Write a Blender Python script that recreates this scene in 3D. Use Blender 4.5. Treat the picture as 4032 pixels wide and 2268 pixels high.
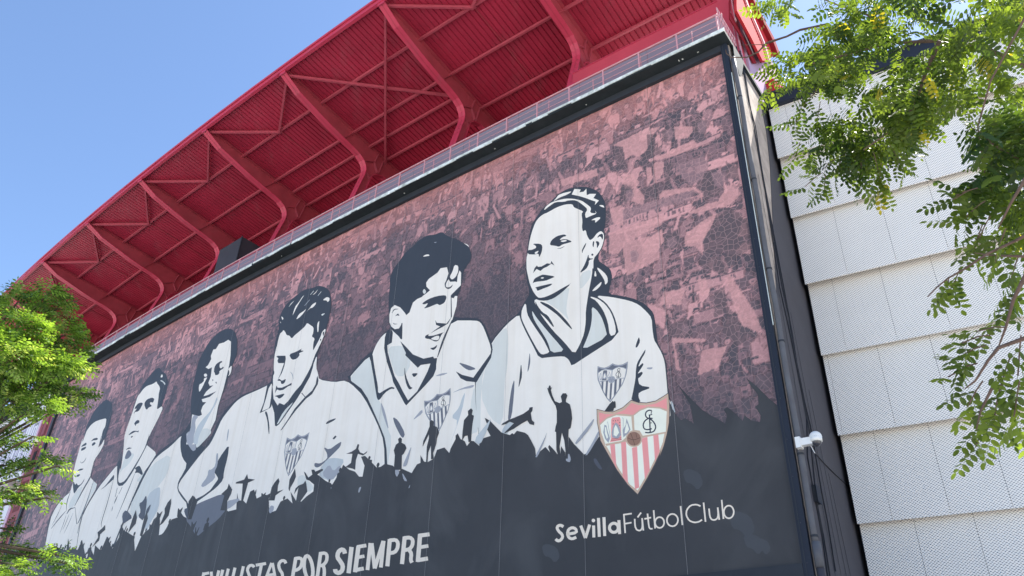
import bpy, bmesh, math, random
import numpy as np
from mathutils import Vector, Matrix
from mathutils.geometry import delaunay_2d_cdt
random.seed(7); rng = np.random.default_rng(11)
for o in list(bpy.data.objects): bpy.data.objects.remove(o)
scene = bpy.context.scene; COL = scene.collection
# ------------------------------------------------------------------ camera, sky, sun, exposure
cam_d = bpy.data.cameras.new('camera'); cam = bpy.data.objects.new('camera', cam_d); COL.objects.link(cam)
Rm = Matrix(((0.99947, -0.03260, 0.0), (-0.016829, -0.515955, -0.856451), (0.02792, 0.855995, -0.516229)))
H = 1.6; FPX = 3060.0
cam.matrix_world = Matrix.Translation((0, 0, H)) @ Rm.to_4x4()
cam_d.sensor_width = 36; cam_d.lens = FPX / 4032 * 36; cam_d.clip_end = 2000; cam_d.clip_start = .05
scene.camera = cam
SUN_AZ, SUN_EL = 62.0, 57.0
w = bpy.data.worlds.new('World'); scene.world = w; w.use_nodes = True
nt = w.node_tree; bg = nt.nodes['Background']
sky = nt.nodes.new('ShaderNodeTexSky'); sky.sky_type = 'NISHITA'; sky.sun_disc = False
sky.sun_elevation = math.radians(SUN_EL); sky.sun_rotation = math.radians(SUN_AZ)
sky.air_density = .9; sky.dust_density = 0.35; sky.ozone_density = 3.4; sky.altitude = 0
nt.links.new(sky.outputs[0], bg.inputs[0]); bg.inputs[1].default_value = 0.125
sd = bpy.data.lights.new('sun', 'SUN'); sd.energy = 5.0; sd.angle = math.radians(.53); sd.color = (1, .95, .87)
sun = bpy.data.objects.new('sun', sd); COL.objects.link(sun)
sv = Vector((math.sin(math.radians(SUN_AZ)) * math.cos(math.radians(SUN_EL)), math.cos(math.radians(SUN_AZ)) * math.cos(math.radians(SUN_EL)), math.sin(math.radians(SUN_EL))))
sun.rotation_euler = sv.to_track_quat('Z', 'Y').to_euler()
scene.view_settings.view_transform = 'Standard'; scene.view_settings.look = 'None'; scene.view_settings.gamma = 1
scene.view_settings.use_curve_mapping = False; scene.view_settings.exposure = 1.2
# ------------------------------------------------------------------ materials
def lin(c): return tuple((v/255/12.92 if v/255 <= .04045 else ((v/255+.055)/1.055)**2.4) for v in c)
WREF = lin((198, 212, 228))
def alb(r, g, b, k=.74): L = lin((r, g, b)); return tuple(min(.9, L[i]/WREF[i]*k) for i in range(3))
def mat(name, col, rough=.6, spec=.3, noise=0, nscale=3, bump=0, bscale=40, metal=0, stain=None, coords='Object'):
    m = bpy.data.materials.new(name); m.use_nodes = True; t = m.node_tree; b = t.nodes['Principled BSDF']
    b.inputs['Base Color'].default_value = (*col, 1); b.inputs['Roughness'].default_value = rough; b.inputs['Metallic'].default_value = metal
    b.inputs['Specular IOR Level'].default_value = spec
    tc = t.nodes.new('ShaderNodeTexCoord')
    if noise:
        n = t.nodes.new('ShaderNodeTexNoise'); n.inputs['Scale'].default_value = nscale; n.inputs['Detail'].default_value = 7; n.inputs['Roughness'].default_value = .65
        t.links.new(tc.outputs[coords], n.inputs['Vector'])
        r = t.nodes.new('ShaderNodeValToRGB'); r.color_ramp.elements[0].position = .3; r.color_ramp.elements[1].position = .7
        c2 = stain or tuple(v*(1-noise) for v in col); c1 = tuple(min(1, v*(1+noise*.5)) for v in col)
        r.color_ramp.elements[0].color = (*c2, 1); r.color_ramp.elements[1].color = (*c1, 1)
        t.links.new(n.outputs['Fac'], r.inputs[0]); t.links.new(r.outputs[0], b.inputs['Base Color'])
    if bump:
        n2 = t.nodes.new('ShaderNodeTexNoise'); n2.inputs['Scale'].default_value = bscale; n2.inputs['Detail'].default_value = 4
        t.links.new(tc.outputs[coords], n2.inputs['Vector'])
        bp = t.nodes.new('ShaderNodeBump'); bp.inputs['Strength'].default_value = bump; bp.inputs['Distance'].default_value = .01
        t.links.new(n2.outputs['Fac'], bp.inputs['Height']); t.links.new(bp.outputs[0], b.inputs['Normal'])
    return m
PAL = dict(K=(54, 63, 76), D=(57, 62, 70), W=(214, 222, 227), Wc=(228, 230, 228), w2=(194, 208, 216), w3=(172, 189, 204), g=(146, 158, 176), G=(96, 106, 124),
           D2=(74, 82, 98), D3=(66, 73, 83), L=(216, 217, 214), T=(184, 170, 158), T2=(80, 78, 84), R=(214, 150, 158), B=(134, 110, 102), B2=(80, 64, 62), N=(44, 50, 70))
MP = {}
for k, c in PAL.items():
    base = alb(*c)
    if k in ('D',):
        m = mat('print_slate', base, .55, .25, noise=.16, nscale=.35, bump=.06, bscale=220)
        t = m.node_tree  # paler noise swaths mixed into the slate colour
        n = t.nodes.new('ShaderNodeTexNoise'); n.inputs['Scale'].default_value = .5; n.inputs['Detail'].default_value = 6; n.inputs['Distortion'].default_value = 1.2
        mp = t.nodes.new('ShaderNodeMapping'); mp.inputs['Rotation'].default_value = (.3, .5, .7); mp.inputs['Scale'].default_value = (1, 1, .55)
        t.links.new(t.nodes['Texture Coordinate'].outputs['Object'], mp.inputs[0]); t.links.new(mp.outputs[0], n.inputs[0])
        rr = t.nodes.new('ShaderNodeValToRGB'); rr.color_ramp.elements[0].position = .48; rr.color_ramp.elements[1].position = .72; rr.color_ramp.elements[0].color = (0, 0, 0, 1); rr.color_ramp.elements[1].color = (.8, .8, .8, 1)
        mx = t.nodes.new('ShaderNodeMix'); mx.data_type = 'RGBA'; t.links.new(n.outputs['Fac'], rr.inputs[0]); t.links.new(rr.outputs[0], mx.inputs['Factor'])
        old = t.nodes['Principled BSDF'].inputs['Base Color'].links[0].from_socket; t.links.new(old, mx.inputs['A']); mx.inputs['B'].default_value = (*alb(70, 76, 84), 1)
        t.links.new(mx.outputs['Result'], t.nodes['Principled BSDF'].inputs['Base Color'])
    elif k in ('W', 'w2', 'w3'):
        m = mat('print_' + k, base, .5, .25, noise=.05, nscale=.8, bump=.05, bscale=160)
        t = m.node_tree; b = t.nodes['Principled BSDF']
        # rain streaks: thin vertical stains stretched in z
        n = t.nodes.new('ShaderNodeTexNoise'); n.inputs['Scale'].default_value = 5; n.inputs['Detail'].default_value = 5
        mp = t.nodes.new('ShaderNodeMapping'); mp.inputs['Scale'].default_value = (1, 1, .04)
        t.links.new(t.nodes['Texture Coordinate'].outputs['Object'], mp.inputs[0]); t.links.new(mp.outputs[0], n.inputs[0])
        rr = t.nodes.new('ShaderNodeValToRGB'); rr.color_ramp.elements[0].position = .45; rr.color_ramp.elements[1].position = .8; rr.color_ramp.elements[0].color = (1, 1, 1, 1); rr.color_ramp.elements[1].color = (.94, .925, .90, 1)
        mx = t.nodes.new('ShaderNodeMix'); mx.data_type = 'RGBA'; mx.blend_type = 'MULTIPLY'; mx.inputs['Factor'].default_value = 1
        t.links.new(n.outputs['Fac'], rr.inputs[0]); t.links.new(b.inputs['Base Color'].links[0].from_socket, mx.inputs['A']); t.links.new(rr.outputs[0], mx.inputs['B'])
        t.links.new(mx.outputs['Result'], b.inputs['Base Color'])
    else:
        m = mat('print_' + k, base, .5, .25, noise=.06, nscale=1.2, bump=.05, bscale=160)
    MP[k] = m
RED = lin((196, 34, 62)); REDL = (.62, .11, .12)
M_sheet = mat('red_roof_sheet', (.37, .025, .058), .5, .3, noise=.2, nscale=.5, bump=.1)
M_rib = mat('red_rib_paint', (.50, .042, .09), .5, .4, noise=.08, nscale=1)
M_web = mat('red_web_paint', (.38, .055, .08), .55, .3, noise=.22, nscale=1.3)
for m_ in (M_sheet, M_rib, M_web):
    t = m_.node_tree; b_ = t.nodes['Principled BSDF']; n = t.nodes.new('ShaderNodeTexNoise'); n.inputs['Scale'].default_value = 1.1; n.inputs['Detail'].default_value = 9; n.inputs['Roughness'].default_value = .72
    mp = t.nodes.new('ShaderNodeMapping'); mp.inputs['Scale'].default_value = (1, .35, 1.5); t.links.new(t.nodes['Texture Coordinate'].outputs['Object'], mp.inputs[0]); t.links.new(mp.outputs[0], n.inputs[0])
    rr = t.nodes.new('ShaderNodeValToRGB'); rr.color_ramp.elements[0].position = .52; rr.color_ramp.elements[1].position = .80; rr.color_ramp.elements[0].color = (0, 0, 0, 1); rr.color_ramp.elements[1].color = (.55, .55, .55, 1)
    mx = t.nodes.new('ShaderNodeMix'); mx.data_type = 'RGBA'; t.links.new(n.outputs['Fac'], rr.inputs[0]); t.links.new(rr.outputs[0], mx.inputs['Factor']); t.links.new(b_.inputs['Base Color'].links[0].from_socket, mx.inputs['A']); mx.inputs['B'].default_value = (.30, .09, .11, 1)
    t.links.new(mx.outputs['Result'], b_.inputs['Base Color'])
M_purl = mat('red_purlin_lit', (.43, .075, .11), .5, .3, noise=.15, nscale=3)  # same red as the roof, paler to stand in for light off the ground
M_rail = mat('rail_paint', (.60, .30, .33), .45, .4, noise=.15, nscale=5)
M_par = mat('parapet_sheet', (.22, .155, .19), .35, .5, noise=.3, nscale=1.2, stain=(.22, .20, .23))
M_beam = mat('crimson_beam_paint', (.50, .06, .09), .35, .5, noise=.1, nscale=.6)
M_pink = mat('pale_pink_render', (.46, .33, .44), .85, .05, noise=.08, nscale=.6)
M_slabw = mat('white_slab_edge_paint', (.78, .82, .80), .7, .2, noise=.3, nscale=4, stain=(.38, .42, .38), bump=.4, bscale=30)
M_slabd = mat('dark_slab_soffit', alb(40, 50, 58), .8, .15, noise=.3, nscale=1.5, bump=.3, bscale=20)
M_frame = mat('dark_frame_metal', alb(46, 54, 66), .65, .2, noise=.12, nscale=2)
M_navy = mat('navy_frame_metal', alb(32, 41, 58), .6, .25, noise=.1, nscale=1)
M_black = mat('black_box_sheet', alb(50, 54, 66), .6, .3, noise=.15, nscale=2)
M_conc = mat('old_concrete', alb(160, 160, 162), .9, .1, noise=.35, nscale=1.6, bump=.6, bscale=12)
M_dark = mat('dark_wall_paint', alb(66, 70, 82), .7, .25, noise=.14, nscale=.8, bump=.1, bscale=60)
M_pipe = mat('grey_pipe', alb(80, 88, 100), .6, .4, noise=.25, nscale=2, stain=alb(72, 76, 86))
M_cable = mat('black_cable', (.02, .022, .03), .6, .3, noise=.2, nscale=9)
M_cond = mat('pale_conduit', (.6, .66, .64), .4, .4, noise=.1, nscale=5)
M_white = mat('camera_white_plastic', (.8, .8, .78), .35, .5, noise=.04, nscale=6)
M_glass = mat('camera_dome_glass', (.05, .05, .06), .08, .8, noise=.1, nscale=6)
M_brown = mat('brown_bounce', (.30, .17, .08), .8, .2, noise=.2, nscale=3)  # for the bounce strips added under the cladding lips
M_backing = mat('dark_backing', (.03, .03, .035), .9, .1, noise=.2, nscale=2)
M_redcol = mat('dark_red_box_column', (.30, .035, .03), .5, .4, noise=.25, nscale=1.5)
M_redcol2 = mat('dark_red_recess', (.16, .012, .012), .6, .3, noise=.2, nscale=2)
M_seam = mat('banner_seam', alb(136, 142, 152), .5, .3, noise=.1, nscale=4)
M_lwhite = mat('left_white_board', (.78, .78, .82), .55, .25, noise=.06, nscale=1)
M_stripe = mat('left_board_purple_print', (.36, .32, .48), .55, .25, noise=.15, nscale=2)
M_pinkl = mat('left_board_pink_print', (.66, .38, .50), .55, .25, noise=.15, nscale=2)
M_beige = mat('beige_ledge', (.55, .48, .42), .8, .2, noise=.15, nscale=2)
M_bark = mat('tree_bark', (.10, .075, .055), .9, .1, noise=.4, nscale=9, bump=.8, bscale=30)
M_twig = mat('twig_bark', (.13, .09, .075), .85, .15, noise=.3, nscale=20)
M_ground = mat('pale_paving', (.56, .52, .46), .85, .2, noise=.2, nscale=.6, bump=.3, bscale=8)
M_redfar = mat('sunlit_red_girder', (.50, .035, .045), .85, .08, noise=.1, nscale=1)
M_redfar2 = mat('dark_red_girder', (.25, .02, .03), .9, .05, noise=.1, nscale=1)  # darker red: painted shade on the shadow strip, plain colour on trim and rivets

# perforated white metal panel
def mesh_panel_mat():
    m = bpy.data.materials.new('expanded_white_metal'); m.use_nodes = True; t = m.node_tree; b = t.nodes['Principled BSDF']; N = t.nodes.new; Lk = t.links.new
    uv = N('ShaderNodeUVMap'); sp = N('ShaderNodeSeparateXYZ'); Lk(uv.outputs[0], sp.inputs[0])
    def mth(op, a, b_=None):
        n = N('ShaderNodeMath'); n.operation = op
        for i, v in enumerate((a, b_)):
            if v is None: continue
            if isinstance(v, (int, float)): n.inputs[i].default_value = v
            else: Lk(v, n.inputs[i])
        return n.outputs[0]
    row = mth('DIVIDE', sp.outputs['Y'], .036); rf = mth('FLOOR', row); rfr = mth('SUBTRACT', row, rf)
    stag = mth('MULTIPLY', mth('MODULO', rf, 2.0), .5)
    cx = mth('FRACT', mth('ADD', mth('DIVIDE', sp.outputs['X'], .085), stag))
    dx = mth('ABSOLUTE', mth('SUBTRACT', cx, .5)); dy = mth('ABSOLUTE', mth('SUBTRACT', rfr, .5))
    d = mth('ADD', mth('MULTIPLY', dx, 1.25), mth('MULTIPLY', dy, 1.5))
    mr = N('ShaderNodeMapRange'); mr.inputs['From Min'].default_value = .38; mr.inputs['From Max'].default_value = .50; Lk(d, mr.inputs['Value'])
    n = N('ShaderNodeTexNoise'); n.inputs['Scale'].default_value = 1.2; tc = N('ShaderNodeTexCoord'); Lk(tc.outputs['Object'], n.inputs['Vector'])
    r = N('ShaderNodeValToRGB'); r.color_ramp.elements[0].color = (.86, .84, .80, 1); r.color_ramp.elements[1].color = (.95, .93, .89, 1); Lk(n.outputs['Fac'], r.inputs[0])
    mx = N('ShaderNodeMix'); mx.data_type = 'RGBA'; mx.inputs['A'].default_value = (.045, .055, .08, 1); Lk(mr.outputs[0], mx.inputs['Factor']); Lk(r.outputs[0], mx.inputs['B'])
    Lk(mx.outputs['Result'], b.inputs['Base Color']); b.inputs['Roughness'].default_value = .5
    bp = N('ShaderNodeBump'); bp.inputs['Strength'].default_value = .5; bp.inputs['Distance'].default_value = .01; Lk(mr.outputs[0], bp.inputs['Height']); Lk(bp.outputs[0], b.inputs['Normal'])
    return m
M_mesh = mesh_panel_mat()
def crowd_mat():
    m = bpy.data.materials.new('crowd_print'); m.use_nodes = True; t = m.node_tree; b = t.nodes['Principled BSDF']; N = t.nodes.new; Lk = t.links.new
    at = N('ShaderNodeAttribute'); at.attribute_name = 'ink'
    uv = N('ShaderNodeUVMap')
    vo = N('ShaderNodeTexVoronoi'); vo.voronoi_dimensions = '2D'; vo.feature = 'DISTANCE_TO_EDGE'; vo.inputs['Scale'].default_value = 5.6; Lk(uv.outputs[0], vo.inputs['Vector'])
    mr = N('ShaderNodeMapRange'); mr.inputs['From Min'].default_value = .018; mr.inputs['From Max'].default_value = .06; mr.inputs['To Min'].default_value = 1; mr.inputs['To Max'].default_value = 0; Lk(vo.outputs['Distance'], mr.inputs['Value'])
    ml = N('ShaderNodeMath'); ml.operation = 'MULTIPLY'; Lk(mr.outputs[0], ml.inputs[0]); Lk(at.outputs['Alpha'], ml.inputs[1])
    mx = N('ShaderNodeMix'); mx.data_type = 'RGBA'; Lk(ml.outputs[0], mx.inputs['Factor']); Lk(at.outputs['Color'], mx.inputs['A']); mx.inputs['B'].default_value = (*alb(200, 168, 176), 1)
    # fine brush texture
    n = N('ShaderNodeTexNoise'); n.inputs['Scale'].default_value = 9; n.inputs['Detail'].default_value = 8; n.inputs['Distortion'].default_value = .8; Lk(uv.outputs[0], n.inputs['Vector'])
    r = N('ShaderNodeValToRGB'); r.color_ramp.elements[0].position = .35; r.color_ramp.elements[1].position = .65; r.color_ramp.elements[0].color = (.90, .90, .91, 1); r.color_ramp.elements[1].color = (1.08, 1.07, 1.07, 1); Lk(n.outputs['Fac'], r.inputs[0])
    m2 = N('ShaderNodeMix'); m2.data_type = 'RGBA'; m2.blend_type = 'MULTIPLY'; m2.inputs['Factor'].default_value = 1; Lk(mx.outputs['Result'], m2.inputs['A']); Lk(r.outputs[0], m2.inputs['B'])
    Lk(m2.outputs['Result'], b.inputs['Base Color']); b.inputs['Roughness'].default_value = .5; b.inputs['Specular IOR Level'].default_value = .25
    return m
M_crowd = crowd_mat()
for m_ in list(MP.values())+[M_crowd]:
    t = m_.node_tree; b_ = t.nodes['Principled BSDF']; tc = t.nodes.new('ShaderNodeTexCoord'); n = t.nodes.new('ShaderNodeTexNoise'); n.inputs['Scale'].default_value = .9; n.inputs['Detail'].default_value = 3
    mp = t.nodes.new('ShaderNodeMapping'); mp.inputs['Scale'].default_value = (1, 1, .35); t.links.new(tc.outputs['Object'], mp.inputs[0]); t.links.new(mp.outputs[0], n.inputs[0])
    bp = t.nodes.new('ShaderNodeBump'); bp.inputs['Strength'].default_value = .35; bp.inputs['Distance'].default_value = .12; t.links.new(n.outputs['Fac'], bp.inputs['Height'])
    if b_.inputs['Normal'].links: t.links.new(b_.inputs['Normal'].links[0].from_socket, bp.inputs['Normal'])
    t.links.new(bp.outputs[0], b_.inputs['Normal'])
def leaf_mat(name, c1, c2, c3, trans=.5):
    m = bpy.data.materials.new(name); m.use_nodes = True; t = m.node_tree; N = t.nodes.new; Lk = t.links.new
    b = t.nodes['Principled BSDF']; out = t.nodes['Material Output']
    at = N('ShaderNodeAttribute'); at.attribute_name = 'tint'
    r = N('ShaderNodeValToRGB'); e = r.color_ramp.elements; e[0].color = (*c1, 1); e[1].color = (*c2, 1); k = e.new(.93); k.color = (*c2, 1); e[-1].color = (*c3, 1)
    Lk(at.outputs['Fac'], r.inputs[0]); Lk(r.outputs[0], b.inputs['Base Color']); b.inputs['Roughness'].default_value = .42; b.inputs['Specular IOR Level'].default_value = .35
    tr = N('ShaderNodeBsdfTranslucent'); hs = N('ShaderNodeMix'); hs.data_type = 'RGBA'; hs.blend_type = 'MULTIPLY'; hs.inputs['Factor'].default_value = 1; hs.inputs['B'].default_value = (2.5, 2.3, .9, 1)
    Lk(r.outputs[0], hs.inputs['A']); Lk(hs.outputs['Result'], tr.inputs[0])
    ms = N('ShaderNodeMixShader'); ms.inputs[0].default_value = trans; Lk(b.outputs[0], ms.inputs[1]); Lk(tr.outputs[0], ms.inputs[2]); Lk(ms.outputs[0], out.inputs[0])
    return m
M_leafL = leaf_mat('left_tree_leaf', (.022, .055, .014), (.20, .34, .06), (.28, .36, .12), .38)
M_leafR = leaf_mat('right_tree_leaf', (.022, .048, .012), (.13, .19, .03), (.30, .27, .03), .5)

# ------------------------------------------------------------------ facade geometry: a gently curved front, s along it, off outwards, z up
CX, CY, RC = 263.87, 365.37, 432.27
A0 = math.atan2(17.9 - CY, 6.7 - CX)
SEAMS = [1.2] + [-2.765 - 2.866*k for k in range(0, 24)]
def pc(s, off):
    a = A0 + s/RC; return (CX + (RC+off)*math.cos(a), CY + (RC+off)*math.sin(a))
def F(s, off, z):
    """point on the faceted front (straight between the seams)"""
    for i in range(len(SEAMS)-1):
        if s >= SEAMS[i+1]: break
    s0, s1 = SEAMS[i], SEAMS[i+1]; t = (s - s0)/(s1 - s0); a, b = pc(s0, off), pc(s1, off)
    return Vector((a[0]*(1-t)+b[0]*t, a[1]*(1-t)+b[1]*t, z))
def ray(px, py):
    v = Vector((px - 2016, -(py - 1134), -FPX)); return (Rm @ v).normalized()
def at(px, py, dist): return Vector((0, 0, H)) + ray(px, py) * dist
# ------------------------------------------------------------------ object helpers
def link(o, parent=None):
    COL.objects.link(o)
    if parent: o.parent = parent
    return o
def tag(o, label=None, cat=None, group=None, kind=None):
    if label: o['label'] = label
    if cat: o['category'] = cat
    if group: o['group'] = group
    if kind: o['kind'] = kind
    return o
def thing(name, label, cat, group=None, loc=(0, 0, 0)):
    o = bpy.data.objects.new(name, None); link(o); o.empty_display_size = .3
    return tag(o, label, cat, group)
class MB:
    def __init__(s): s.v = []; s.f = []; s.m = []; s.uv = []
    def add(s, vs, fs, mi=0, uv=None):
        n = len(s.v); s.v += [tuple(v) for v in vs]; s.f += [tuple(i+n for i in f) for f in fs]; s.m += [mi]*len(fs)
    def hexa(s, c, mi=0):  # 8 corners: bottom 4 then top 4
        s.add(c, [(0, 3, 2, 1), (4, 5, 6, 7), (0, 1, 5, 4), (1, 2, 6, 5), (2, 3, 7, 6), (3, 0, 4, 7)], mi)
    def fbox(s, s0, s1, o0, o1, z0, z1, mi=0, step=2.866):
        """box along the front between s0<s1"""
        n = max(1, int(abs(s1-s0)/step+.99))
        for k in range(n):
            a = s0+(s1-s0)*k/n; b = s0+(s1-s0)*(k+1)/n
            s.hexa([F(a, o0, z0), F(b, o0, z0), F(b, o1, z0), F(a, o1, z0), F(a, o0, z1), F(b, o0, z1), F(b, o1, z1), F(a, o1, z1)], mi)
    def bar(s, p, q, w, h, up=(0, 0, 1), mi=0):
        p = Vector(p); q = Vector(q); d = (q-p).normalized(); x = d.cross(Vector(up))
        if x.length < 1e-4: x = d.cross(Vector((1, 0, 0)))
        x.normalize(); y = x.cross(d)
        c = []
        for e in (p, q): c += [e - x*w/2 - y*h/2, e + x*w/2 - y*h/2, e + x*w/2 + y*h/2, e - x*w/2 + y*h/2]
        s.hexa(c, mi)
    def tube(s, pts, r, n=8, mi=0):
        pts = [Vector(p) for p in pts]; base = len(s.v); rr = r if isinstance(r, (list, tuple)) else [r]*len(pts)
        for i, p in enumerate(pts):
            d = (pts[min(i+1, len(pts)-1)] - pts[max(i-1, 0)]).normalized(); x = d.cross(Vector((.13, .21, .97)))
            if x.length < .05: x = d.cross(Vector((1, 0, 0)))
            x.normalize(); y = d.cross(x)
            for k in range(n): a = 2*math.pi*k/n; s.v.append(tuple(p + x*math.cos(a)*rr[i] + y*math.sin(a)*rr[i]))
        for i in range(len(pts)-1):
            for k in range(n):
                a = base+i*n+k; b = base+i*n+(k+1) % n; s.f.append((a, b, b+n, a+n)); s.m.append(mi)
        s.f.append(tuple(base+k for k in range(n))[::-1]); s.m.append(mi); s.f.append(tuple(base+(len(pts)-1)*n+k for k in range(n))); s.m.append(mi)
    def prism(s, pts, d, mi=0):
        """planar polygon pts (Vectors) extruded by vector d"""
        n = len(pts); A = [Vector(p) for p in pts]; B = [p + Vector(d) for p in A]
        s.add(A+B, [tuple(range(n))[::-1], tuple(range(n, 2*n))] + [(i, (i+1) % n, n+(i+1) % n, n+i) for i in range(n)], mi)
    def mesh(s, name, mats, smooth=False):
        me = bpy.data.meshes.new(name); me.from_pydata(s.v, [], s.f)
        for m in (mats if isinstance(mats, (list, tuple)) else [mats]): me.materials.append(m)
        me.polygons.foreach_set('material_index', s.m)
        if smooth: me.polygons.foreach_set('use_smooth', [True]*len(s.f))
        bm = bmesh.new(); bm.from_mesh(me); bmesh.ops.recalc_face_normals(bm, faces=bm.faces); bm.to_mesh(me); bm.free(); me.update()
        return me
    def build(s, name, mats, parent=None, smooth=False):
        return link(bpy.data.objects.new(name, s.mesh(name, mats, smooth)), parent)
# ------------------------------------------------------------------ setting: ground
g = MB(); g.add([(-900, -900, 0), (900, -900, 0), (900, 900, 0), (-900, 900, 0)], [(0, 1, 2, 3)])
tag(g.build('ground', M_ground), kind='structure')
# ------------------------------------------------------------------ stadium block behind the banner
blk = thing('stadium_building', 'concrete stadium block carrying the mural, with dark painted return wall at its right end', 'building')
b = MB(); b.fbox(-70, .0, -8.0, -.06, 0, 21.98); b.build('wall', M_dark, blk)
b = MB(); b.fbox(-.05, .24, -6.0, -.02, 0, 22.0); tag(b.build('return_wall', M_conc, blk), 'bare grey concrete return wall at the corner')
def rp(s, off, z): p = pc(s, off); return Vector((p[0], p[1], z))
tdir = (rp(.5, 0, 0) - rp(0, 0, 0)).normalized(); ndir = Vector((math.cos(A0), math.sin(A0), 0))
b = MB(); b.prism([rp(.243, o, z) for o, z in ((-3.6, 21.7), (-2.82, 21.7), (-2.83, 20.2), (-2.5, 18.6), (-1.6, 15.8), (-.7, 13.0), (-.25, 11.6), (-.0, 10.6), (-.0, 0), (-5.5, 0), (-5.2, 8))], tdir*.012)
tag(b.build('painted_cladding', M_dark, blk), 'dark slate painted part of the return wall')
for k in range(5):
    b = MB(); o = -.9-.6*k; b.bar(rp(.27, o, 2), rp(.27, o*.75-.1, 17-2.2*k), .004, .02, up=ndir); b.build('wall_joint', M_frame, blk)
# ledge slab
sl = thing('ledge_slab', 'projecting dark concrete ledge with flaking white front edge above the mural', 'ledge')
b = MB(); b.fbox(-70, .34, -2.9, .58, 22.0, 22.17); b.build('slab', M_slabd, sl)
random.seed(3); b = MB(); s = .345
while s > -70:
    L = random.uniform(.25, .9); zz = 22.02+random.random()*.03 if random.random() < .8 else 22.06+random.random()*.04
    o1 = .60+random.random()*.006
    b.fbox(s-L, s, .575, o1, zz, 22.185, step=3); s -= L
    if random.random() < .05: s -= random.uniform(.03, .12)
tag(b.build('edge_strip', M_slabw, sl), 'flaking white painted front edge')
b = MB()
for s in (-.75, -1.3, -1.42, -5.1, -9.3, -14.2, -22.5): b.fbox(s, s+random.uniform(.03, .07), .25, .28+random.random()*.04, 21.99, 22.001)
tag(b.build('soffit_scar', M_slabw, sl), kind='stuff')
b = MB(); b.prism([rp(.33, o, z) for o, z in ((-.9, 22.0), (-.1, 22.0), (-.05, 21.4), (-.25, 20.7), (-.5, 20.9), (-1.0, 21.9))], tdir*.03); b.build('cable_tray', M_slabd, sl)
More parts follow.
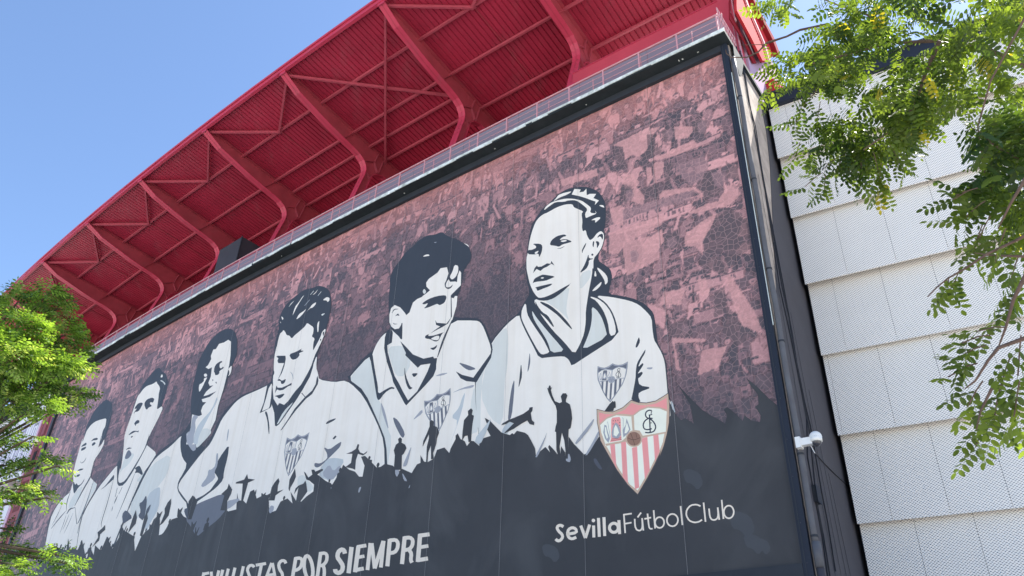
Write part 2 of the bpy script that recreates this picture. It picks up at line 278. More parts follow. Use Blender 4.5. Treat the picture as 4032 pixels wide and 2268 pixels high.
# ------------------------------------------------------------------ the mural
mural = thing('stadium_mural', 'huge printed mural of six footballers, crowd, club crest and lettering on the stadium front', 'mural')
S0, S1, Z0, Z1 = -46.0, 0.0, 5.46, 21.72
PRINT={'f6':[(0,'K',[-7.803,15.747,-7.821,16.15,-7.823,16.385,-7.81,16.576,-7.794,16.752,-7.766,17.007,-7.749,17.165,-7.735,17.311,-7.711,17.448,-7.664,17.65,-7.613,17.784,-7.529,17.922,-7.457,18.014,-7.356,18.111,-7.29,18.185,-7.223,18.279,-7.13,18.342,-6.961,18.409,-6.816,18.484,-6.615,18.606,-6.458,18.675,-6.259,18.726,-6.065,18.723,-5.773,18.662,-5.584,18.604,-5.394,18.519,-5.259,18.439,-5.105,18.319,-5.004,18.227,-4.899,18.113,-4.83,18.016,-4.758,17.884,-4.703,17.755,-4.634,17.561,-4.605,17.394,-4.599,17.164,-4.611,16.953,-4.645,16.648,-4.671,16.497,-4.704,16.416,-4.706,16.355,-4.679,16.282,-4.674,16.212,-4.685,16.108,-4.709,15.996,-4.76,15.815,-4.81,15.713,-4.886,15.635,-4.927,15.542,-4.954,15.385,-4.912,15.27,-4.78,15.132,-4.685,15.028,-4.575,14.9,-4.521,14.789,-4.493,14.633,-4.484,14.553,-4.491,14.505,-4.514,14.422,-4.565,14.262,-4.594,14.149,-4.619,14.021,-4.532,13.923,-4.289,13.804,-4.112,13.713,-3.906,13.6,-3.769,13.513,-3.627,13.406,-3.517,13.305,-3.381,13.156,-3.292,13.04,-3.201,12.892,-3.16,12.769,-3.143,12.602,-3.132,12.45,-3.121,12.229,-3.115,12.075,-3.111,11.903,-3.083,11.767,-3.016,11.595,-2.969,11.456,-2.915,11.276,-2.897,11.074,-2.904,10.74,-2.904,10.516,-2.897,10.28,-2.875,10.082,-2.825,9.813,-2.831,9.417,-2.894,8.69,-4.166,8.632,-7.817,9.285,-9.507,10.112,-9.578,11.512,-9.555,12.329,-9.423,12.954,-9.335,13.304,-9.244,13.562,-9.076,13.77,-8.74,14.039,-8.489,14.194,-8.187,14.321,-8.045,14.418,-7.984,14.541,-7.927,14.625,-7.841,14.718,-7.771,14.803,-7.679,14.928,-7.676,15.111,-7.762,15.455]),(1,'W',[-8.048,14.246,-7.997,14.062,-7.924,13.876,-7.791,13.588,-7.681,13.364,-7.535,13.08,-7.421,12.851,-7.279,12.553,-7.123,12.423,-6.87,12.386,-6.667,12.35,-6.403,12.294,-6.268,12.246,-6.188,12.18,-6.138,12.122,-6.09,12.042,-6.06,11.977,-6.029,11.891,-5.91,11.895,-5.639,11.991,-5.264,12.119,-4.589,12.348,-4.349,12.554,-4.402,12.855,-4.45,13.055,-4.517,13.259,-4.589,13.422,-4.705,13.63,-4.828,13.79,-5.028,13.99,-4.977,14.015,-4.65,13.876,-4.392,13.752,-4.063,13.576,-3.868,13.456,-3.697,13.325,-3.576,13.204,-3.442,13.026,-3.356,12.899,-3.272,12.755,-3.24,12.612,-3.242,12.393,-3.237,12.233,-3.223,12.042,-3.2,11.932,-3.158,11.842,-3.114,11.741,-3.043,11.574,-2.999,11.445,-2.958,11.282,-2.939,11.111,-2.934,10.839,-2.932,10.603,-2.933,10.277,-2.911,10.095,-2.857,9.953,-2.865,9.569,-2.934,8.753,-4.196,8.66,-7.808,9.307,-9.476,10.127,-9.545,11.511,-9.521,12.32,-9.388,12.945,-9.302,13.282,-9.215,13.507,-9.047,13.704,-8.706,13.978,-8.461,14.137,-8.178,14.267]),(2,'w2',[-9.045,13.669,-8.728,13.938,-8.577,13.933,-8.511,13.654,-8.486,13.287,-8.489,12.641,-8.511,12.305,-8.565,12.085,-8.586,11.648,-8.585,10.776,-8.697,10.524,-8.99,10.733,-9.209,11.016,-9.477,11.535,-9.536,12.016,-9.409,12.721,-9.317,13.125,-9.211,13.439]),(1,'W',[-7.786,14.585,-7.753,14.32,-7.699,14.138,-7.597,13.94,-7.499,13.767,-7.354,13.528,-7.249,13.357,-7.126,13.161,-7.037,12.998,-6.933,12.78,-6.879,12.661,-6.845,12.574,-6.898,12.539,-7.067,12.538,-7.168,12.584,-7.255,12.702,-7.359,12.879,-7.538,13.217,-7.668,13.471,-7.818,13.778,-7.9,13.959,-7.959,14.111,-7.976,14.236,-7.963,14.401,-7.922,14.515,-7.834,14.641]),(1,'w2',[-7.509,14.235,-7.408,14.054,-7.312,13.9,-7.169,13.693,-7.038,13.507,-6.847,13.242,-6.713,13.06,-6.562,12.86,-6.452,12.706,-6.321,12.516,-6.379,12.456,-6.66,12.494,-6.798,12.599,-6.867,12.828,-6.941,13.007,-7.062,13.233,-7.166,13.415,-7.308,13.652,-7.394,13.806,-7.467,13.961,-7.507,14.084,-7.537,14.244]),(0,'w2',[-9.175,13.133,-9.073,12.234,-8.921,11.494,-8.645,10.518,-8.835,10.156,-9.6,10.176,-9.951,10.661,-10.061,11.923,-10.017,12.57,-9.79,12.904,-9.594,13.137,-9.323,13.394]),(1,'W',[-7.439,14.652,-7.349,14.665,-7.244,14.634,-7.065,14.542,-6.926,14.511,-6.752,14.521,-6.615,14.546,-6.442,14.598,-6.293,14.661,-6.087,14.768,-5.925,14.865,-5.72,15.005,-5.58,15.086,-5.427,15.151,-5.325,15.174,-5.218,15.17,-5.181,15.103,-5.194,14.94,-5.232,14.738,-5.316,14.387,-5.374,14.112,-5.44,13.763,-5.468,13.54,-5.473,13.321,-5.49,13.148,-5.528,12.927,-5.575,12.771,-5.659,12.596,-5.74,12.46,-5.863,12.289,-5.988,12.335,-6.188,12.627,-6.357,12.854,-6.59,13.141,-6.776,13.396,-7.019,13.76,-7.158,13.99,-7.266,14.206,-7.345,14.369,-7.438,14.568]),(2,'w2',[-6.951,14.504,-6.758,14.508,-6.54,14.562,-6.178,14.694,-6.058,14.647,-6.112,14.399,-6.148,14.203,-6.184,13.953,-6.172,13.764,-6.108,13.536,-6.109,13.486,-6.174,13.586,-6.252,13.692,-6.386,13.862,-6.519,14.006,-6.725,14.203,-6.855,14.33,-6.978,14.453]),(2,'w2',[-5.547,15.068,-5.313,15.087,-5.23,15.024,-5.252,14.848,-5.327,14.717,-5.496,14.559,-5.585,14.498,-5.643,14.501,-5.66,14.624,-5.645,14.936]),(3,'K',[-7.101,14.463,-6.889,14.311,-6.725,14.161,-6.519,13.932,-6.373,13.752,-6.207,13.525,-6.104,13.369,-6.007,13.198,-5.976,13.13,-5.993,13.127,-6.043,13.179,-6.157,13.315,-6.267,13.457,-6.434,13.684,-6.58,13.857,-6.787,14.069,-6.944,14.222,-7.139,14.401,-7.209,14.484,-7.192,14.512]),(3,'K',[-7.4,14.576,-7.336,14.437,-7.268,14.316,-7.16,14.148,-7.069,14.042,-6.946,13.938,-6.864,13.835,-6.778,13.678,-6.724,13.57,-6.672,13.45,-6.666,13.41,-6.7,13.428,-6.774,13.523,-6.929,13.748,-7.032,13.883,-7.138,13.998,-7.215,14.093,-7.305,14.221,-7.359,14.35,-7.407,14.551]),(1,'w2',[-5.208,13.674,-5.107,13.571,-5.033,13.465,-4.944,13.297,-4.887,13.158,-4.832,12.972,-4.793,12.811,-4.748,12.586,-4.928,12.452,-5.437,12.331,-5.594,12.369,-5.478,12.586,-5.406,12.736,-5.338,12.901,-5.297,13.04,-5.26,13.231,-5.246,13.395,-5.247,13.624]),(1,'W',[-5.249,14.018,-5.131,13.916,-5.032,13.784,-4.897,13.552,-4.812,13.36,-4.729,13.102,-4.686,12.888,-4.659,12.601,-4.601,12.493,-4.48,12.503,-4.437,12.588,-4.45,12.794,-4.481,12.967,-4.547,13.202,-4.613,13.368,-4.714,13.555,-4.807,13.69,-4.944,13.844,-5.054,13.942,-5.195,14.036,-5.261,14.07,-5.286,14.062]),(2,'K',[-3.678,12.166,-3.663,12.075,-3.678,12.005,-3.734,11.92,-3.77,11.885,-3.806,11.881,-3.817,11.9,-3.806,11.955,-3.786,12.011,-3.744,12.101,-3.718,12.151,-3.694,12.187]),(2,'K',[-3.504,11.733,-3.523,11.654,-3.561,11.586,-3.638,11.494,-3.694,11.41,-3.758,11.287,-3.749,11.262,-3.66,11.323,-3.618,11.334,-3.599,11.301,-3.627,11.248,-3.718,11.147,-3.766,11.094,-3.796,11.06,-3.777,11.055,-3.698,11.077,-3.66,11.072,-3.641,11.04,-3.654,11.006,-3.707,10.95,-3.744,10.923,-3.787,10.911,-3.796,10.855,-3.776,10.728,-3.683,10.644,-3.468,10.559,-3.474,10.516,-3.703,10.489,-3.801,10.452,-3.819,10.382,-3.81,10.309,-3.769,10.194,-3.819,10.181,-3.987,10.266,-4.044,10.331,-4.018,10.413,-3.98,10.544,-3.909,10.799,-3.874,10.963,-3.857,11.124,-3.839,11.233,-3.811,11.347,-3.763,11.438,-3.67,11.554,-3.603,11.636,-3.526,11.728]),(2,'g',[-3.466,11.16,-3.349,11.137,-3.318,11.116,-3.355,11.084,-3.396,11.081,-3.464,11.105,-3.495,11.126,-3.507,11.157]),(2,'G',[-7.592,12.711,-7.574,12.51,-7.578,12.373,-7.607,12.225,-7.632,12.144,-7.669,12.084,-7.674,12.145,-7.649,12.364,-7.63,12.525,-7.608,12.716]),(2,'K',[-7.924,12.393,-7.89,12.119,-7.896,11.951,-7.944,11.794,-7.975,11.706,-8.008,11.638,-8.013,11.693,-7.993,11.902,-7.975,12.098,-7.948,12.387]),(2,'G',[-8.181,11.86,-8.184,11.54,-8.201,11.253,-8.239,10.845,-8.286,10.653,-8.37,10.568,-8.394,10.677,-8.373,11.043,-8.348,11.302,-8.306,11.595,-8.266,11.772,-8.204,11.926]),(2,'w3',[-8.387,10.56,-8.268,10.608,-8.206,10.589,-8.169,10.494,-8.251,10.341,-8.497,10.045,-8.603,10.009,-8.63,10.216,-8.595,10.352,-8.479,10.488]),(1,'W',[-7.047,18.069,-6.98,18.061,-6.862,18.074,-6.629,18.113,-6.46,18.122,-6.263,18.107,-6.123,18.077,-5.962,18.016,-5.887,17.958,-5.857,17.869,-5.82,17.81,-5.757,17.75,-5.671,17.674,-5.517,17.542,-5.475,17.479,-5.523,17.45,-5.534,17.363,-5.515,17.175,-5.514,17.053,-5.532,16.93,-5.531,16.835,-5.511,16.714,-5.479,16.676,-5.417,16.699,-5.382,16.648,-5.355,16.494,-5.322,16.384,-5.265,16.259,-5.213,16.221,-5.137,16.246,-5.076,16.288,-4.999,16.368,-4.933,16.407,-4.843,16.426,-4.786,16.397,-4.73,16.305,-4.71,16.22,-4.714,16.098,-4.736,15.99,-4.786,15.84,-4.835,15.744,-4.912,15.65,-4.984,15.578,-5.09,15.488,-5.134,15.367,-5.141,15.151,-5.151,15.075,-5.17,15.099,-5.279,15.078,-5.539,15.001,-5.721,14.935,-5.926,14.845,-6.086,14.794,-6.292,14.754,-6.441,14.721,-6.615,14.678,-6.752,14.653,-6.927,14.635,-7.052,14.636,-7.194,14.657,-7.279,14.694,-7.351,14.769,-7.409,14.849,-7.484,14.977,-7.543,15.099,-7.619,15.282,-7.665,15.422,-7.706,15.595,-7.738,15.732,-7.779,15.908,-7.797,16.023,-7.802,16.139,-7.807,16.243,-7.813,16.392,-7.804,16.498,-7.773,16.618,-7.752,16.733,-7.73,16.907,-7.716,17.013,-7.701,17.107,-7.676,17.216,-7.629,17.4,-7.578,17.553,-7.496,17.759,-7.425,17.878,-7.324,17.974,-7.238,18.025,-7.12,18.058]),(2,'W',[-7.085,18.247,-7.035,18.33,-6.962,18.381,-6.828,18.428,-6.71,18.438,-6.543,18.418,-6.413,18.398,-6.249,18.367,-6.108,18.319,-5.914,18.23,-5.77,18.148,-5.597,18.031,-5.481,17.928,-5.359,17.783,-5.276,17.679,-5.186,17.558,-5.164,17.471,-5.198,17.369,-5.158,17.301,-5.022,17.228,-4.98,17.236,-5.008,17.33,-5.002,17.327,-4.959,17.228,-5.002,17.188,-5.155,17.186,-5.252,17.181,-5.344,17.17,-5.386,17.213,-5.399,17.333,-5.378,17.409,-5.314,17.481,-5.336,17.575,-5.457,17.743,-5.56,17.872,-5.699,18.033,-5.817,18.123,-5.977,18.189,-6.085,18.219,-6.199,18.229,-6.321,18.266,-6.518,18.351,-6.649,18.37,-6.782,18.331,-6.894,18.294,-7.045,18.237]),(2,'W',[-6.671,18.466,-6.596,18.521,-6.547,18.565,-6.497,18.621,-6.425,18.641,-6.292,18.635,-6.163,18.616,-5.968,18.573,-5.936,18.542,-6.05,18.506,-6.166,18.495,-6.347,18.505,-6.48,18.495,-6.638,18.459]),(2,'W',[-5.922,18.415,-5.804,18.61,-5.633,18.518,-5.548,18.465,-5.607,18.368,-5.437,18.324,-5.322,18.41,-5.315,18.118,-5.189,18.124,-4.943,18.015,-5.057,17.886,-4.844,17.689,-5.012,17.569,-4.98,17.704,-5.142,17.833,-5.36,18.017,-5.638,18.229]),(2,'W',[-4.815,17.485,-4.725,17.447,-4.68,17.402,-4.652,17.325,-4.676,17.323,-4.764,17.392,-4.81,17.438,-4.839,17.483]),(2,'W',[-5.151,17.01,-5.044,17.031,-4.966,17.031,-4.876,17.01,-4.835,16.987,-4.822,16.949,-4.864,16.91,-4.987,16.848,-5.029,16.852,-5.011,16.925,-5.046,16.965,-5.151,16.992]),(2,'W',[-4.949,15.029,-4.817,14.874,-4.738,14.766,-4.671,14.644,-4.644,14.551,-4.64,14.435,-4.662,14.376,-4.719,14.338,-4.743,14.359,-4.747,14.45,-4.772,14.539,-4.831,14.674,-4.884,14.783,-4.961,14.926,-4.993,15.006,-4.999,15.067]),(2,'W',[-5.066,14.953,-5.039,14.802,-5.05,14.751,-5.106,14.77,-5.117,14.829,-5.089,14.961]),(2,'W',[-4.859,14.473,-4.886,14.393,-4.935,14.336,-5.034,14.271,-5.108,14.248,-5.197,14.253,-5.202,14.281,-5.127,14.345,-5.043,14.4,-4.903,14.476]),(2,'K',[-7.498,16.949,-7.313,16.878,-7.218,16.822,-7.159,16.75,-7.142,16.667,-7.158,16.525,-7.189,16.429,-7.253,16.323,-7.282,16.321,-7.292,16.422,-7.334,16.467,-7.434,16.479,-7.536,16.511,-7.696,16.579,-7.76,16.645,-7.762,16.744,-7.726,16.77,-7.633,16.735,-7.554,16.724,-7.445,16.732,-7.406,16.756,-7.415,16.809,-7.452,16.862,-7.537,16.945]),(3,'W',[-7.432,16.576,-7.324,16.584,-7.298,16.565,-7.339,16.507,-7.374,16.486,-7.424,16.491,-7.45,16.511,-7.468,16.555]),(2,'K',[-6.828,16.678,-6.788,16.777,-6.721,16.835,-6.591,16.883,-6.471,16.89,-6.295,16.862,-6.208,16.827,-6.161,16.768,-6.18,16.75,-6.275,16.763,-6.344,16.752,-6.424,16.71,-6.399,16.684,-6.256,16.661,-6.135,16.602,-5.972,16.474,-5.96,16.429,-6.093,16.44,-6.182,16.449,-6.277,16.461,-6.345,16.456,-6.425,16.43,-6.488,16.441,-6.567,16.496,-6.652,16.544,-6.79,16.612]),(3,'W',[-6.366,16.639,-6.247,16.617,-6.182,16.592,-6.135,16.55,-6.16,16.538,-6.27,16.548,-6.335,16.573,-6.391,16.627]),(2,'K',[-6.527,16.37,-6.404,16.327,-6.335,16.325,-6.228,16.358,-6.233,16.367,-6.346,16.351,-6.408,16.353,-6.528,16.38]),(2,'K',[-6.77,15.967,-6.642,15.738,-6.77,15.854,-6.927,15.798,-7.085,15.784,-7.214,15.723,-7.375,15.859,-7.52,15.74,-7.464,15.919,-7.363,15.997,-7.318,15.924,-7.172,15.886,-6.942,15.93,-6.798,15.864]),(2,'K',[-4.957,16.229,-4.91,16.289,-4.862,16.31,-4.788,16.305,-4.755,16.273,-4.743,16.198,-4.745,16.141,-4.762,16.07,-4.785,16.085,-4.825,16.194,-4.871,16.23,-4.946,16.212]),(2,'K',[-5.112,16.133,-5.083,16.121,-5.082,16.063,-5.108,15.925,-5.127,15.899,-5.147,15.969,-5.148,16.027,-5.131,16.106]),(2,'K',[-5.009,16.093,-4.95,16.07,-4.916,16.036,-4.889,15.971,-4.902,15.913,-4.964,15.828,-4.987,15.831,-4.984,15.922,-4.994,15.99,-5.021,16.07]),(2,'K',[-5.127,15.608,-5.13,15.594,-5.139,15.584,-5.152,15.58,-5.167,15.582,-5.182,15.591,-5.195,15.604,-5.203,15.621,-5.205,15.637,-5.202,15.652,-5.193,15.662,-5.18,15.666,-5.165,15.663,-5.15,15.655,-5.137,15.641,-5.129,15.625]),(2,'K',[-5.385,16.164,-5.402,16.093,-5.433,16.031,-5.495,15.945,-5.523,15.888,-5.532,15.83,-5.542,15.833,-5.559,15.902,-5.549,15.959,-5.506,16.037,-5.465,16.095,-5.402,16.165]),(3,'K',[-5.308,15.669,-5.303,15.568,-5.255,15.51,-5.138,15.464,-5.138,15.449,-5.257,15.457,-5.304,15.428,-5.306,15.345,-5.329,15.279,-5.383,15.192,-5.463,15.141,-5.613,15.096,-5.636,15.122,-5.544,15.233,-5.483,15.321,-5.421,15.436,-5.377,15.531,-5.329,15.659]),(3,'K',[-7.505,15.402,-7.47,15.477,-7.398,15.515,-7.253,15.535,-7.175,15.542,-7.12,15.541,-6.985,15.483,-6.7,15.34,-6.637,15.281,-6.761,15.272,-6.852,15.266,-6.958,15.259,-7.071,15.274,-7.252,15.318,-7.359,15.341,-7.45,15.355,-7.493,15.353,-7.511,15.333,-7.518,15.335,-7.519,15.362]),(4,'W',[-7.193,15.44,-7.148,15.446,-7.113,15.435,-7.067,15.404,-7.067,15.389,-7.112,15.382,-7.148,15.392,-7.193,15.425]),(3,'K',[-7.38,15.136,-7.245,15.125,-7.082,15.107,-6.806,15.074,-6.723,15.045,-6.785,15.006,-6.892,14.989,-7.106,14.983,-7.222,14.978,-7.302,14.971,-7.342,14.994,-7.361,15.061,-7.383,15.099,-7.419,15.129]),(3,'K',[-7.475,14.906,-7.383,14.755,-7.297,14.684,-7.172,14.651,-7.039,14.631,-6.828,14.613,-6.663,14.625,-6.455,14.674,-6.286,14.719,-6.063,14.783,-6.063,14.757,-6.286,14.625,-6.442,14.55,-6.615,14.489,-6.751,14.468,-6.926,14.474,-7.065,14.506,-7.243,14.58,-7.356,14.654,-7.466,14.766,-7.51,14.845,-7.511,14.931])],
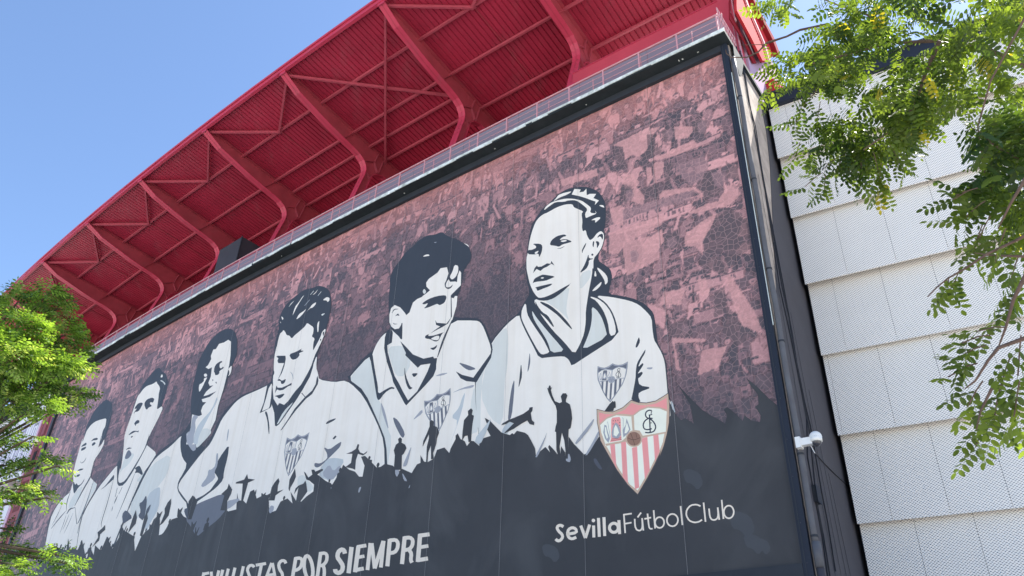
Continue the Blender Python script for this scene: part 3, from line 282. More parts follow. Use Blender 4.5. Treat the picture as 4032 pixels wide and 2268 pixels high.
'f5':[(0,'K',[-14.513,16.426,-14.585,16.768,-14.62,17.066,-14.634,17.481,-14.656,17.749,-14.697,18.015,-14.681,18.195,-14.598,18.386,-14.51,18.507,-14.366,18.625,-14.261,18.721,-14.139,18.847,-14.057,18.93,-13.969,19.018,-13.86,19.077,-13.67,19.142,-13.524,19.208,-13.341,19.309,-13.171,19.364,-12.924,19.404,-12.733,19.389,-12.496,19.311,-12.314,19.278,-12.089,19.273,-11.951,19.217,-11.827,19.082,-11.708,18.972,-11.53,18.825,-11.386,18.722,-11.196,18.606,-11.031,18.473,-10.801,18.252,-10.667,18.117,-10.554,17.993,-10.485,17.891,-10.424,17.756,-10.387,17.661,-10.354,17.554,-10.354,17.461,-10.387,17.332,-10.438,17.246,-10.533,17.156,-10.595,17.093,-10.658,17.023,-10.692,16.931,-10.713,16.769,-10.728,16.623,-10.746,16.416,-10.775,16.282,-10.832,16.151,-10.865,16.067,-10.892,15.986,-10.9,15.924,-10.894,15.847,-10.892,15.844,-10.892,15.914,-10.895,15.883,-10.901,15.736,-10.926,15.595,-10.983,15.383,-11.015,15.258,-11.039,15.148,-10.802,15.025,-10.188,14.825,-9.904,14.714,-9.784,14.627,-9.691,14.53,-9.577,14.371,-9.505,14.253,-9.437,14.11,-9.37,13.965,-9.269,13.739,-9.209,13.575,-9.157,13.382,-9.149,13.241,-9.182,13.075,-9.264,12.919,-9.439,12.69,-9.565,12.522,-9.712,12.322,-9.778,12.246,-9.799,12.251,-9.795,12.082,-9.767,11.654,-9.693,11.15,-9.538,10.315,-9.465,9.791,-9.433,9.278,-10.307,9.229,-12.763,9.646,-13.827,10.074,-13.852,10.715,-13.966,11.14,-14.237,11.579,-14.559,12.074,-15.123,12.916,-15.535,13.393,-16.007,13.738,-16.257,13.938,-16.412,14.095,-16.431,14.163,-16.32,14.177,-16.174,14.287,-15.911,14.555,-15.707,14.706,-15.451,14.822,-15.312,14.87,-15.215,14.877,-15.136,14.942,-15.032,15.099,-14.942,15.228,-14.818,15.397,-14.713,15.488,-14.572,15.549,-14.467,15.585,-14.344,15.617,-14.323,15.698,-14.393,15.876,-14.434,16.022,-14.47,16.216]),(1,'W',[-15.111,14.887,-15.025,15.084,-14.933,15.224,-14.785,15.383,-14.622,15.476,-14.355,15.554,-14.221,15.556,-14.146,15.482,-13.991,15.335,-13.677,15.041,-13.157,14.643,-12.187,13.953,-11.794,13.71,-11.723,13.753,-11.629,13.91,-11.459,14.271,-11.323,14.539,-11.147,14.863,-10.823,14.912,-10.189,14.717,-9.901,14.614,-9.791,14.541,-9.709,14.452,-9.613,14.299,-9.492,14.047,-9.285,13.565,-9.209,13.316,-9.217,13.157,-9.368,12.953,-9.743,12.594,-9.877,12.402,-9.842,12.271,-9.815,12.058,-9.779,11.648,-9.703,11.152,-9.551,10.318,-9.48,9.794,-9.447,9.281,-10.292,9.227,-12.663,9.629,-13.709,10.053,-13.793,10.703,-13.93,11.133,-14.2,11.571,-14.521,12.065,-15.083,12.907,-15.498,13.384,-15.981,13.732,-16.191,13.915,-16.23,14.025,-16.247,14.085,-16.249,14.128,-16.046,14.28,-15.532,14.622,-15.297,14.684,-15.21,14.5,-15.169,14.512,-15.152,14.726]),(2,'w2',[-16.051,14.255,-15.531,14.604,-15.295,14.672,-15.209,14.497,-15.116,14.282,-14.966,13.913,-14.862,13.643,-14.744,13.325,-14.656,13.1,-14.551,12.846,-14.451,12.684,-14.302,12.526,-14.144,12.237,-13.894,11.671,-13.737,11.359,-13.584,11.124,-13.536,10.81,-13.565,10.249,-13.6,10.036,-13.659,10.047,-13.713,10.248,-13.794,10.76,-13.93,11.133,-14.2,11.571,-14.521,12.065,-15.083,12.907,-15.498,13.384,-15.981,13.732,-16.193,13.926,-16.238,14.063]),(2,'w2',[-14.138,14.81,-13.666,14.708,-13.44,14.586,-13.33,14.375,-13.209,14.183,-13.012,13.905,-13.0,13.696,-13.164,13.44,-13.325,13.364,-13.574,13.428,-13.76,13.613,-13.985,14.025,-14.13,14.333,-14.271,14.703]),(2,'w2',[-9.824,12.03,-9.781,11.641,-9.714,11.262,-9.586,10.694,-9.629,10.468,-9.864,10.449,-9.961,10.678,-9.973,11.293,-9.947,11.679,-9.872,12.041]),(3,'K',[-15.284,14.819,-15.18,14.79,-15.112,14.692,-15.041,14.471,-14.966,14.255,-14.846,13.927,-14.757,13.693,-14.648,13.425,-14.588,13.237,-14.543,13.028,-14.451,12.965,-14.263,13.014,-14.119,13.045,-13.941,13.077,-13.828,13.068,-13.719,13.013,-13.683,12.982,-13.699,12.958,-13.739,12.962,-13.825,12.995,-13.927,12.988,-14.102,12.937,-14.227,12.863,-14.369,12.725,-14.452,12.69,-14.521,12.737,-14.578,12.83,-14.651,13.021,-14.728,13.232,-14.851,13.584,-14.946,13.841,-15.062,14.142,-15.134,14.334,-15.198,14.519,-15.246,14.644,-15.302,14.777]),(3,'K',[-14.481,15.593,-14.206,15.541,-14.127,15.395,-14.119,14.97,-14.356,14.919,-14.293,14.632,-14.066,14.129,-13.748,13.472,-13.482,13.125,-13.214,12.728,-12.915,12.319,-12.503,12.57,-12.303,12.871,-12.075,13.236,-11.971,13.511,-11.69,13.492,-11.671,13.213,-11.778,12.97,-12.116,12.717,-12.679,12.344,-12.978,12.146,-13.078,12.249,-13.786,13.242,-13.899,13.511,-14.26,14.182,-14.515,14.844,-14.551,15.308]),(3,'K',[-13.662,14.898,-13.287,14.293,-13.312,14.213,-12.585,13.508,-12.456,13.585,-12.005,13.521,-11.677,13.433,-11.667,13.651,-11.82,13.679,-11.863,13.76,-12.345,13.807,-12.908,14.131,-13.324,14.565]),(3,'K',[-13.258,13.676,-13.184,13.42,-13.093,13.213,-12.94,12.943,-12.848,12.821,-12.765,12.778,-12.769,12.752,-12.863,12.729,-12.936,12.768,-13.03,12.891,-13.103,13.027,-13.192,13.251,-13.241,13.435,-13.275,13.68]),(3,'K',[-12.804,13.345,-12.615,13.304,-12.565,13.267,-12.625,13.213,-12.672,13.188,-12.729,13.18,-12.779,13.217,-12.851,13.321]),(3,'K',[-14.23,15.615,-14.159,15.567,-14.07,15.53,-13.915,15.484,-13.824,15.476,-13.744,15.503,-13.713,15.551,-13.716,15.646,-13.703,15.682,-13.668,15.679,-13.649,15.637,-13.639,15.531,-13.637,15.451,-13.644,15.351,-13.627,15.23,-13.577,15.023,-13.584,14.953,-13.65,14.98,-13.717,15.056,-13.824,15.222,-13.921,15.324,-14.061,15.416,-14.147,15.492,-14.226,15.593]),(3,'K',[-10.732,12.889,-10.431,12.681,-9.92,12.448,-9.224,13.148,-9.204,13.352,-9.136,13.302,-9.194,12.983,-9.77,12.244,-10.223,12.395,-10.484,12.564]),(3,'G',[-10.562,13.167,-10.305,13.04,-10.113,12.934,-9.879,12.792,-9.855,12.74,-10.027,12.748,-10.145,12.782,-10.272,12.859,-10.397,12.961,-10.588,13.145]),(3,'g',[-11.645,12.96,-11.481,12.978,-11.337,12.971,-11.133,12.934,-11.117,12.912,-11.278,12.893,-11.422,12.901,-11.628,12.938]),(3,'G',[-13.546,11.819,-13.374,11.707,-13.212,11.534,-12.975,11.209,-12.901,11.047,-12.945,10.956,-12.996,10.95,-13.082,11.024,-13.191,11.159,-13.385,11.431,-13.495,11.61,-13.581,11.791]),(3,'g',[-12.167,11.797,-12.138,11.703,-12.216,11.632,-12.447,11.545,-12.539,11.52,-12.542,11.542,-12.463,11.613,-12.259,11.771]),(3,'g',[-10.775,12.123,-10.499,12.172,-10.27,12.189,-9.962,12.186,-9.86,12.161,-9.907,12.101,-10.026,12.091,-10.285,12.125,-10.496,12.131,-10.774,12.111]),(3,'w3',[-10.248,11.878,-10.304,11.511,-10.381,11.217,-10.519,10.835,-10.618,10.589,-10.732,10.342,-10.705,10.416,-10.522,10.853,-10.527,11.069,-10.726,11.181,-10.728,11.285,-10.535,11.438,-10.438,11.57,-10.384,11.755,-10.333,11.871,-10.255,11.98]),(3,'g',[-14.28,12.531,-14.12,12.295,-13.988,12.039,-13.815,11.628,-13.759,11.465,-13.787,11.456,-13.884,11.61,-14.109,12.018,-14.23,12.277,-14.311,12.526]),(3,'g',[-14.356,11.753,-13.832,10.936,-13.812,10.939,-14.334,11.755]),(1,'W',[-13.496,15.966,-13.338,16.04,-13.204,16.43,-12.993,16.516,-12.666,16.532,-12.76,16.545,-12.538,16.611,-12.352,16.687,-12.558,16.927,-12.596,17.11,-12.479,17.24,-12.037,17.369,-11.891,17.516,-11.563,17.44,-11.455,17.132,-11.539,16.854,-11.62,16.715,-11.471,16.802,-11.415,16.866,-11.338,16.714,-11.083,16.64,-10.986,16.578,-10.978,16.851,-10.903,17.06,-10.816,16.932,-10.786,16.373,-11.222,16.114,-11.028,15.996,-10.918,15.959,-10.916,15.745,-10.925,15.538,-11.079,15.005,-11.392,14.413,-11.696,13.77,-11.82,13.679,-11.863,13.76,-12.345,13.807,-12.908,14.131,-13.324,14.565,-13.571,14.901,-13.608,15.301,-13.661,15.681,-13.82,15.486,-14.052,15.525,-14.27,15.714,-14.4,15.939,-14.456,16.301,-14.4,16.568,-14.219,16.652,-13.88,16.431,-13.611,16.126]),(1,'W',[-11.138,17.389,-11.028,17.325,-10.98,17.242,-10.968,17.097,-10.986,16.993,-11.046,16.874,-11.108,16.814,-11.21,16.78,-11.28,16.805,-11.359,16.902,-11.36,16.986,-11.282,17.099,-11.236,17.203,-11.197,17.354]),(1,'W',[-12.903,18.451,-12.82,18.47,-12.749,18.466,-12.651,18.438,-12.596,18.407,-12.553,18.357,-12.596,18.351,-12.751,18.384,-12.839,18.408,-12.908,18.434]),(1,'g',[-12.36,18.905,-12.264,18.884,-12.24,18.868,-12.276,18.849,-12.313,18.857,-12.374,18.897]),(1,'w2',[-12.734,16.792,-12.687,16.855,-12.638,16.838,-12.561,16.733,-12.554,16.672,-12.612,16.621,-12.661,16.638,-12.727,16.731]),(1,'W',[-10.762,18.228,-10.633,18.138,-10.563,18.066,-10.513,17.974,-10.523,17.972,-10.599,18.057,-10.669,18.129,-10.773,18.226]),(3,'K',[-11.588,16.741,-11.506,16.806,-11.491,16.794,-11.535,16.701,-11.543,16.633,-11.518,16.555,-11.466,16.513,-11.358,16.484,-11.284,16.492,-11.201,16.54,-11.187,16.529,-11.232,16.453,-11.283,16.419,-11.369,16.41,-11.436,16.433,-11.521,16.5,-11.569,16.568,-11.606,16.674]),(3,'K',[-11.429,16.823,-11.312,16.733,-11.215,16.706,-11.025,16.709,-11.032,16.724,-11.229,16.747,-11.308,16.768,-11.425,16.834]),(3,'K',[-12.652,16.246,-12.476,16.297,-12.308,16.314,-12.057,16.308,-11.859,16.281,-11.606,16.22,-11.495,16.165,-11.461,16.085,-11.468,16.013,-11.518,15.909,-11.592,15.862,-11.73,15.846,-11.808,15.866,-11.867,15.93,-11.939,15.953,-12.062,15.948,-12.159,15.944,-12.284,15.938,-12.39,15.942,-12.536,15.958,-12.56,15.984,-12.475,16.034,-12.43,16.073,-12.4,16.125,-12.431,16.144,-12.539,16.141,-12.612,16.159,-12.691,16.207]),(3,'K',[-11.244,16.088,-11.047,16.173,-10.87,16.083,-11.001,16.037,-11.093,15.918,-11.201,15.984,-11.106,15.158,-11.272,14.92,-11.536,14.856,-11.805,14.821,-12.109,14.767,-11.844,14.861,-11.644,14.917,-11.863,15.042,-11.921,15.264,-11.837,15.121,-11.342,14.941,-11.156,15.116,-11.202,15.628]),(3,'K',[-12.371,14.689,-12.357,14.733,-12.313,14.752,-12.216,14.756,-12.187,14.742,-12.212,14.7,-12.155,14.671,-11.987,14.638,-11.809,14.623,-11.523,14.619,-11.44,14.607,-11.513,14.581,-11.567,14.521,-11.63,14.396,-11.691,14.345,-11.786,14.341,-11.888,14.383,-12.053,14.494,-12.158,14.553,-12.26,14.591,-12.316,14.62,-12.36,14.657]),(3,'K',[-11.094,15.015,-11.337,14.604,-11.441,14.397,-11.531,14.17,-11.589,13.992,-11.668,13.683,-11.637,13.666,-11.516,13.952,-11.446,14.121,-11.356,14.346,-11.265,14.557,-11.065,14.995]),(4,'W',[-12.038,14.543,-11.877,14.569,-11.775,14.568,-11.677,14.539,-11.643,14.494,-11.653,14.41,-11.687,14.379,-11.764,14.385,-11.861,14.419,-12.033,14.501]),(3,'K',[-12.03,14.149,-11.914,14.132,-11.832,14.14,-11.742,14.178,-11.718,14.165,-11.748,14.094,-11.789,14.056,-11.862,14.03,-11.931,14.049,-12.035,14.125]),(3,'K',[-14.315,16.316,-14.213,16.409,-14.152,16.423,-13.988,16.386,-13.99,16.402,-14.169,16.466,-14.256,16.448,-14.332,16.329]),(3,'K',[-14.099,16.129,-14.001,16.185,-13.94,16.169,-13.884,16.073,-13.889,16.054,-13.96,16.103,-14.021,16.118,-14.105,16.11]),(3,'K',[-14.198,15.842,-14.133,15.77,-14.069,15.738,-13.947,15.717,-13.95,15.729,-14.073,15.769,-14.117,15.79,-14.19,15.848])],
'f1':[(0,'K',[-40.099,16.139,-40.081,16.331,-40.127,16.597,-40.263,17.085,-40.309,17.325,-40.286,17.442,-40.227,17.592,-40.097,17.857,-40.005,18.019,-39.898,18.166,-39.819,18.259,-39.724,18.347,-39.601,18.404,-39.383,18.462,-39.233,18.507,-39.069,18.565,-38.904,18.602,-38.651,18.637,-38.433,18.586,-38.132,18.424,-37.909,18.314,-37.641,18.199,-37.499,18.078,-37.402,17.885,-37.322,17.757,-37.215,17.623,-37.147,17.499,-37.08,17.318,-37.031,17.061,-36.971,16.592,-36.956,16.321,-36.977,16.096,-37.0,15.989,-37.04,15.94,-37.156,15.833,-37.412,15.609,-38.062,15.635,-39.514,15.939]),(1,'W',[-40.097,16.453,-40.061,16.769,-40.042,16.93,-40.03,17.024,-39.96,17.113,-39.793,17.244,-39.651,17.316,-39.456,17.368,-39.304,17.395,-39.113,17.41,-38.881,17.403,-38.486,17.371,-38.189,17.338,-37.828,17.289,-37.654,17.187,-37.568,16.978,-37.527,16.849,-37.509,16.728,-37.533,16.655,-37.611,16.591,-37.637,16.514,-37.624,16.384,-37.591,16.276,-37.523,16.134,-37.506,16.022,-37.531,15.878,-37.553,15.905,-37.582,16.118,-37.58,16.109,-37.544,15.874,-37.532,15.729,-37.539,15.595,-37.475,15.555,-37.309,15.588,-37.207,15.672,-37.116,15.855,-37.038,15.847,-36.93,15.645,-36.936,15.47,-37.057,15.228,-37.186,15.063,-37.395,14.884,-37.482,14.71,-37.494,14.449,-37.482,14.241,-37.441,13.973,-37.281,13.791,-36.918,13.597,-36.607,13.441,-36.179,13.239,-36.164,12.95,-36.547,12.414,-36.744,12.091,-36.863,11.803,-36.658,11.179,-36.041,9.924,-36.741,9.555,-39.279,9.85,-40.526,10.438,-40.999,11.651,-41.135,12.278,-40.993,12.625,-40.804,12.852,-40.465,13.082,-40.15,13.223,-39.692,13.354,-39.522,13.496,-39.545,13.731,-39.557,13.867,-39.564,13.979,-39.637,14.106,-39.818,14.317,-39.934,14.515,-40.047,14.808,-40.113,15.062,-40.167,15.417,-40.21,15.699,-40.265,16.06,-40.285,16.314,-40.281,16.597,-40.242,16.625,-40.148,16.413]),(2,'w2',[-38.568,13.339,-38.176,13.464,-38.014,13.394,-37.99,13.091,-38.072,12.837,-38.303,12.495,-38.531,12.365,-38.88,12.378,-39.045,12.471,-39.113,12.694,-39.048,12.894,-38.815,13.178]),(2,'w2',[-36.617,13.443,-36.215,13.246,-36.21,12.999,-36.596,12.566,-36.823,12.141,-37.013,11.498,-37.08,11.389,-37.06,11.751,-36.959,12.121,-36.719,12.702,-36.658,13.06,-36.743,13.391]),(3,'K',[-39.524,13.407,-40.319,13.23,-40.677,13.079,-41.003,12.824,-41.179,12.575,-41.298,12.2,-41.136,11.6,-40.429,10.058,-40.396,10.053,-41.059,11.585,-41.204,12.176,-41.079,12.545,-40.906,12.79,-40.59,13.044,-40.253,13.199,-39.496,13.393]),(3,'K',[-39.528,13.429,-39.587,12.988,-39.517,12.736,-39.219,12.301,-39.183,12.295,-39.418,12.716,-39.485,12.96,-39.49,13.418]),(3,'K',[-39.291,12.317,-39.794,12.078,-40.076,11.911,-40.571,11.561,-40.528,11.545,-39.961,11.867,-39.681,12.033,-39.25,12.301]),(3,'K',[-38.961,12.105,-38.775,12.267,-38.606,12.305,-38.088,12.301,-38.122,12.329,-38.718,12.383,-38.942,12.333,-39.025,12.126]),(3,'K',[-38.121,12.317,-37.63,11.751,-37.42,11.515,-37.213,11.302,-37.018,11.357,-36.877,11.712,-36.8,12.05,-36.74,12.555,-36.722,12.921,-36.742,13.513,-36.776,13.523,-36.793,12.942,-36.824,12.58,-36.891,12.076,-36.972,11.741,-37.111,11.388,-37.172,11.321,-37.343,11.507,-37.564,11.743,-38.089,12.313]),(3,'K',[-37.31,14.16,-37.414,13.884,-37.54,13.683,-37.789,13.363,-37.976,13.057,-38.29,12.424,-38.234,12.406,-37.842,13.01,-37.634,13.306,-37.386,13.626,-37.28,13.838,-37.255,14.141]),(3,'K',[-39.466,13.953,-39.212,13.775,-39.09,13.728,-39.032,13.783,-38.936,13.757,-38.752,13.638,-38.591,13.601,-38.368,13.626,-38.231,13.7,-38.105,13.862,-38.068,13.864,-38.102,13.707,-38.218,13.604,-38.481,13.499,-38.615,13.421,-38.693,13.326,-38.761,13.261,-38.856,13.191,-39.019,13.295,-39.342,13.634,-39.491,13.825,-39.546,13.967]),(3,'K',[-39.04,12.049,-39.042,11.76,-39.056,11.55,-39.104,11.098,-39.083,11.092,-38.997,11.535,-38.982,11.744,-39.018,12.043]),(3,'K',[-38.678,12.032,-38.733,11.723,-38.775,11.55,-38.868,11.245,-38.846,11.239,-38.716,11.534,-38.674,11.707,-38.657,12.026]),(3,'K',[-40.106,12.748,-40.295,12.33,-40.405,12.112,-40.607,11.752,-40.584,11.745,-40.343,12.092,-40.233,12.311,-40.084,12.741]),(3,'K',[-36.933,11.696,-36.775,10.782,-36.73,10.772,-36.887,11.685]),(3,'K',[-36.491,11.701,-36.066,10.686,-36.023,10.678,-36.446,11.692]),(3,'K',[-38.16,12.027,-38.32,11.593,-38.4,11.371,-38.523,11.019,-38.502,11.013,-38.343,11.355,-38.263,11.576,-38.139,12.021]),(3,'K',[-38.845,16.186,-38.698,16.258,-38.512,16.268,-38.189,16.22,-38.042,16.17,-37.989,16.09,-38.115,16.081,-38.494,16.14,-38.701,16.162,-38.846,16.159]),(3,'K',[-38.577,15.971,-38.432,16.009,-38.309,15.996,-38.141,15.926,-38.109,15.878,-38.196,15.828,-38.286,15.807,-38.429,15.803,-38.518,15.835,-38.601,15.922]),(3,'K',[-40.053,16.081,-40.013,16.155,-39.887,16.197,-39.606,16.23,-39.467,16.201,-39.39,16.091,-39.483,16.054,-39.797,16.069,-39.953,16.07,-40.036,16.057]),(3,'K',[-39.936,15.869,-39.944,15.952,-39.804,15.98,-39.441,15.966,-39.307,15.929,-39.324,15.847,-39.416,15.81,-39.634,15.797,-39.766,15.802,-39.886,15.827]),(3,'K',[-39.514,15.112,-39.271,14.977,-39.1,14.946,-38.93,14.983,-38.842,15.04,-38.767,15.187,-38.797,15.198,-38.912,15.069,-39.005,15.02,-39.161,14.986,-39.254,14.997,-39.498,15.116]),(3,'K',[-39.478,14.589,-39.258,14.63,-39.048,14.623,-38.736,14.563,-38.674,14.529,-38.826,14.503,-39.034,14.51,-39.414,14.555]),(3,'K',[-39.383,14.254,-39.324,14.309,-39.203,14.318,-38.956,14.283,-38.89,14.244,-38.968,14.181,-39.088,14.173,-39.316,14.215]),(3,'K',[-37.623,16.211,-37.544,15.538,-37.487,15.52,-37.565,16.192]),(3,'K',[-36.899,15.57,-37.082,15.238,-37.225,15.077,-37.461,14.903,-37.541,14.725,-37.49,14.346,-37.469,14.34,-37.489,14.708,-37.403,14.879,-37.168,15.053,-37.032,15.218,-36.878,15.561])],
'f2':[(0,'K',[-34.514,16.979,-34.499,17.221,-34.482,17.418,-34.453,17.676,-34.4,17.795,-34.292,17.837,-34.238,17.924,-34.206,18.102,-34.176,18.232,-34.129,18.384,-34.006,18.518,-33.74,18.706,-33.552,18.826,-33.337,18.944,-33.152,19.004,-32.896,19.038,-32.716,18.992,-32.515,18.842,-32.392,18.744,-32.279,18.643,-32.152,18.567,-31.943,18.474,-31.797,18.389,-31.635,18.264,-31.499,18.124,-31.315,17.894,-31.215,17.721,-31.142,17.511,-31.108,17.341,-31.095,17.116,-31.107,16.937,-31.149,16.707,-31.172,16.584,-31.189,16.501,-31.157,16.438,-31.059,16.36,-30.997,16.281,-30.936,16.159,-30.918,16.093,-30.935,16.049,-31.687,16.208,-33.688,16.685]),(1,'W',[-34.428,16.957,-34.407,17.169,-34.393,17.364,-34.379,17.649,-34.336,17.779,-34.242,17.825,-34.14,17.894,-33.975,18.026,-33.835,18.094,-33.644,18.137,-33.427,18.14,-33.07,18.103,-32.849,18.103,-32.639,18.14,-32.532,18.12,-32.467,18.034,-32.366,17.949,-32.177,17.819,-32.059,17.722,-31.948,17.602,-31.903,17.497,-31.899,17.35,-31.873,17.23,-31.811,17.069,-31.766,16.936,-31.715,16.758,-31.674,16.601,-31.621,16.38,-31.509,16.315,-31.28,16.369,-31.162,16.378,-31.089,16.35,-31.037,16.291,-30.975,16.168,-31.117,15.814,-31.537,15.039,-31.702,14.68,-31.703,14.536,-31.576,14.413,-31.256,14.245,-30.946,14.082,-30.482,13.839,-30.341,13.679,-30.44,13.511,-30.64,13.306,-31.054,12.952,-31.301,12.477,-31.515,11.632,-31.682,11.162,-31.894,10.801,-31.839,10.271,-31.495,9.308,-32.301,9.046,-34.858,9.338,-36.151,9.9,-36.719,11.049,-36.875,11.664,-36.682,12.041,-36.441,12.365,-36.023,12.811,-35.692,13.104,-35.271,13.402,-34.943,13.612,-34.531,13.848,-34.248,13.876,-33.941,13.714,-33.804,13.567,-33.76,13.354,-33.763,13.387,-33.816,13.684,-33.881,13.932,-33.996,14.267,-34.097,14.535,-34.239,14.882,-34.36,15.143,-34.525,15.46,-34.557,15.865,-34.47,16.587]),(1,'K',[-34.393,14.06,-34.32,14.151,-34.213,14.138,-34.013,14.016,-33.922,13.835,-33.888,13.499,-33.839,13.281,-33.749,13.062,-33.649,12.937,-33.487,12.838,-33.308,12.807,-33.015,12.825,-32.794,12.946,-32.522,13.237,-32.279,13.523,-31.932,13.961,-31.765,14.247,-31.688,14.538,-31.669,14.761,-31.698,15.037,-31.679,15.0,-31.6,14.632,-31.594,14.421,-31.658,14.25,-31.805,13.984,-32.114,13.479,-32.374,13.131,-32.73,12.747,-33.032,12.617,-33.449,12.669,-33.716,12.845,-33.98,13.247,-34.158,13.541,-34.346,13.887]),(2,'w2',[-33.462,14.308,-32.857,14.249,-32.701,14.113,-32.9,13.824,-33.14,13.661,-33.558,13.536,-33.735,13.424,-33.765,13.266,-33.771,13.332,-33.758,13.657,-33.742,13.905,-33.715,14.211]),(2,'w2',[-30.843,12.901,-30.992,12.618,-31.172,12.513,-31.485,12.529,-31.556,12.602,-31.42,12.773,-31.238,12.879,-30.912,12.975]),(3,'K',[-34.391,13.956,-35.025,13.61,-35.365,13.41,-35.773,13.15,-36.094,12.863,-36.498,12.392,-36.711,12.054,-36.849,11.665,-36.758,11.135,-36.261,9.842,-36.226,9.836,-36.683,11.12,-36.758,11.641,-36.613,12.022,-36.397,12.356,-35.995,12.824,-35.681,13.111,-35.284,13.373,-34.958,13.578,-34.359,13.941]),(3,'K',[-34.374,13.389,-34.282,13.239,-34.308,13.159,-34.465,13.105,-34.651,13.042,-34.968,12.933,-35.202,12.873,-35.478,12.828,-35.47,12.843,-35.175,12.926,-34.957,13.037,-34.697,13.237,-34.554,13.345,-34.451,13.419]),(3,'K',[-32.171,13.36,-31.923,13.408,-31.755,13.38,-31.575,13.263,-31.421,13.139,-31.212,12.944,-31.149,12.854,-31.194,12.819,-31.314,12.856,-31.577,12.986,-31.768,13.044,-31.992,13.062,-32.062,13.106,-32.018,13.201,-32.059,13.261,-32.209,13.319]),(3,'K',[-32.03,13.086,-32.231,12.399,-32.372,11.923,-32.67,10.928,-32.645,10.921,-32.303,11.9,-32.162,12.376,-32.005,13.077]),(3,'K',[-34.301,13.191,-34.239,12.31,-34.23,11.818,-34.253,11.196,-34.213,10.896,-34.041,10.697,-34.019,10.695,-34.156,10.885,-34.185,11.179,-34.162,11.8,-34.18,12.294,-34.276,13.184]),(3,'K',[-33.035,12.541,-33.203,12.217,-33.157,12.201,-32.989,12.524]),(3,'K',[-33.578,12.596,-33.512,12.125,-33.465,12.113,-33.53,12.584]),(3,'K',[-33.259,12.168,-33.257,12.03,-33.286,11.92,-33.361,11.776,-33.394,11.766,-33.406,11.884,-33.377,11.995,-33.293,12.158]),(3,'K',[-33.433,11.645,-33.399,11.524,-33.394,11.455,-33.413,11.399,-33.432,11.418,-33.461,11.519,-33.467,11.588,-33.453,11.664]),(3,'K',[-33.246,17.02,-33.259,17.102,-33.224,17.16,-33.123,17.226,-32.974,17.246,-32.698,17.233,-32.517,17.197,-32.332,17.116,-32.251,17.061,-32.229,17.0,-32.235,16.949,-32.27,16.88,-32.345,16.879,-32.503,16.945,-32.581,16.956,-32.621,16.916,-32.565,16.856,-32.384,16.745,-32.317,16.694,-32.327,16.674,-32.396,16.669,-32.564,16.676,-32.651,16.658,-32.705,16.605,-32.765,16.598,-32.867,16.633,-32.98,16.722,-33.167,16.912]),(3,'K',[-34.303,17.011,-34.297,17.078,-34.246,17.137,-34.119,17.22,-34.0,17.249,-33.823,17.24,-33.687,17.213,-33.516,17.153,-33.463,17.087,-33.498,16.977,-33.552,16.886,-33.654,16.764,-33.795,16.732,-34.052,16.771,-34.152,16.768,-34.147,16.722,-34.168,16.713,-34.225,16.738,-34.191,16.797,-34.045,16.92,-34.057,16.972,-34.235,16.981]),(3,'K',[-33.78,16.027,-33.757,16.1,-33.708,16.145,-33.605,16.187,-33.504,16.186,-33.353,16.14,-33.272,16.091,-33.218,16.013,-33.231,15.977,-33.318,15.964,-33.387,15.962,-33.476,15.972,-33.524,15.946,-33.555,15.87,-33.59,15.874,-33.649,15.959,-33.697,15.994,-33.763,15.997]),(3,'K',[-34.071,15.476,-33.991,15.541,-33.892,15.579,-33.72,15.612,-33.586,15.61,-33.418,15.573,-33.292,15.539,-33.14,15.489,-33.072,15.485,-33.052,15.524,-33.024,15.503,-32.973,15.41,-33.035,15.405,-33.245,15.483,-33.374,15.51,-33.493,15.498,-33.663,15.484,-33.978,15.46]),(3,'K',[-33.721,15.315,-33.638,15.335,-33.577,15.33,-33.507,15.299,-33.508,15.272,-33.582,15.236,-33.643,15.241,-33.722,15.288]),(3,'K',[-33.861,14.643,-33.698,14.701,-33.526,14.69,-33.251,14.606,-33.239,14.585,-33.482,14.613,-33.654,14.624,-33.848,14.621]),(3,'G',[-33.715,14.259,-33.675,14.439,-33.617,14.522,-33.511,14.553,-33.361,14.49,-33.088,14.299,-33.041,14.188,-33.19,14.093,-33.315,14.06,-33.485,14.068,-33.591,14.097,-33.691,14.162]),(3,'W',[-32.254,18.341,-32.223,18.443,-32.171,18.451,-32.07,18.372,-32.025,18.314,-32.012,18.247,-32.063,18.239,-32.208,18.284]),(3,'w2',[-32.147,18.076,-32.046,18.078,-31.881,18.002,-31.564,17.81,-31.443,17.709,-31.451,17.644,-31.521,17.676,-31.695,17.823,-31.856,17.924,-32.093,18.033])],
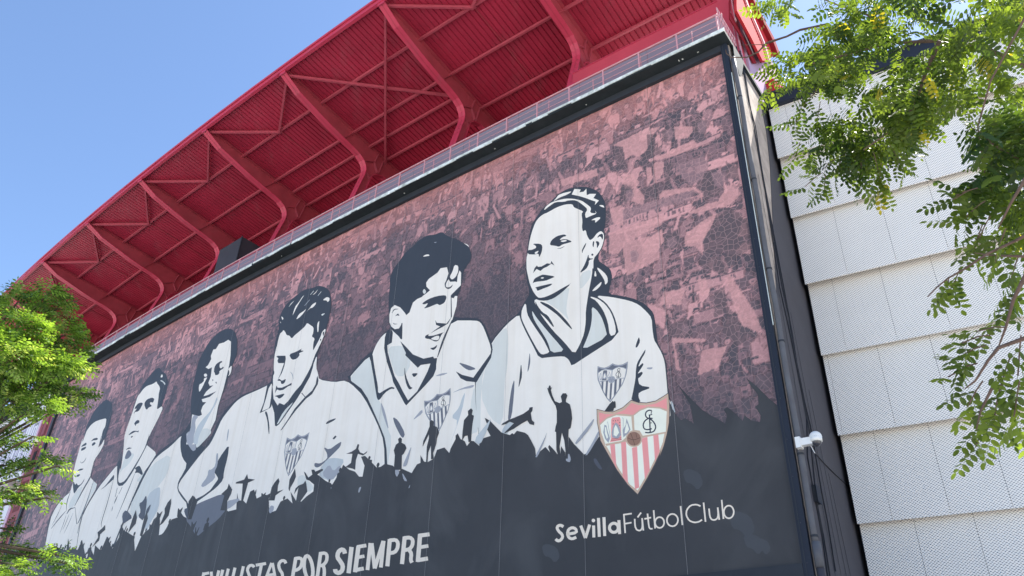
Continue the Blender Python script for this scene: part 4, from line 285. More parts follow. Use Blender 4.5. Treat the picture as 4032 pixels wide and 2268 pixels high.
'f3':[(0,'K',[-28.483,17.848,-28.477,18.044,-28.451,18.184,-28.393,18.344,-28.315,18.496,-28.175,18.722,-28.089,18.855,-28.008,18.965,-27.893,19.063,-27.681,19.201,-27.507,19.289,-27.276,19.375,-27.082,19.407,-26.819,19.404,-26.623,19.388,-26.386,19.353,-26.203,19.295,-25.976,19.185,-25.819,19.082,-25.646,18.929,-25.519,18.796,-25.369,18.609,-25.273,18.469,-25.18,18.302,-25.097,18.088,-24.979,17.716,-24.946,17.5,-24.978,17.322,-25.015,17.198,-25.077,17.06,-25.087,16.934,-25.052,16.749,-25.063,16.626,-25.127,16.496,-25.175,16.409,-25.233,16.319,-25.279,16.171,-25.337,15.888,-25.389,15.599,-25.462,15.148,-25.471,14.827,-25.422,14.462,-25.503,14.197,-25.757,13.885,-25.941,13.663,-26.155,13.409,-26.113,13.257,-25.797,13.126,-25.949,12.961,-26.656,12.667,-26.762,12.129,-26.331,11.088,-25.825,10.113,-24.999,8.714,-26.176,8.356,-30.422,8.832,-32.175,9.541,-31.824,10.822,-31.573,11.64,-31.287,12.425,-31.098,12.814,-30.903,13.012,-30.699,13.24,-30.376,13.62,-29.801,13.874,-28.686,14.138,-28.154,14.341,-27.891,14.598,-27.77,14.765,-27.724,14.932,-27.755,15.056,-27.879,15.205,-27.999,15.438,-28.185,15.889,-28.3,16.282,-28.408,16.831,-28.45,17.242,-28.45,17.735,-28.458,17.895,-28.478,17.806]),(1,'W',[-28.404,14.148,-28.828,13.934,-29.208,13.797,-29.754,13.662,-30.073,13.555,-30.335,13.42,-30.506,13.272,-30.677,13.031,-30.807,12.833,-30.966,12.571,-31.078,12.341,-31.202,12.017,-31.323,11.753,-31.506,11.404,-31.602,11.205,-31.663,11.046,-31.777,10.544,-32.002,9.446,-30.276,8.816,-26.183,8.357,-25.043,8.719,-25.838,10.115,-26.286,10.764,-26.592,10.951,-26.846,11.122,-27.188,11.372,-27.339,11.558,-27.376,11.78,-27.303,12.016,-27.081,12.395,-27.123,12.634,-27.459,12.865,-27.685,13.07,-27.92,13.362,-28.063,13.586,-28.191,13.862,-28.241,14.029,-28.238,14.174]),(2,'w2',[-30.109,13.26,-29.173,13.408,-28.768,13.231,-28.658,12.641,-28.761,12.292,-29.133,11.985,-29.503,11.756,-30.076,11.479,-30.331,11.156,-30.402,10.618,-30.687,10.588,-31.36,11.054,-31.495,11.502,-31.146,12.167,-30.893,12.599,-30.6,13.031]),(2,'w3',[-29.899,11.716,-29.466,11.848,-29.218,11.879,-29.016,11.827,-28.864,11.578,-28.68,11.005,-28.708,10.659,-28.958,10.341,-29.087,10.117,-29.163,9.867,-29.35,9.96,-29.757,10.459,-29.953,10.876,-30.037,11.439]),(1,'g',[-27.836,14.188,-27.654,13.859,-27.419,13.6,-27.008,13.271,-26.785,13.146,-26.625,13.152,-26.582,13.202,-26.635,13.324,-26.708,13.42,-26.843,13.542,-26.899,13.702,-26.908,13.989,-27.127,14.149,-27.685,14.27]),(2,'w2',[-26.764,13.929,-26.721,13.559,-26.658,13.37,-26.543,13.253,-26.358,13.282,-26.005,13.47,-25.784,13.599,-25.573,13.741,-25.625,13.87,-25.971,14.058,-26.256,14.12,-26.633,14.088]),(1,'W',[-26.964,17.409,-27.285,17.402,-27.611,17.588,-27.418,17.649,-27.252,17.93,-27.368,18.138,-27.281,18.465,-27.043,18.414,-26.859,18.653,-26.407,18.596,-26.06,18.638,-25.746,18.436,-25.596,17.951,-25.494,17.638,-25.414,17.148,-25.39,16.773,-25.394,16.499,-25.408,15.86,-25.52,15.048,-25.46,14.349,-25.748,13.773,-26.259,13.356,-27.581,13.626,-27.698,14.156,-27.532,14.328,-27.742,15.149,-27.061,14.903,-26.798,14.913,-26.987,15.15,-26.937,15.386,-26.697,15.524,-27.029,15.604,-27.197,15.789,-26.49,15.741,-26.0,15.903,-26.729,15.889,-27.104,15.929,-26.945,16.124,-26.429,16.318,-26.744,16.364,-26.953,16.582,-26.868,16.892,-26.978,17.388]),(2,'g',[-27.538,15.082,-27.195,14.953,-27.118,14.866,-27.261,14.771,-27.255,14.62,-27.097,14.332,-27.047,14.154,-27.074,13.987,-27.043,13.825,-26.936,13.581,-27.044,13.516,-27.429,13.595,-27.607,13.742,-27.672,14.038,-27.661,14.194,-27.569,14.29,-27.563,14.503,-27.642,14.954]),(2,'w3',[-25.855,15.499,-25.968,15.134,-26.158,14.911,-26.53,14.705,-26.741,14.562,-26.906,14.405,-26.992,14.242,-27.047,13.985,-27.03,13.796,-26.933,13.573,-26.81,13.469,-26.595,13.425,-26.534,13.491,-26.593,13.704,-26.559,13.896,-26.413,14.169,-26.288,14.39,-26.115,14.678,-25.968,14.91,-25.767,15.213,-25.715,15.4,-25.784,15.574]),(2,'K',[-26.69,17.131,-26.732,17.301,-26.715,17.401,-26.629,17.483,-26.511,17.523,-26.3,17.543,-26.188,17.528,-26.116,17.471,-26.132,17.444,-26.245,17.434,-26.292,17.401,-26.297,17.329,-26.272,17.264,-26.202,17.171,-26.133,17.127,-26.026,17.109,-25.989,17.115,-26.002,17.15,-25.971,17.154,-25.879,17.128,-25.848,17.099,-25.863,17.051,-25.925,17.027,-26.069,17.015,-26.139,16.993,-26.173,16.95,-26.169,16.924,-26.127,16.902,-26.13,16.874,-26.177,16.825,-26.258,16.814,-26.417,16.836,-26.502,16.883,-26.558,16.982,-26.601,17.031,-26.653,17.055]),(2,'K',[-26.626,16.692,-26.549,16.63,-26.536,16.598,-26.58,16.577,-26.61,16.601,-26.643,16.684]),(2,'K',[-26.212,16.439,-26.139,16.347,-26.15,16.332,-26.253,16.386,-26.282,16.422,-26.252,16.46]),(1,'W',[-27.752,16.724,-27.643,16.724,-27.559,16.742,-27.456,16.79,-27.432,16.835,-27.476,16.903,-27.478,16.937,-27.439,16.955,-27.367,16.956,-27.222,16.94,-27.193,16.9,-27.264,16.811,-27.315,16.716,-27.374,16.564,-27.44,16.446,-27.546,16.298,-27.625,16.296,-27.717,16.44,-27.763,16.547,-27.786,16.674]),(1,'W',[-27.254,17.064,-27.251,17.03,-27.272,17.007,-27.316,17.0,-27.374,17.009,-27.439,17.033,-27.501,17.068,-27.549,17.11,-27.577,17.151,-27.581,17.185,-27.559,17.208,-27.515,17.215,-27.456,17.206,-27.391,17.182,-27.33,17.146,-27.282,17.105]),(1,'W',[-25.207,16.995,-25.331,16.926,-25.383,16.891,-25.392,16.873,-25.366,16.838,-25.291,16.766,-25.248,16.702,-25.214,16.611,-25.218,16.554,-25.262,16.5,-25.245,16.487,-25.157,16.509,-25.114,16.564,-25.093,16.681,-25.101,16.791,-25.143,16.957]),(3,'K',[-28.259,14.259,-28.879,14.0,-29.282,13.879,-29.873,13.754,-30.2,13.652,-30.431,13.518,-30.669,13.299,-31.044,12.878,-31.302,12.403,-31.69,11.321,-31.657,11.31,-31.235,12.379,-30.966,12.846,-30.585,13.261,-30.347,13.476,-30.123,13.607,-29.805,13.709,-29.222,13.837,-28.825,13.967,-28.234,14.243])],
'f4':[(0,'K',[-21.816,16.752,-21.886,16.985,-21.907,17.217,-21.888,17.575,-21.872,17.771,-21.851,17.912,-21.87,18.034,-21.942,18.205,-21.965,18.371,-21.955,18.623,-21.905,18.797,-21.79,18.987,-21.674,19.103,-21.493,19.21,-21.308,19.286,-21.019,19.37,-20.807,19.429,-20.557,19.494,-20.315,19.488,-19.952,19.406,-19.732,19.373,-19.534,19.371,-19.37,19.331,-19.151,19.231,-18.993,19.144,-18.811,19.021,-18.69,18.921,-18.565,18.789,-18.488,18.677,-18.415,18.521,-18.358,18.383,-18.286,18.186,-18.251,17.995,-18.233,17.706,-18.23,17.485,-18.242,17.21,-18.263,17.048,-18.305,16.909,-18.32,16.817,-18.316,16.72,-18.344,16.589,-18.417,16.353,-18.486,16.188,-18.589,16.002,-18.594,15.979,-18.501,16.106,-18.501,16.065,-18.591,15.834,-18.615,15.705,-18.583,15.605,-18.566,15.466,-18.555,15.211,-18.502,15.036,-18.382,14.844,-18.312,14.712,-18.252,14.565,-18.004,14.424,-17.443,14.215,-17.105,14.123,-16.798,14.092,-16.579,14.035,-16.329,13.921,-16.221,13.883,-16.192,13.897,-15.987,13.76,-15.502,13.402,-15.077,12.916,-14.492,12.062,-14.163,11.563,-13.894,11.126,-13.733,10.692,-13.592,10.032,-15.361,9.587,-20.658,9.056,-23.556,8.891,-24.878,9.059,-25.572,9.448,-25.975,10.287,-26.273,10.707,-26.621,10.917,-26.892,11.101,-27.232,11.36,-27.387,11.554,-27.436,11.787,-27.371,11.964,-27.157,12.18,-27.066,12.336,-27.048,12.515,-26.855,12.703,-26.384,12.999,-26.073,13.14,-25.751,13.204,-25.551,13.403,-25.362,13.849,-25.245,14.104,-25.136,14.305,-25.024,14.458,-24.848,14.645,-24.656,14.779,-24.346,14.934,-24.095,15.03,-23.766,15.121,-23.403,15.152,-22.815,15.142,-22.42,15.144,-22.001,15.161,-21.775,15.198,-21.617,15.272,-21.606,15.595,-21.736,16.356]),(1,'W',[-21.987,15.117,-22.402,15.087,-22.78,15.07,-23.329,15.056,-23.666,15.019,-23.967,14.941,-24.181,14.843,-24.422,14.673,-24.609,14.532,-24.844,14.34,-24.973,14.17,-25.065,13.928,-25.147,13.734,-25.264,13.481,-25.342,13.341,-25.424,13.234,-25.466,13.184,-25.49,13.163,-25.606,13.093,-25.878,12.937,-26.154,12.743,-26.585,12.405,-26.884,12.161,-27.213,11.875,-27.328,11.697,-27.294,11.53,-27.143,11.372,-26.8,11.139,-26.542,10.967,-26.229,10.762,-25.871,10.452,-25.286,9.88,-24.942,9.517,-24.64,9.154,-21.733,9.202,-15.71,9.643,-13.724,10.056,-13.849,10.714,-13.994,11.14,-14.241,11.559,-14.548,12.008,-15.093,12.749,-15.506,13.216,-16.004,13.647,-16.312,13.87,-16.587,13.998,-16.623,14.023,-16.436,13.957,-16.43,13.953,-16.601,14.01,-16.779,14.045,-17.063,14.078,-17.401,14.174,-17.987,14.389,-18.246,14.539,-18.31,14.704,-18.382,14.844,-18.502,15.036,-18.567,15.249,-18.61,15.604,-18.668,15.62,-18.772,15.305,-19.27,14.987,-20.457,14.483,-21.06,14.483,-21.394,15.003,-21.593,15.193,-21.76,15.147]),(2,'K',[-21.501,15.205,-21.834,15.157,-21.825,14.335,-21.974,13.871,-21.264,13.947,-21.191,14.025,-21.244,14.357,-21.349,14.383,-21.321,14.055,-21.363,13.954,-21.821,13.932,-21.72,14.472,-21.671,14.951]),(2,'K',[-21.501,15.205,-21.139,14.332,-20.733,13.933,-20.671,14.045,-20.289,13.86,-20.043,13.974,-19.719,14.304,-19.369,14.532,-19.135,14.852,-18.955,15.576,-18.733,15.774,-18.765,15.169,-18.846,14.777,-19.171,14.294,-19.513,13.879,-20.013,13.379,-20.374,13.03,-20.544,12.976,-20.653,13.03,-20.883,13.638,-21.317,14.278]),(3,'w2',[-19.922,13.597,-19.799,13.706,-19.737,13.774,-19.703,13.835,-19.812,13.792,-20.125,13.622,-20.311,13.454,-20.47,13.197,-20.53,13.085,-20.521,13.057,-20.491,13.057,-20.421,13.085,-20.3,13.196,-20.064,13.453]),(2,'K',[-18.358,14.682,-18.381,14.594,-18.379,14.313,-18.539,14.075,-18.973,13.873,-19.503,13.507,-19.843,13.096,-20.201,12.72,-20.103,12.73,-19.607,13.226,-19.39,13.42,-18.862,13.785,-18.499,13.912,-18.239,14.278,-18.24,14.464]),(2,'K',[-21.557,13.779,-21.375,13.543,-21.233,13.292,-21.056,12.89,-20.976,12.732,-20.947,12.726,-20.961,12.81,-21.023,13.029,-21.128,13.269,-21.337,13.666,-21.466,13.834,-21.583,13.862]),(2,'K',[-19.237,14.127,-18.95,13.881,-18.916,13.895,-19.203,14.142]),(2,'W',[-21.646,16.731,-21.693,17.029,-21.702,17.251,-21.677,17.519,-21.636,17.633,-21.559,17.653,-21.51,17.681,-21.463,17.732,-21.399,17.707,-21.283,17.591,-21.211,17.51,-21.144,17.417,-21.064,17.358,-20.926,17.303,-20.828,17.233,-20.714,17.114,-20.63,17.094,-20.529,17.163,-20.418,17.213,-20.235,17.272,-20.094,17.323,-19.917,17.397,-19.825,17.458,-19.768,17.54,-19.69,17.532,-19.548,17.431,-19.427,17.343,-19.263,17.222,-19.191,17.112,-19.171,16.952,-19.177,16.856,-19.213,16.769,-19.174,16.704,-19.041,16.623,-18.998,16.54,-19.023,16.41,-19.015,16.274,-18.971,16.059,-18.925,16.019,-18.851,16.132,-18.774,16.254,-18.654,16.449,-18.597,16.577,-18.572,16.706,-18.521,16.782,-18.416,16.846,-18.365,16.847,-18.342,16.785,-18.343,16.71,-18.368,16.581,-18.401,16.473,-18.458,16.328,-18.527,16.189,-18.643,15.98,-18.65,15.958,-18.552,16.11,-18.563,16.09,-18.691,15.888,-18.758,15.756,-18.802,15.623,-18.838,15.49,-18.889,15.287,-18.959,15.129,-19.085,14.93,-19.186,14.782,-19.318,14.602,-19.446,14.482,-19.642,14.354,-19.79,14.231,-19.972,14.047,-20.097,13.949,-20.235,13.886,-20.373,13.901,-20.587,14.004,-20.685,14.02,-20.72,13.958,-20.822,14.02,-21.049,14.243,-21.168,14.41,-21.242,14.609,-21.328,14.859,-21.476,15.303,-21.517,15.512,-21.473,15.594,-21.485,15.671,-21.561,15.786,-21.623,15.974,-21.706,16.341,-21.735,16.622,-21.726,16.971,-21.701,16.999,-21.648,16.723]),(3,'K',[-21.574,16.44,-21.481,16.465,-20.889,16.298,-20.815,16.125,-20.817,15.789,-20.897,15.478,-21.108,15.203,-20.992,15.47,-20.885,15.942,-21.312,16.059,-21.426,16.193,-21.388,16.319]),(3,'K',[-20.537,16.293,-20.265,16.282,-20.058,16.289,-19.801,16.319,-19.738,16.316,-19.833,16.277,-19.802,16.239,-19.629,16.18,-19.643,16.155,-19.852,16.149,-19.912,16.122,-19.856,16.059,-19.873,16.005,-19.972,15.93,-20.086,15.911,-20.279,15.937,-20.419,16.023,-20.581,16.22]),(3,'K',[-21.122,15.195,-21.052,15.232,-20.969,15.207,-20.832,15.107,-20.718,15.078,-20.564,15.102,-20.513,15.071,-20.537,14.968,-20.576,14.921,-20.651,14.903,-20.712,14.912,-20.79,14.95,-20.828,14.992,-20.849,15.061,-20.921,15.108,-21.085,15.16]),(3,'K',[-21.119,14.585,-21.129,14.945,-20.993,14.813,-20.682,14.735,-20.262,14.758,-20.039,14.798,-20.031,14.683,-20.243,14.689,-20.549,14.605,-20.796,14.634,-21.019,14.738]),(3,'K',[-21.064,14.453,-20.898,14.44,-20.731,14.427,-20.474,14.409,-20.401,14.373,-20.473,14.302,-20.551,14.265,-20.677,14.242,-20.767,14.263,-20.87,14.342,-20.959,14.392,-21.081,14.439]),(3,'g',[-20.297,15.363,-20.166,15.234,-20.102,15.148,-19.986,14.944,-19.966,14.941,-20.048,15.142,-20.123,15.243,-20.283,15.369]),(3,'K',[-18.494,16.728,-18.424,16.748,-18.396,16.718,-18.392,16.621,-18.398,16.569,-18.417,16.534,-18.446,16.564,-18.5,16.676]),(3,'K',[-18.598,16.441,-18.541,16.431,-18.521,16.396,-18.53,16.317,-18.553,16.321,-18.602,16.41]),(2,'W',[-20.96,18.4,-20.928,18.657,-20.855,18.803,-20.701,18.917,-20.611,18.998,-20.534,19.092,-20.468,19.147,-20.378,19.191,-20.393,19.155,-20.519,19.018,-20.61,18.907,-20.714,18.762,-20.782,18.655,-20.849,18.529,-20.897,18.44,-20.952,18.339]),(2,'W',[-20.606,18.061,-20.521,18.195,-20.427,18.257,-20.272,18.28,-20.162,18.307,-20.035,18.354,-20.021,18.332,-20.114,18.231,-20.198,18.16,-20.317,18.082,-20.424,18.042,-20.579,18.018]),(2,'W',[-19.928,18.202,-19.786,18.301,-19.713,18.363,-19.668,18.421,-19.585,18.457,-19.417,18.488,-19.359,18.469,-19.378,18.388,-19.426,18.335,-19.53,18.282,-19.604,18.272,-19.689,18.301,-19.78,18.279,-19.927,18.196]),(2,'W',[-21.393,18.922,-21.301,19.043,-21.211,19.102,-21.074,19.132,-21.063,19.122,-21.173,19.068,-21.263,19.009,-21.382,18.913]),(2,'W',[-19.705,18.992,-19.596,19.029,-19.514,19.074,-19.415,19.151,-19.412,19.138,-19.503,19.029,-19.585,18.984,-19.702,18.98]),(2,'W',[-18.867,18.453,-18.725,18.499,-18.623,18.493,-18.505,18.432,-18.452,18.377,-18.434,18.299,-18.45,18.253,-18.507,18.215,-18.551,18.23,-18.606,18.306,-18.692,18.357,-18.857,18.413]),(2,'W',[-21.788,18.538,-21.676,18.442,-21.643,18.385,-21.67,18.334,-21.708,18.352,-21.778,18.449,-21.812,18.507,-21.826,18.557]),(2,'W',[-21.849,18.302,-21.793,18.255,-21.77,18.222,-21.77,18.184,-21.792,18.203,-21.848,18.288]),(2,'W',[-18.882,17.371,-18.866,17.226,-18.85,17.095,-18.823,16.907,-18.829,16.838,-18.869,16.85,-18.912,16.95,-18.98,17.194,-18.981,17.321,-18.914,17.398]),(2,'w2',[-19.877,19.042,-19.68,19.174,-19.707,19.197,-19.905,19.065]),(2,'w2',[-19.307,18.794,-19.116,18.939,-19.143,18.961,-19.334,18.816]),(2,'g',[-20.164,18.567,-19.86,18.769,-19.893,18.797,-20.197,18.595]),(2,'w2',[-18.773,17.705,-18.607,17.68,-18.589,17.652,-18.71,17.606,-18.775,17.616,-18.82,17.687]),(2,'K',[-17.303,12.419,-17.222,12.466,-17.083,12.486,-16.812,12.491,-16.738,12.474,-16.818,12.428,-16.935,12.397,-17.155,12.365,-17.262,12.363,-17.314,12.39]),(2,'G',[-17.154,11.404,-16.939,11.297,-16.765,11.289,-16.534,11.374,-16.391,11.418,-16.258,11.445,-16.215,11.411,-16.237,11.297,-16.299,11.221,-16.436,11.14,-16.565,11.064,-16.757,10.95,-16.909,10.86,-17.102,10.746,-17.226,10.693,-17.348,10.672,-17.438,10.68,-17.543,10.72,-17.593,10.771,-17.615,10.862,-17.543,10.874,-17.337,10.815,-17.176,10.819,-16.971,10.889,-16.901,10.96,-16.927,11.072,-17.003,11.188,-17.172,11.373]),(2,'K',[-16.747,11.692,-16.666,11.753,-16.613,11.763,-16.559,11.73,-16.564,11.697,-16.631,11.645,-16.684,11.634,-16.752,11.659]),(2,'w3',[-16.791,10.906,-16.537,10.88,-16.309,10.829,-15.984,10.727,-15.934,10.603,-16.13,10.388,-16.263,10.232,-16.405,10.05,-16.619,10.046,-17.03,10.219,-17.208,10.348,-17.244,10.503,-17.178,10.641,-16.972,10.838]),(3,'g',[-16.664,10.618,-16.497,10.42,-16.358,10.388,-16.17,10.5,-16.075,10.5,-16.021,10.386,-16.101,10.262,-16.359,10.059,-16.598,10.058,-16.953,10.264,-17.015,10.423,-16.811,10.619]),(2,'w2',[-18.443,10.518,-18.247,10.528,-18.106,10.478,-17.941,10.343,-17.767,10.205,-17.49,9.991,-17.437,9.876,-17.575,9.794,-17.797,9.83,-18.229,10.004,-18.428,10.17,-18.494,10.417]),(2,'K',[-23.798,12.751,-23.735,12.414,-23.722,12.14,-23.75,11.778,-23.739,11.557,-23.682,11.355,-23.75,11.216,-23.977,11.064,-24.24,10.948,-24.684,10.805,-25.009,10.706,-25.392,10.599,-25.671,10.576,-26.0,10.626,-25.79,10.698,-24.94,10.829,-24.516,10.968,-24.271,11.191,-24.152,11.303,-24.093,11.365,-24.143,11.45,-24.328,11.604,-24.489,11.719,-24.713,11.857,-24.756,11.923,-24.64,11.952,-24.546,12.051,-24.423,12.277,-24.253,12.48,-23.944,12.77]),(2,'g',[-24.746,11.941,-24.606,12.015,-24.586,12.177,-24.679,12.52,-24.675,12.638,-24.572,12.593,-24.5,12.45,-24.419,12.136,-24.417,11.96,-24.49,11.826,-24.473,11.697,-24.355,11.506,-24.485,11.376,-24.935,11.234,-25.176,11.207,-25.337,11.283,-25.312,11.384,-25.085,11.567,-25.008,11.708,-25.038,11.887,-24.995,11.947,-24.856,11.922]),(2,'g',[-24.124,13.172,-24.179,13.436,-24.188,13.571,-24.156,13.646,-24.125,13.611,-24.079,13.446,-24.058,13.31,-24.049,13.128,-24.058,13.059,-24.09,13.066]),(3,'K',[-21.839,15.156,-22.426,15.132,-22.814,15.124,-23.385,15.121,-23.746,15.088,-24.083,15.008,-24.321,14.914,-24.585,14.758,-24.77,14.62,-24.976,14.43,-25.097,14.269,-25.198,14.055,-25.3,13.859,-25.522,13.463,-25.492,13.449,-25.243,13.833,-25.13,14.024,-25.023,14.233,-24.899,14.387,-24.693,14.574,-24.509,14.709,-24.248,14.864,-24.018,14.956,-23.692,15.037,-23.342,15.072,-22.778,15.081,-22.395,15.096,-21.823,15.137])],
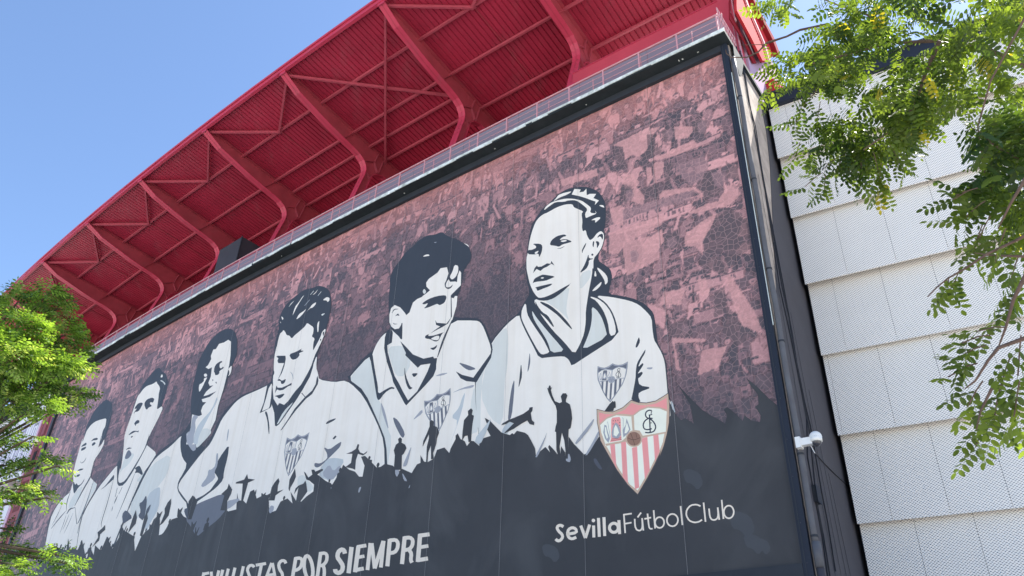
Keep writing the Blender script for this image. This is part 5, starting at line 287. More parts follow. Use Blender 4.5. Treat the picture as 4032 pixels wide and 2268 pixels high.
'ground':[(0,'D',[-0.02,9.233,-0.041,9.269,-0.206,9.474,-0.444,9.834,-0.712,10.171,-0.616,9.913,-0.47,9.647,-0.488,9.386,-0.586,9.332,-0.476,9.084,-0.519,8.908,-0.739,9.008,-0.881,9.169,-0.954,9.034,-1.142,9.3,-1.306,9.488,-1.408,9.433,-1.333,9.264,-1.415,9.053,-1.568,9.198,-1.745,9.331,-1.992,9.559,-2.272,9.939,-2.596,10.401,-2.459,10.103,-2.307,9.786,-2.263,9.226,-2.482,9.427,-2.605,9.394,-2.749,9.603,-2.883,9.955,-2.893,9.593,-3.382,8.93,-5.126,9.425,-5.502,9.008,-5.633,8.997,-5.97,9.376,-6.143,9.625,-6.161,9.223,-6.177,8.99,-6.272,8.984,-6.27,9.172,-6.405,9.387,-6.433,9.154,-6.543,9.174,-6.626,9.285,-6.821,9.502,-6.863,9.449,-6.792,9.268,-6.962,9.468,-7.131,9.378,-7.3,9.264,-7.332,9.489,-7.481,9.764,-7.602,9.962,-7.722,10.062,-8.024,10.186,-8.142,10.095,-8.205,10.146,-8.294,10.1,-8.512,10.195,-8.638,10.259,-9.102,10.735,-9.336,10.892,-9.226,10.655,-9.268,10.558,-9.059,10.226,-9.392,10.201,-9.307,10.218,-9.473,10.134,-9.491,9.976,-9.735,10.185,-9.853,10.22,-10.018,10.076,-10.12,10.261,-10.306,10.368,-10.444,10.587,-10.53,10.532,-10.519,10.41,-10.705,10.125,-10.752,9.98,-10.986,10.214,-11.307,10.191,-11.417,9.912,-11.69,9.842,-11.853,9.896,-12.042,10.147,-12.009,9.876,-12.166,9.855,-12.306,9.69,-12.372,9.59,-12.864,9.829,-12.993,9.748,-13.315,10.012,-13.722,10.155,-13.905,10.081,-14.102,10.08,-14.447,10.357,-14.802,10.64,-15.008,10.642,-14.76,10.269,-14.79,9.879,-14.974,9.91,-15.222,10.133,-15.56,10.265,-15.929,10.514,-16.04,10.275,-16.379,9.855,-16.81,10.074,-17.203,10.327,-17.457,10.446,-17.44,10.142,-17.404,9.764,-17.768,9.636,-18.016,9.489,-18.317,9.534,-18.792,9.984,-18.539,9.493,-18.902,9.736,-19.308,9.684,-19.509,9.336,-19.869,9.312,-20.143,10.005,-20.556,10.109,-20.922,10.048,-21.225,10.454,-21.476,10.415,-21.585,9.952,-21.84,10.111,-22.197,10.166,-22.392,10.521,-22.205,9.806,-22.754,9.806,-23.447,10.153,-23.54,9.839,-24.209,9.526,-24.791,9.157,-25.456,9.823,-26.201,10.098,-26.777,10.484,-26.692,10.125,-27.17,10.107,-27.585,9.604,-27.717,9.536,-27.962,9.525,-28.109,10.021,-28.365,10.499,-28.802,10.339,-28.955,9.961,-29.326,9.834,-29.58,9.647,-29.793,9.06,-30.286,9.782,-30.866,9.994,-31.463,10.211,-31.955,10.557,-31.778,9.931,-32.154,9.43,-33.094,10.149,-33.305,9.523,-33.559,9.6,-34.141,9.859,-33.976,9.371,-34.647,9.827,-34.66,9.217,-35.245,9.758,-35.814,10.263,-36.088,9.86,-36.534,10.012,-37.125,10.036,-37.701,10.657,-37.47,10.028,-38.473,10.252,-39.474,10.428,-39.723,9.795,-40.766,9.967,-40.485,9.324,-42.155,9.25,-43.169,8.987,-45.2,8.659,-44.593,7.166,-45.98,5.48,-0.02,5.48]),(1,'G',[-23.116,10.532,-23.389,10.622,-23.806,10.633,-24.606,10.571,-25.053,10.528,-25.376,10.482,-25.587,10.421,-25.799,10.309,-25.902,10.193,-25.952,10.01,-25.826,9.843,-25.462,9.605,-25.191,9.405,-24.863,9.134,-24.614,9.084,-24.302,9.224,-24.0,9.344,-23.543,9.508,-23.269,9.647,-23.027,9.838,-22.949,10.04,-22.993,10.367]),(1,'g',[-13.178,9.798,-13.171,9.933,-13.119,9.931,-12.994,9.793,-12.97,9.698,-13.034,9.594,-13.085,9.595,-13.154,9.703]),(1,'g',[-14.871,9.511,-14.802,9.52,-14.789,9.479,-14.825,9.367,-14.856,9.326,-14.899,9.333,-14.912,9.373,-14.902,9.47]),(1,'g',[-16.678,9.866,-16.445,9.777,-16.387,9.731,-16.472,9.704,-16.563,9.739,-16.712,9.855]),(1,'g',[-12.449,9.116,-12.408,9.194,-12.394,9.199,-12.398,9.134,-12.414,9.104,-12.45,9.091]),(1,'g',[-12.776,9.635,-12.591,9.414,-12.562,9.343,-12.669,9.379,-12.742,9.465,-12.819,9.65]),(1,'g',[-19.85,9.609,-19.72,9.579,-19.665,9.529,-19.653,9.432,-19.688,9.37,-19.79,9.311,-19.861,9.321,-19.939,9.407,-19.955,9.48,-19.916,9.581]),(1,'D2',[-5.309,8.815,-5.266,8.814,-5.233,8.788,-5.192,8.724,-5.145,8.644,-5.065,8.505,-5.061,8.461,-5.131,8.484,-5.19,8.538,-5.272,8.653,-5.309,8.724,-5.321,8.79]),(1,'g',[-7.265,9.337,-7.069,9.628,-6.97,9.787,-6.915,9.9,-6.915,9.884,-6.97,9.729,-7.047,9.566,-7.187,9.307,-7.264,9.209,-7.32,9.219]),(1,'g',[-5.853,9.477,-5.624,9.685,-5.469,9.828,-5.301,9.981,-5.267,9.979,-5.345,9.821,-5.483,9.665,-5.756,9.426,-5.881,9.346,-5.926,9.381]),(1,'g',[-5.548,9.034,-5.397,9.227,-5.289,9.376,-5.167,9.562,-5.12,9.594,-5.123,9.49,-5.208,9.341,-5.42,9.069,-5.526,8.961,-5.584,8.959]),(1,'g',[-6.131,9.105,-6.087,8.992,-6.079,8.924,-6.103,8.863,-6.147,8.861,-6.237,8.916,-6.245,8.984,-6.176,9.103]),(1,'w3',[-2.826,10.003,-2.801,9.92,-2.778,9.822,-2.747,9.657,-2.759,9.639,-2.82,9.76,-2.842,9.858,-2.838,9.986]),(1,'w3',[-9.64,10.309,-9.357,10.555,-9.205,10.689,-9.098,10.786,-9.09,10.743,-9.174,10.536,-9.267,10.351,-9.418,10.088,-9.537,10.034,-9.69,10.162]),(1,'g',[-12.803,10.003,-12.671,10.254,-12.593,10.402,-12.527,10.529,-12.516,10.499,-12.554,10.299,-12.587,10.143,-12.634,9.946,-12.697,9.877,-12.81,9.897]),(1,'D2',[-30.615,11.363,-30.419,11.385,-30.307,11.46,-30.217,11.63,-30.117,11.593,-29.952,11.331,-29.847,11.039,-29.745,10.563,-29.863,10.45,-30.27,10.636,-30.396,10.756,-30.304,10.871,-30.361,11.012,-30.598,11.257]),(1,'D2',[-29.725,10.957,-29.534,11.121,-29.464,11.1,-29.476,10.883,-29.507,10.773,-29.572,10.706,-29.641,10.726,-29.755,10.845]),(1,'D2',[-32.091,11.1,-31.936,11.21,-31.659,11.137,-31.118,10.846,-31.02,10.709,-31.302,10.645,-31.486,10.6,-31.671,10.548,-31.832,10.642,-32.061,10.939]),(1,'D2',[-26.262,10.426,-26.047,10.442,-25.887,10.352,-25.692,10.109,-25.681,10.005,-25.844,9.981,-26.004,10.069,-26.249,10.32]),(1,'g',[-22.872,10.265,-22.211,10.253,-22.096,10.182,-22.455,10.011,-22.67,9.937,-22.858,9.92,-22.977,9.991,-23.091,10.191]),(1,'D3',[-2.648,8.018,-2.553,8.046,-2.452,8.024,-2.292,7.939,-2.213,7.841,-2.17,7.676,-2.192,7.579,-2.291,7.495,-2.361,7.506,-2.44,7.618,-2.506,7.673,-2.595,7.701,-2.643,7.777,-2.674,7.942]),(1,'D3',[-1.556,6.784,-1.442,6.821,-1.323,6.798,-1.138,6.704,-1.048,6.592,-1.003,6.4,-1.033,6.285,-1.152,6.182,-1.234,6.192,-1.324,6.32,-1.4,6.382,-1.504,6.412,-1.558,6.499,-1.589,6.693]),(1,'D3',[-1.265,6.227,-1.18,6.255,-1.091,6.24,-0.953,6.172,-0.886,6.09,-0.853,5.947,-0.875,5.861,-0.966,5.783,-1.027,5.79,-1.094,5.884,-1.151,5.93,-1.229,5.951,-1.268,6.015,-1.29,6.159]),(1,'D3',[-1.022,6.104,-0.955,6.127,-0.885,6.115,-0.776,6.062,-0.724,5.997,-0.698,5.884,-0.717,5.816,-0.788,5.754,-0.837,5.759,-0.889,5.834,-0.934,5.87,-0.995,5.887,-1.026,5.937,-1.042,6.05]),(1,'D3',[-7.031,6.635,-6.93,6.664,-6.819,6.646,-6.636,6.572,-6.539,6.483,-6.475,6.33,-6.488,6.239,-6.586,6.157,-6.663,6.165,-6.761,6.267,-6.839,6.317,-6.939,6.34,-6.999,6.409,-7.05,6.563]),(2,'D',[-41.131,9.001,-41.106,9.271,-41.025,9.301,-41.063,9.374,-41.031,9.437,-40.969,9.437,-40.937,9.374,-40.975,9.301,-40.894,9.271,-40.869,9.001]),(2,'D',[-40.68,9.07,-40.78,9.55,-40.72,9.55,-40.592,9.37,-40.547,9.37,-40.398,9.522,-40.348,9.522,-40.458,9.07]),(2,'D',[-40.171,9.554,-40.154,9.824,-40.117,9.854,-40.175,9.961,-40.126,10.058,-40.029,10.058,-39.981,9.961,-40.039,9.854,-40.002,9.824,-39.984,9.554]),(2,'D',[-39.52,10.175,-39.62,10.655,-39.56,10.655,-39.468,10.475,-39.442,10.475,-39.329,10.627,-39.279,10.627,-39.389,10.175]),(2,'D',[-39.115,10.031,-39.079,10.301,-38.956,10.331,-39.007,10.425,-38.965,10.51,-38.881,10.51,-38.838,10.425,-38.889,10.331,-38.766,10.301,-38.73,10.031]),(2,'D',[-38.511,9.929,-38.485,10.199,-38.409,10.229,-38.468,10.336,-38.419,10.434,-38.322,10.434,-38.273,10.336,-38.331,10.229,-38.256,10.199,-38.23,9.929]),(2,'D',[-37.927,9.786,-37.89,10.056,-37.769,10.086,-37.826,10.192,-37.779,10.287,-37.683,10.287,-37.636,10.192,-37.693,10.086,-37.571,10.056,-37.535,9.786]),(2,'D',[-37.256,9.735,-37.227,10.005,-37.126,10.035,-37.166,10.111,-37.132,10.178,-37.066,10.178,-37.033,10.111,-37.073,10.035,-36.972,10.005,-36.943,9.735]),(2,'D',[-36.766,9.769,-36.866,10.098,-36.806,10.098,-36.723,10.069,-36.701,10.069,-36.598,10.085,-36.548,10.085,-36.658,9.769]),(2,'D',[-36.46,9.644,-36.436,9.914,-36.363,9.944,-36.404,10.022,-36.37,10.09,-36.302,10.09,-36.268,10.022,-36.309,9.944,-36.235,9.914,-36.212,9.644]),(2,'D',[-36.015,9.836,-35.994,10.106,-35.936,10.136,-35.99,10.236,-35.945,10.326,-35.855,10.326,-35.81,10.236,-35.864,10.136,-35.806,10.106,-35.785,9.836]),(2,'D',[-35.599,9.689,-35.581,9.959,-35.533,9.989,-35.575,10.069,-35.54,10.138,-35.471,10.138,-35.437,10.069,-35.478,9.989,-35.43,9.959,-35.413,9.689]),(2,'D',[-35.034,9.149,-35.011,9.419,-34.943,9.449,-34.99,9.538,-34.951,9.616,-34.872,9.616,-34.833,9.538,-34.88,9.449,-34.812,9.419,-34.789,9.149]),(2,'D',[-34.844,9.524,-34.806,9.794,-34.681,9.824,-34.741,9.932,-34.691,10.03,-34.593,10.03,-34.544,9.932,-34.603,9.824,-34.478,9.794,-34.44,9.524]),(2,'D',[-33.563,9.247,-33.53,9.517,-33.423,9.547,-33.482,9.655,-33.433,9.752,-33.335,9.752,-33.286,9.655,-33.345,9.547,-33.238,9.517,-33.205,9.247]),(2,'D',[-32.92,9.716,-33.02,10.095,-32.96,10.095,-32.868,10.016,-32.842,10.016,-32.729,10.077,-32.679,10.077,-32.789,9.716]),(2,'D',[-32.666,9.428,-32.643,9.698,-32.568,9.728,-32.605,9.8,-32.574,9.861,-32.512,9.861,-32.482,9.8,-32.519,9.728,-32.444,9.698,-32.421,9.428]),(2,'D',[-32.334,9.178,-32.312,9.448,-32.257,9.478,-32.316,9.587,-32.267,9.687,-32.167,9.687,-32.118,9.587,-32.177,9.478,-32.122,9.448,-32.1,9.178]),(2,'D',[-31.863,10.131,-31.847,10.401,-31.811,10.431,-31.863,10.528,-31.82,10.615,-31.733,10.615,-31.689,10.528,-31.741,10.431,-31.705,10.401,-31.689,10.131]),(2,'D',[-31.501,9.96,-31.359,10.378,-31.309,10.408,-31.289,10.318,-31.417,9.96]),(2,'D',[-31.286,9.799,-31.261,10.069,-31.186,10.099,-31.233,10.188,-31.193,10.267,-31.114,10.267,-31.075,10.188,-31.122,10.099,-31.046,10.069,-31.021,9.799]),(2,'D',[-30.429,9.485,-30.404,9.755,-30.333,9.785,-30.391,9.891,-30.343,9.986,-30.247,9.986,-30.199,9.891,-30.257,9.785,-30.186,9.755,-30.161,9.485]),(2,'D',[-29.384,9.553,-29.363,9.823,-29.298,9.853,-29.339,9.931,-29.305,9.999,-29.237,9.999,-29.203,9.931,-29.244,9.853,-29.18,9.823,-29.159,9.553]),(2,'D',[-28.971,9.805,-29.071,10.153,-29.011,10.153,-28.928,10.105,-28.906,10.105,-28.803,10.139,-28.753,10.139,-28.863,9.805]),(2,'D',[-28.535,10.232,-28.635,10.632,-28.575,10.632,-28.437,10.532,-28.388,10.532,-28.23,10.612,-28.18,10.612,-28.29,10.232]),(2,'D',[-27.399,9.641,-27.381,9.911,-27.345,9.941,-27.402,10.046,-27.354,10.141,-27.259,10.141,-27.212,10.046,-27.269,9.941,-27.232,9.911,-27.215,9.641]),(2,'D',[-26.754,10.15,-26.854,10.537,-26.794,10.537,-26.672,10.45,-26.631,10.45,-26.489,10.519,-26.439,10.519,-26.549,10.15]),(2,'D',[-25.315,9.329,-25.415,9.755,-25.355,9.755,-25.233,9.629,-25.192,9.629,-25.05,9.732,-25.0,9.732,-25.11,9.329]),(2,'D',[-24.898,8.958,-24.998,9.469,-24.938,9.469,-24.853,9.258,-24.831,9.258,-24.726,9.438,-24.676,9.438,-24.786,8.958]),(2,'D',[-24.354,9.249,-24.318,9.519,-24.199,9.549,-24.258,9.658,-24.208,9.757,-24.11,9.757,-24.06,9.658,-24.12,9.549,-24.001,9.519,-23.964,9.249]),(2,'D',[-21.169,10.048,-21.112,10.402,-21.062,10.432,-21.042,10.342,-21.048,10.048]),(2,'D',[-20.573,9.851,-20.673,10.214,-20.613,10.214,-20.533,10.151,-20.513,10.151,-20.413,10.198,-20.363,10.198,-20.473,9.851]),(2,'D',[-20.382,9.786,-20.482,10.129,-20.422,10.129,-20.29,10.086,-20.244,10.086,-20.092,10.115,-20.042,10.115,-20.152,9.786]),(2,'D',[-19.228,9.408,-19.208,9.678,-19.151,9.708,-19.195,9.791,-19.159,9.864,-19.085,9.864,-19.049,9.791,-19.093,9.708,-19.036,9.678,-19.016,9.408]),(2,'D',[-16.718,9.652,-16.69,9.922,-16.595,9.952,-16.632,10.024,-16.601,10.085,-16.54,10.085,-16.509,10.024,-16.546,9.952,-16.451,9.922,-16.423,9.652]),(2,'D',[-16.211,9.959,-16.181,10.229,-16.083,10.259,-16.128,10.343,-16.09,10.418,-16.016,10.418,-15.979,10.343,-16.023,10.259,-15.925,10.229,-15.895,9.959]),(2,'D',[-14.745,10.145,-14.71,10.415,-14.583,10.445,-14.621,10.519,-14.589,10.582,-14.526,10.582,-14.494,10.519,-14.532,10.445,-14.406,10.415,-14.371,10.145]),(2,'D',[-14.183,9.78,-14.161,10.05,-14.095,10.08,-14.143,10.17,-14.103,10.249,-14.023,10.249,-13.984,10.17,-14.031,10.08,-13.966,10.05,-13.943,9.78])],
'man0':[(0,'D',[-6.828,11.412,-6.871,11.317,-6.91,11.353,-6.856,11.183,-6.739,10.922,-6.596,10.685,-6.553,10.523,-6.554,10.148,-6.597,10.033,-6.625,9.879,-6.583,9.858,-6.57,9.299,-6.516,9.146,-6.433,9.154,-6.46,9.398,-6.375,9.792,-6.294,9.534,-6.256,9.24,-6.272,8.984,-6.177,8.967,-6.161,9.223,-6.157,9.603,-6.14,9.842,-6.071,9.877,-6.013,10.158,-6.037,10.41,-6.089,10.622,-6.228,10.729,-6.227,10.805,-6.17,10.919,-6.225,11.009,-6.338,11.035,-6.41,10.949,-6.382,10.841,-6.368,10.761,-6.453,10.742,-6.624,10.845,-6.725,11.074,-6.769,11.241,-6.725,11.335,-6.769,11.306,-6.784,11.388])],
'man1':[(0,'D',[-8.649,10.495,-8.589,10.548,-8.374,10.607,-8.039,10.653,-7.798,10.692,-7.589,10.777,-7.561,10.848,-7.441,10.835,-7.454,10.721,-7.513,10.656,-7.464,10.415,-7.374,10.319,-7.387,10.233,-7.55,10.305,-7.642,10.439,-7.879,10.374,-8.148,10.275,-8.481,10.201,-8.513,10.221,-8.154,10.457,-8.31,10.542,-8.462,10.495])],
'man2':[(0,'D',[-9.933,11.348,-9.853,11.264,-9.888,11.125,-9.794,11.056,-9.836,10.799,-9.85,10.586,-9.852,10.208,-9.952,10.181,-10.015,10.429,-10.133,10.429,-10.24,10.284,-10.237,10.617,-10.207,10.998,-10.037,11.133,-10.064,11.286])],
'man3':[(0,'D',[-11.663,11.31,-11.559,11.237,-11.559,11.087,-11.375,10.999,-11.274,10.78,-11.35,10.599,-11.361,10.406,-11.47,10.113,-11.417,9.912,-11.542,9.911,-11.596,10.403,-11.697,10.18,-11.689,9.83,-11.754,9.854,-11.784,10.391,-11.72,10.673,-11.737,10.825,-11.98,10.428,-11.971,10.624,-11.839,10.87,-11.736,11.099,-11.756,11.279])],
'man4':[(0,'D',[-13.107,10.988,-13.011,10.905,-13.01,10.778,-12.827,10.666,-12.741,10.525,-12.85,10.346,-12.928,10.311,-12.871,9.788,-13.246,9.853,-13.272,10.375,-13.352,10.566,-13.277,10.754,-13.149,10.805,-13.203,10.943])],
'man5':[(0,'D',[-15.286,11.173,-15.192,11.128,-15.211,10.973,-15.09,10.819,-14.89,10.729,-14.704,10.797,-14.745,10.727,-14.916,10.669,-15.194,10.786,-15.262,10.564,-15.228,10.199,-15.39,10.276,-15.786,10.398,-15.509,10.505,-15.501,10.844,-15.853,10.91,-15.556,10.934,-15.345,10.999])],
'man6':[(0,'D',[-19.715,10.661,-19.607,10.505,-19.657,10.356,-19.617,10.116,-19.255,10.135,-19.698,9.974,-19.703,9.783,-20.093,9.842,-20.058,10.344,-19.923,10.518,-19.795,10.615])],
'man7':[(0,'D',[-18.77,10.89,-18.699,10.74,-18.613,10.531,-18.683,10.35,-18.836,10.144,-18.854,9.994,-18.95,10.125,-18.989,10.478,-18.825,10.762])],
'man8':[(0,'D',[-17.736,10.648,-17.556,10.616,-17.477,10.526,-17.092,10.572,-17.02,10.502,-17.33,10.386,-17.184,10.249,-16.766,9.882,-17.344,9.976,-17.747,10.231,-17.937,10.301,-18.171,10.647,-18.069,10.591,-17.837,10.36,-17.626,10.438])],
'man9':[(0,'D',[-17.987,10.271,-17.897,10.142,-17.758,9.82,-18.076,9.498,-18.347,9.539,-18.341,10.064,-18.543,9.831,-18.515,10.054,-18.362,10.143,-18.078,10.172])],
'man10':[(0,'D',[-21.947,11.21,-21.808,10.999,-21.296,10.871,-21.749,10.825,-21.795,10.466,-21.84,10.111,-21.982,10.132,-22.045,10.506,-22.13,10.848,-22.644,10.934,-22.631,10.995,-22.082,11.005])],
'man11':[(0,'D',[-23.17,11.023,-22.808,10.712,-22.818,10.549,-22.987,10.247,-22.843,9.859,-23.364,9.936,-23.311,10.545,-23.565,10.648,-23.2,10.818])],
'man12':[(0,'D',[-27.689,11.111,-27.574,10.869,-27.525,10.332,-27.879,10.033,-28.104,9.977,-27.931,10.479,-28.048,10.719,-27.915,10.967])],
'man13':[(0,'D',[-25.683,10.88,-25.335,10.609,-25.476,9.868,-25.805,9.914,-26.087,10.726,-25.871,10.953])],
'man14':[(0,'D',[-30.816,11.069,-30.505,10.675,-30.44,10.391,-30.967,10.007,-30.91,10.734])],
'man15':[(0,'D',[-29.702,10.878,-29.397,10.469,-29.454,10.074,-29.485,9.634,-29.728,9.754,-29.758,10.476])],
'man16':[(0,'D',[-33.693,10.777,-33.527,10.515,-33.943,10.356,-33.855,10.059,-34.417,9.799,-34.07,10.23,-34.298,10.499,-33.917,10.64])],
'hand':[(0,'D',[-4.931,10.14,-4.754,10.324,-4.674,10.379,-4.634,10.406,-4.603,10.363,-4.57,10.392,-4.548,10.326,-4.549,10.182,-4.606,10.171,-4.635,10.093])],
'dot_club':[(0,'L',[-5.325,7.101,-5.329,7.083,-5.342,7.069,-5.36,7.061,-5.382,7.06,-5.403,7.067,-5.421,7.079,-5.432,7.096,-5.436,7.115,-5.431,7.133,-5.419,7.147,-5.4,7.155,-5.379,7.156,-5.358,7.149,-5.34,7.136,-5.328,7.119])],
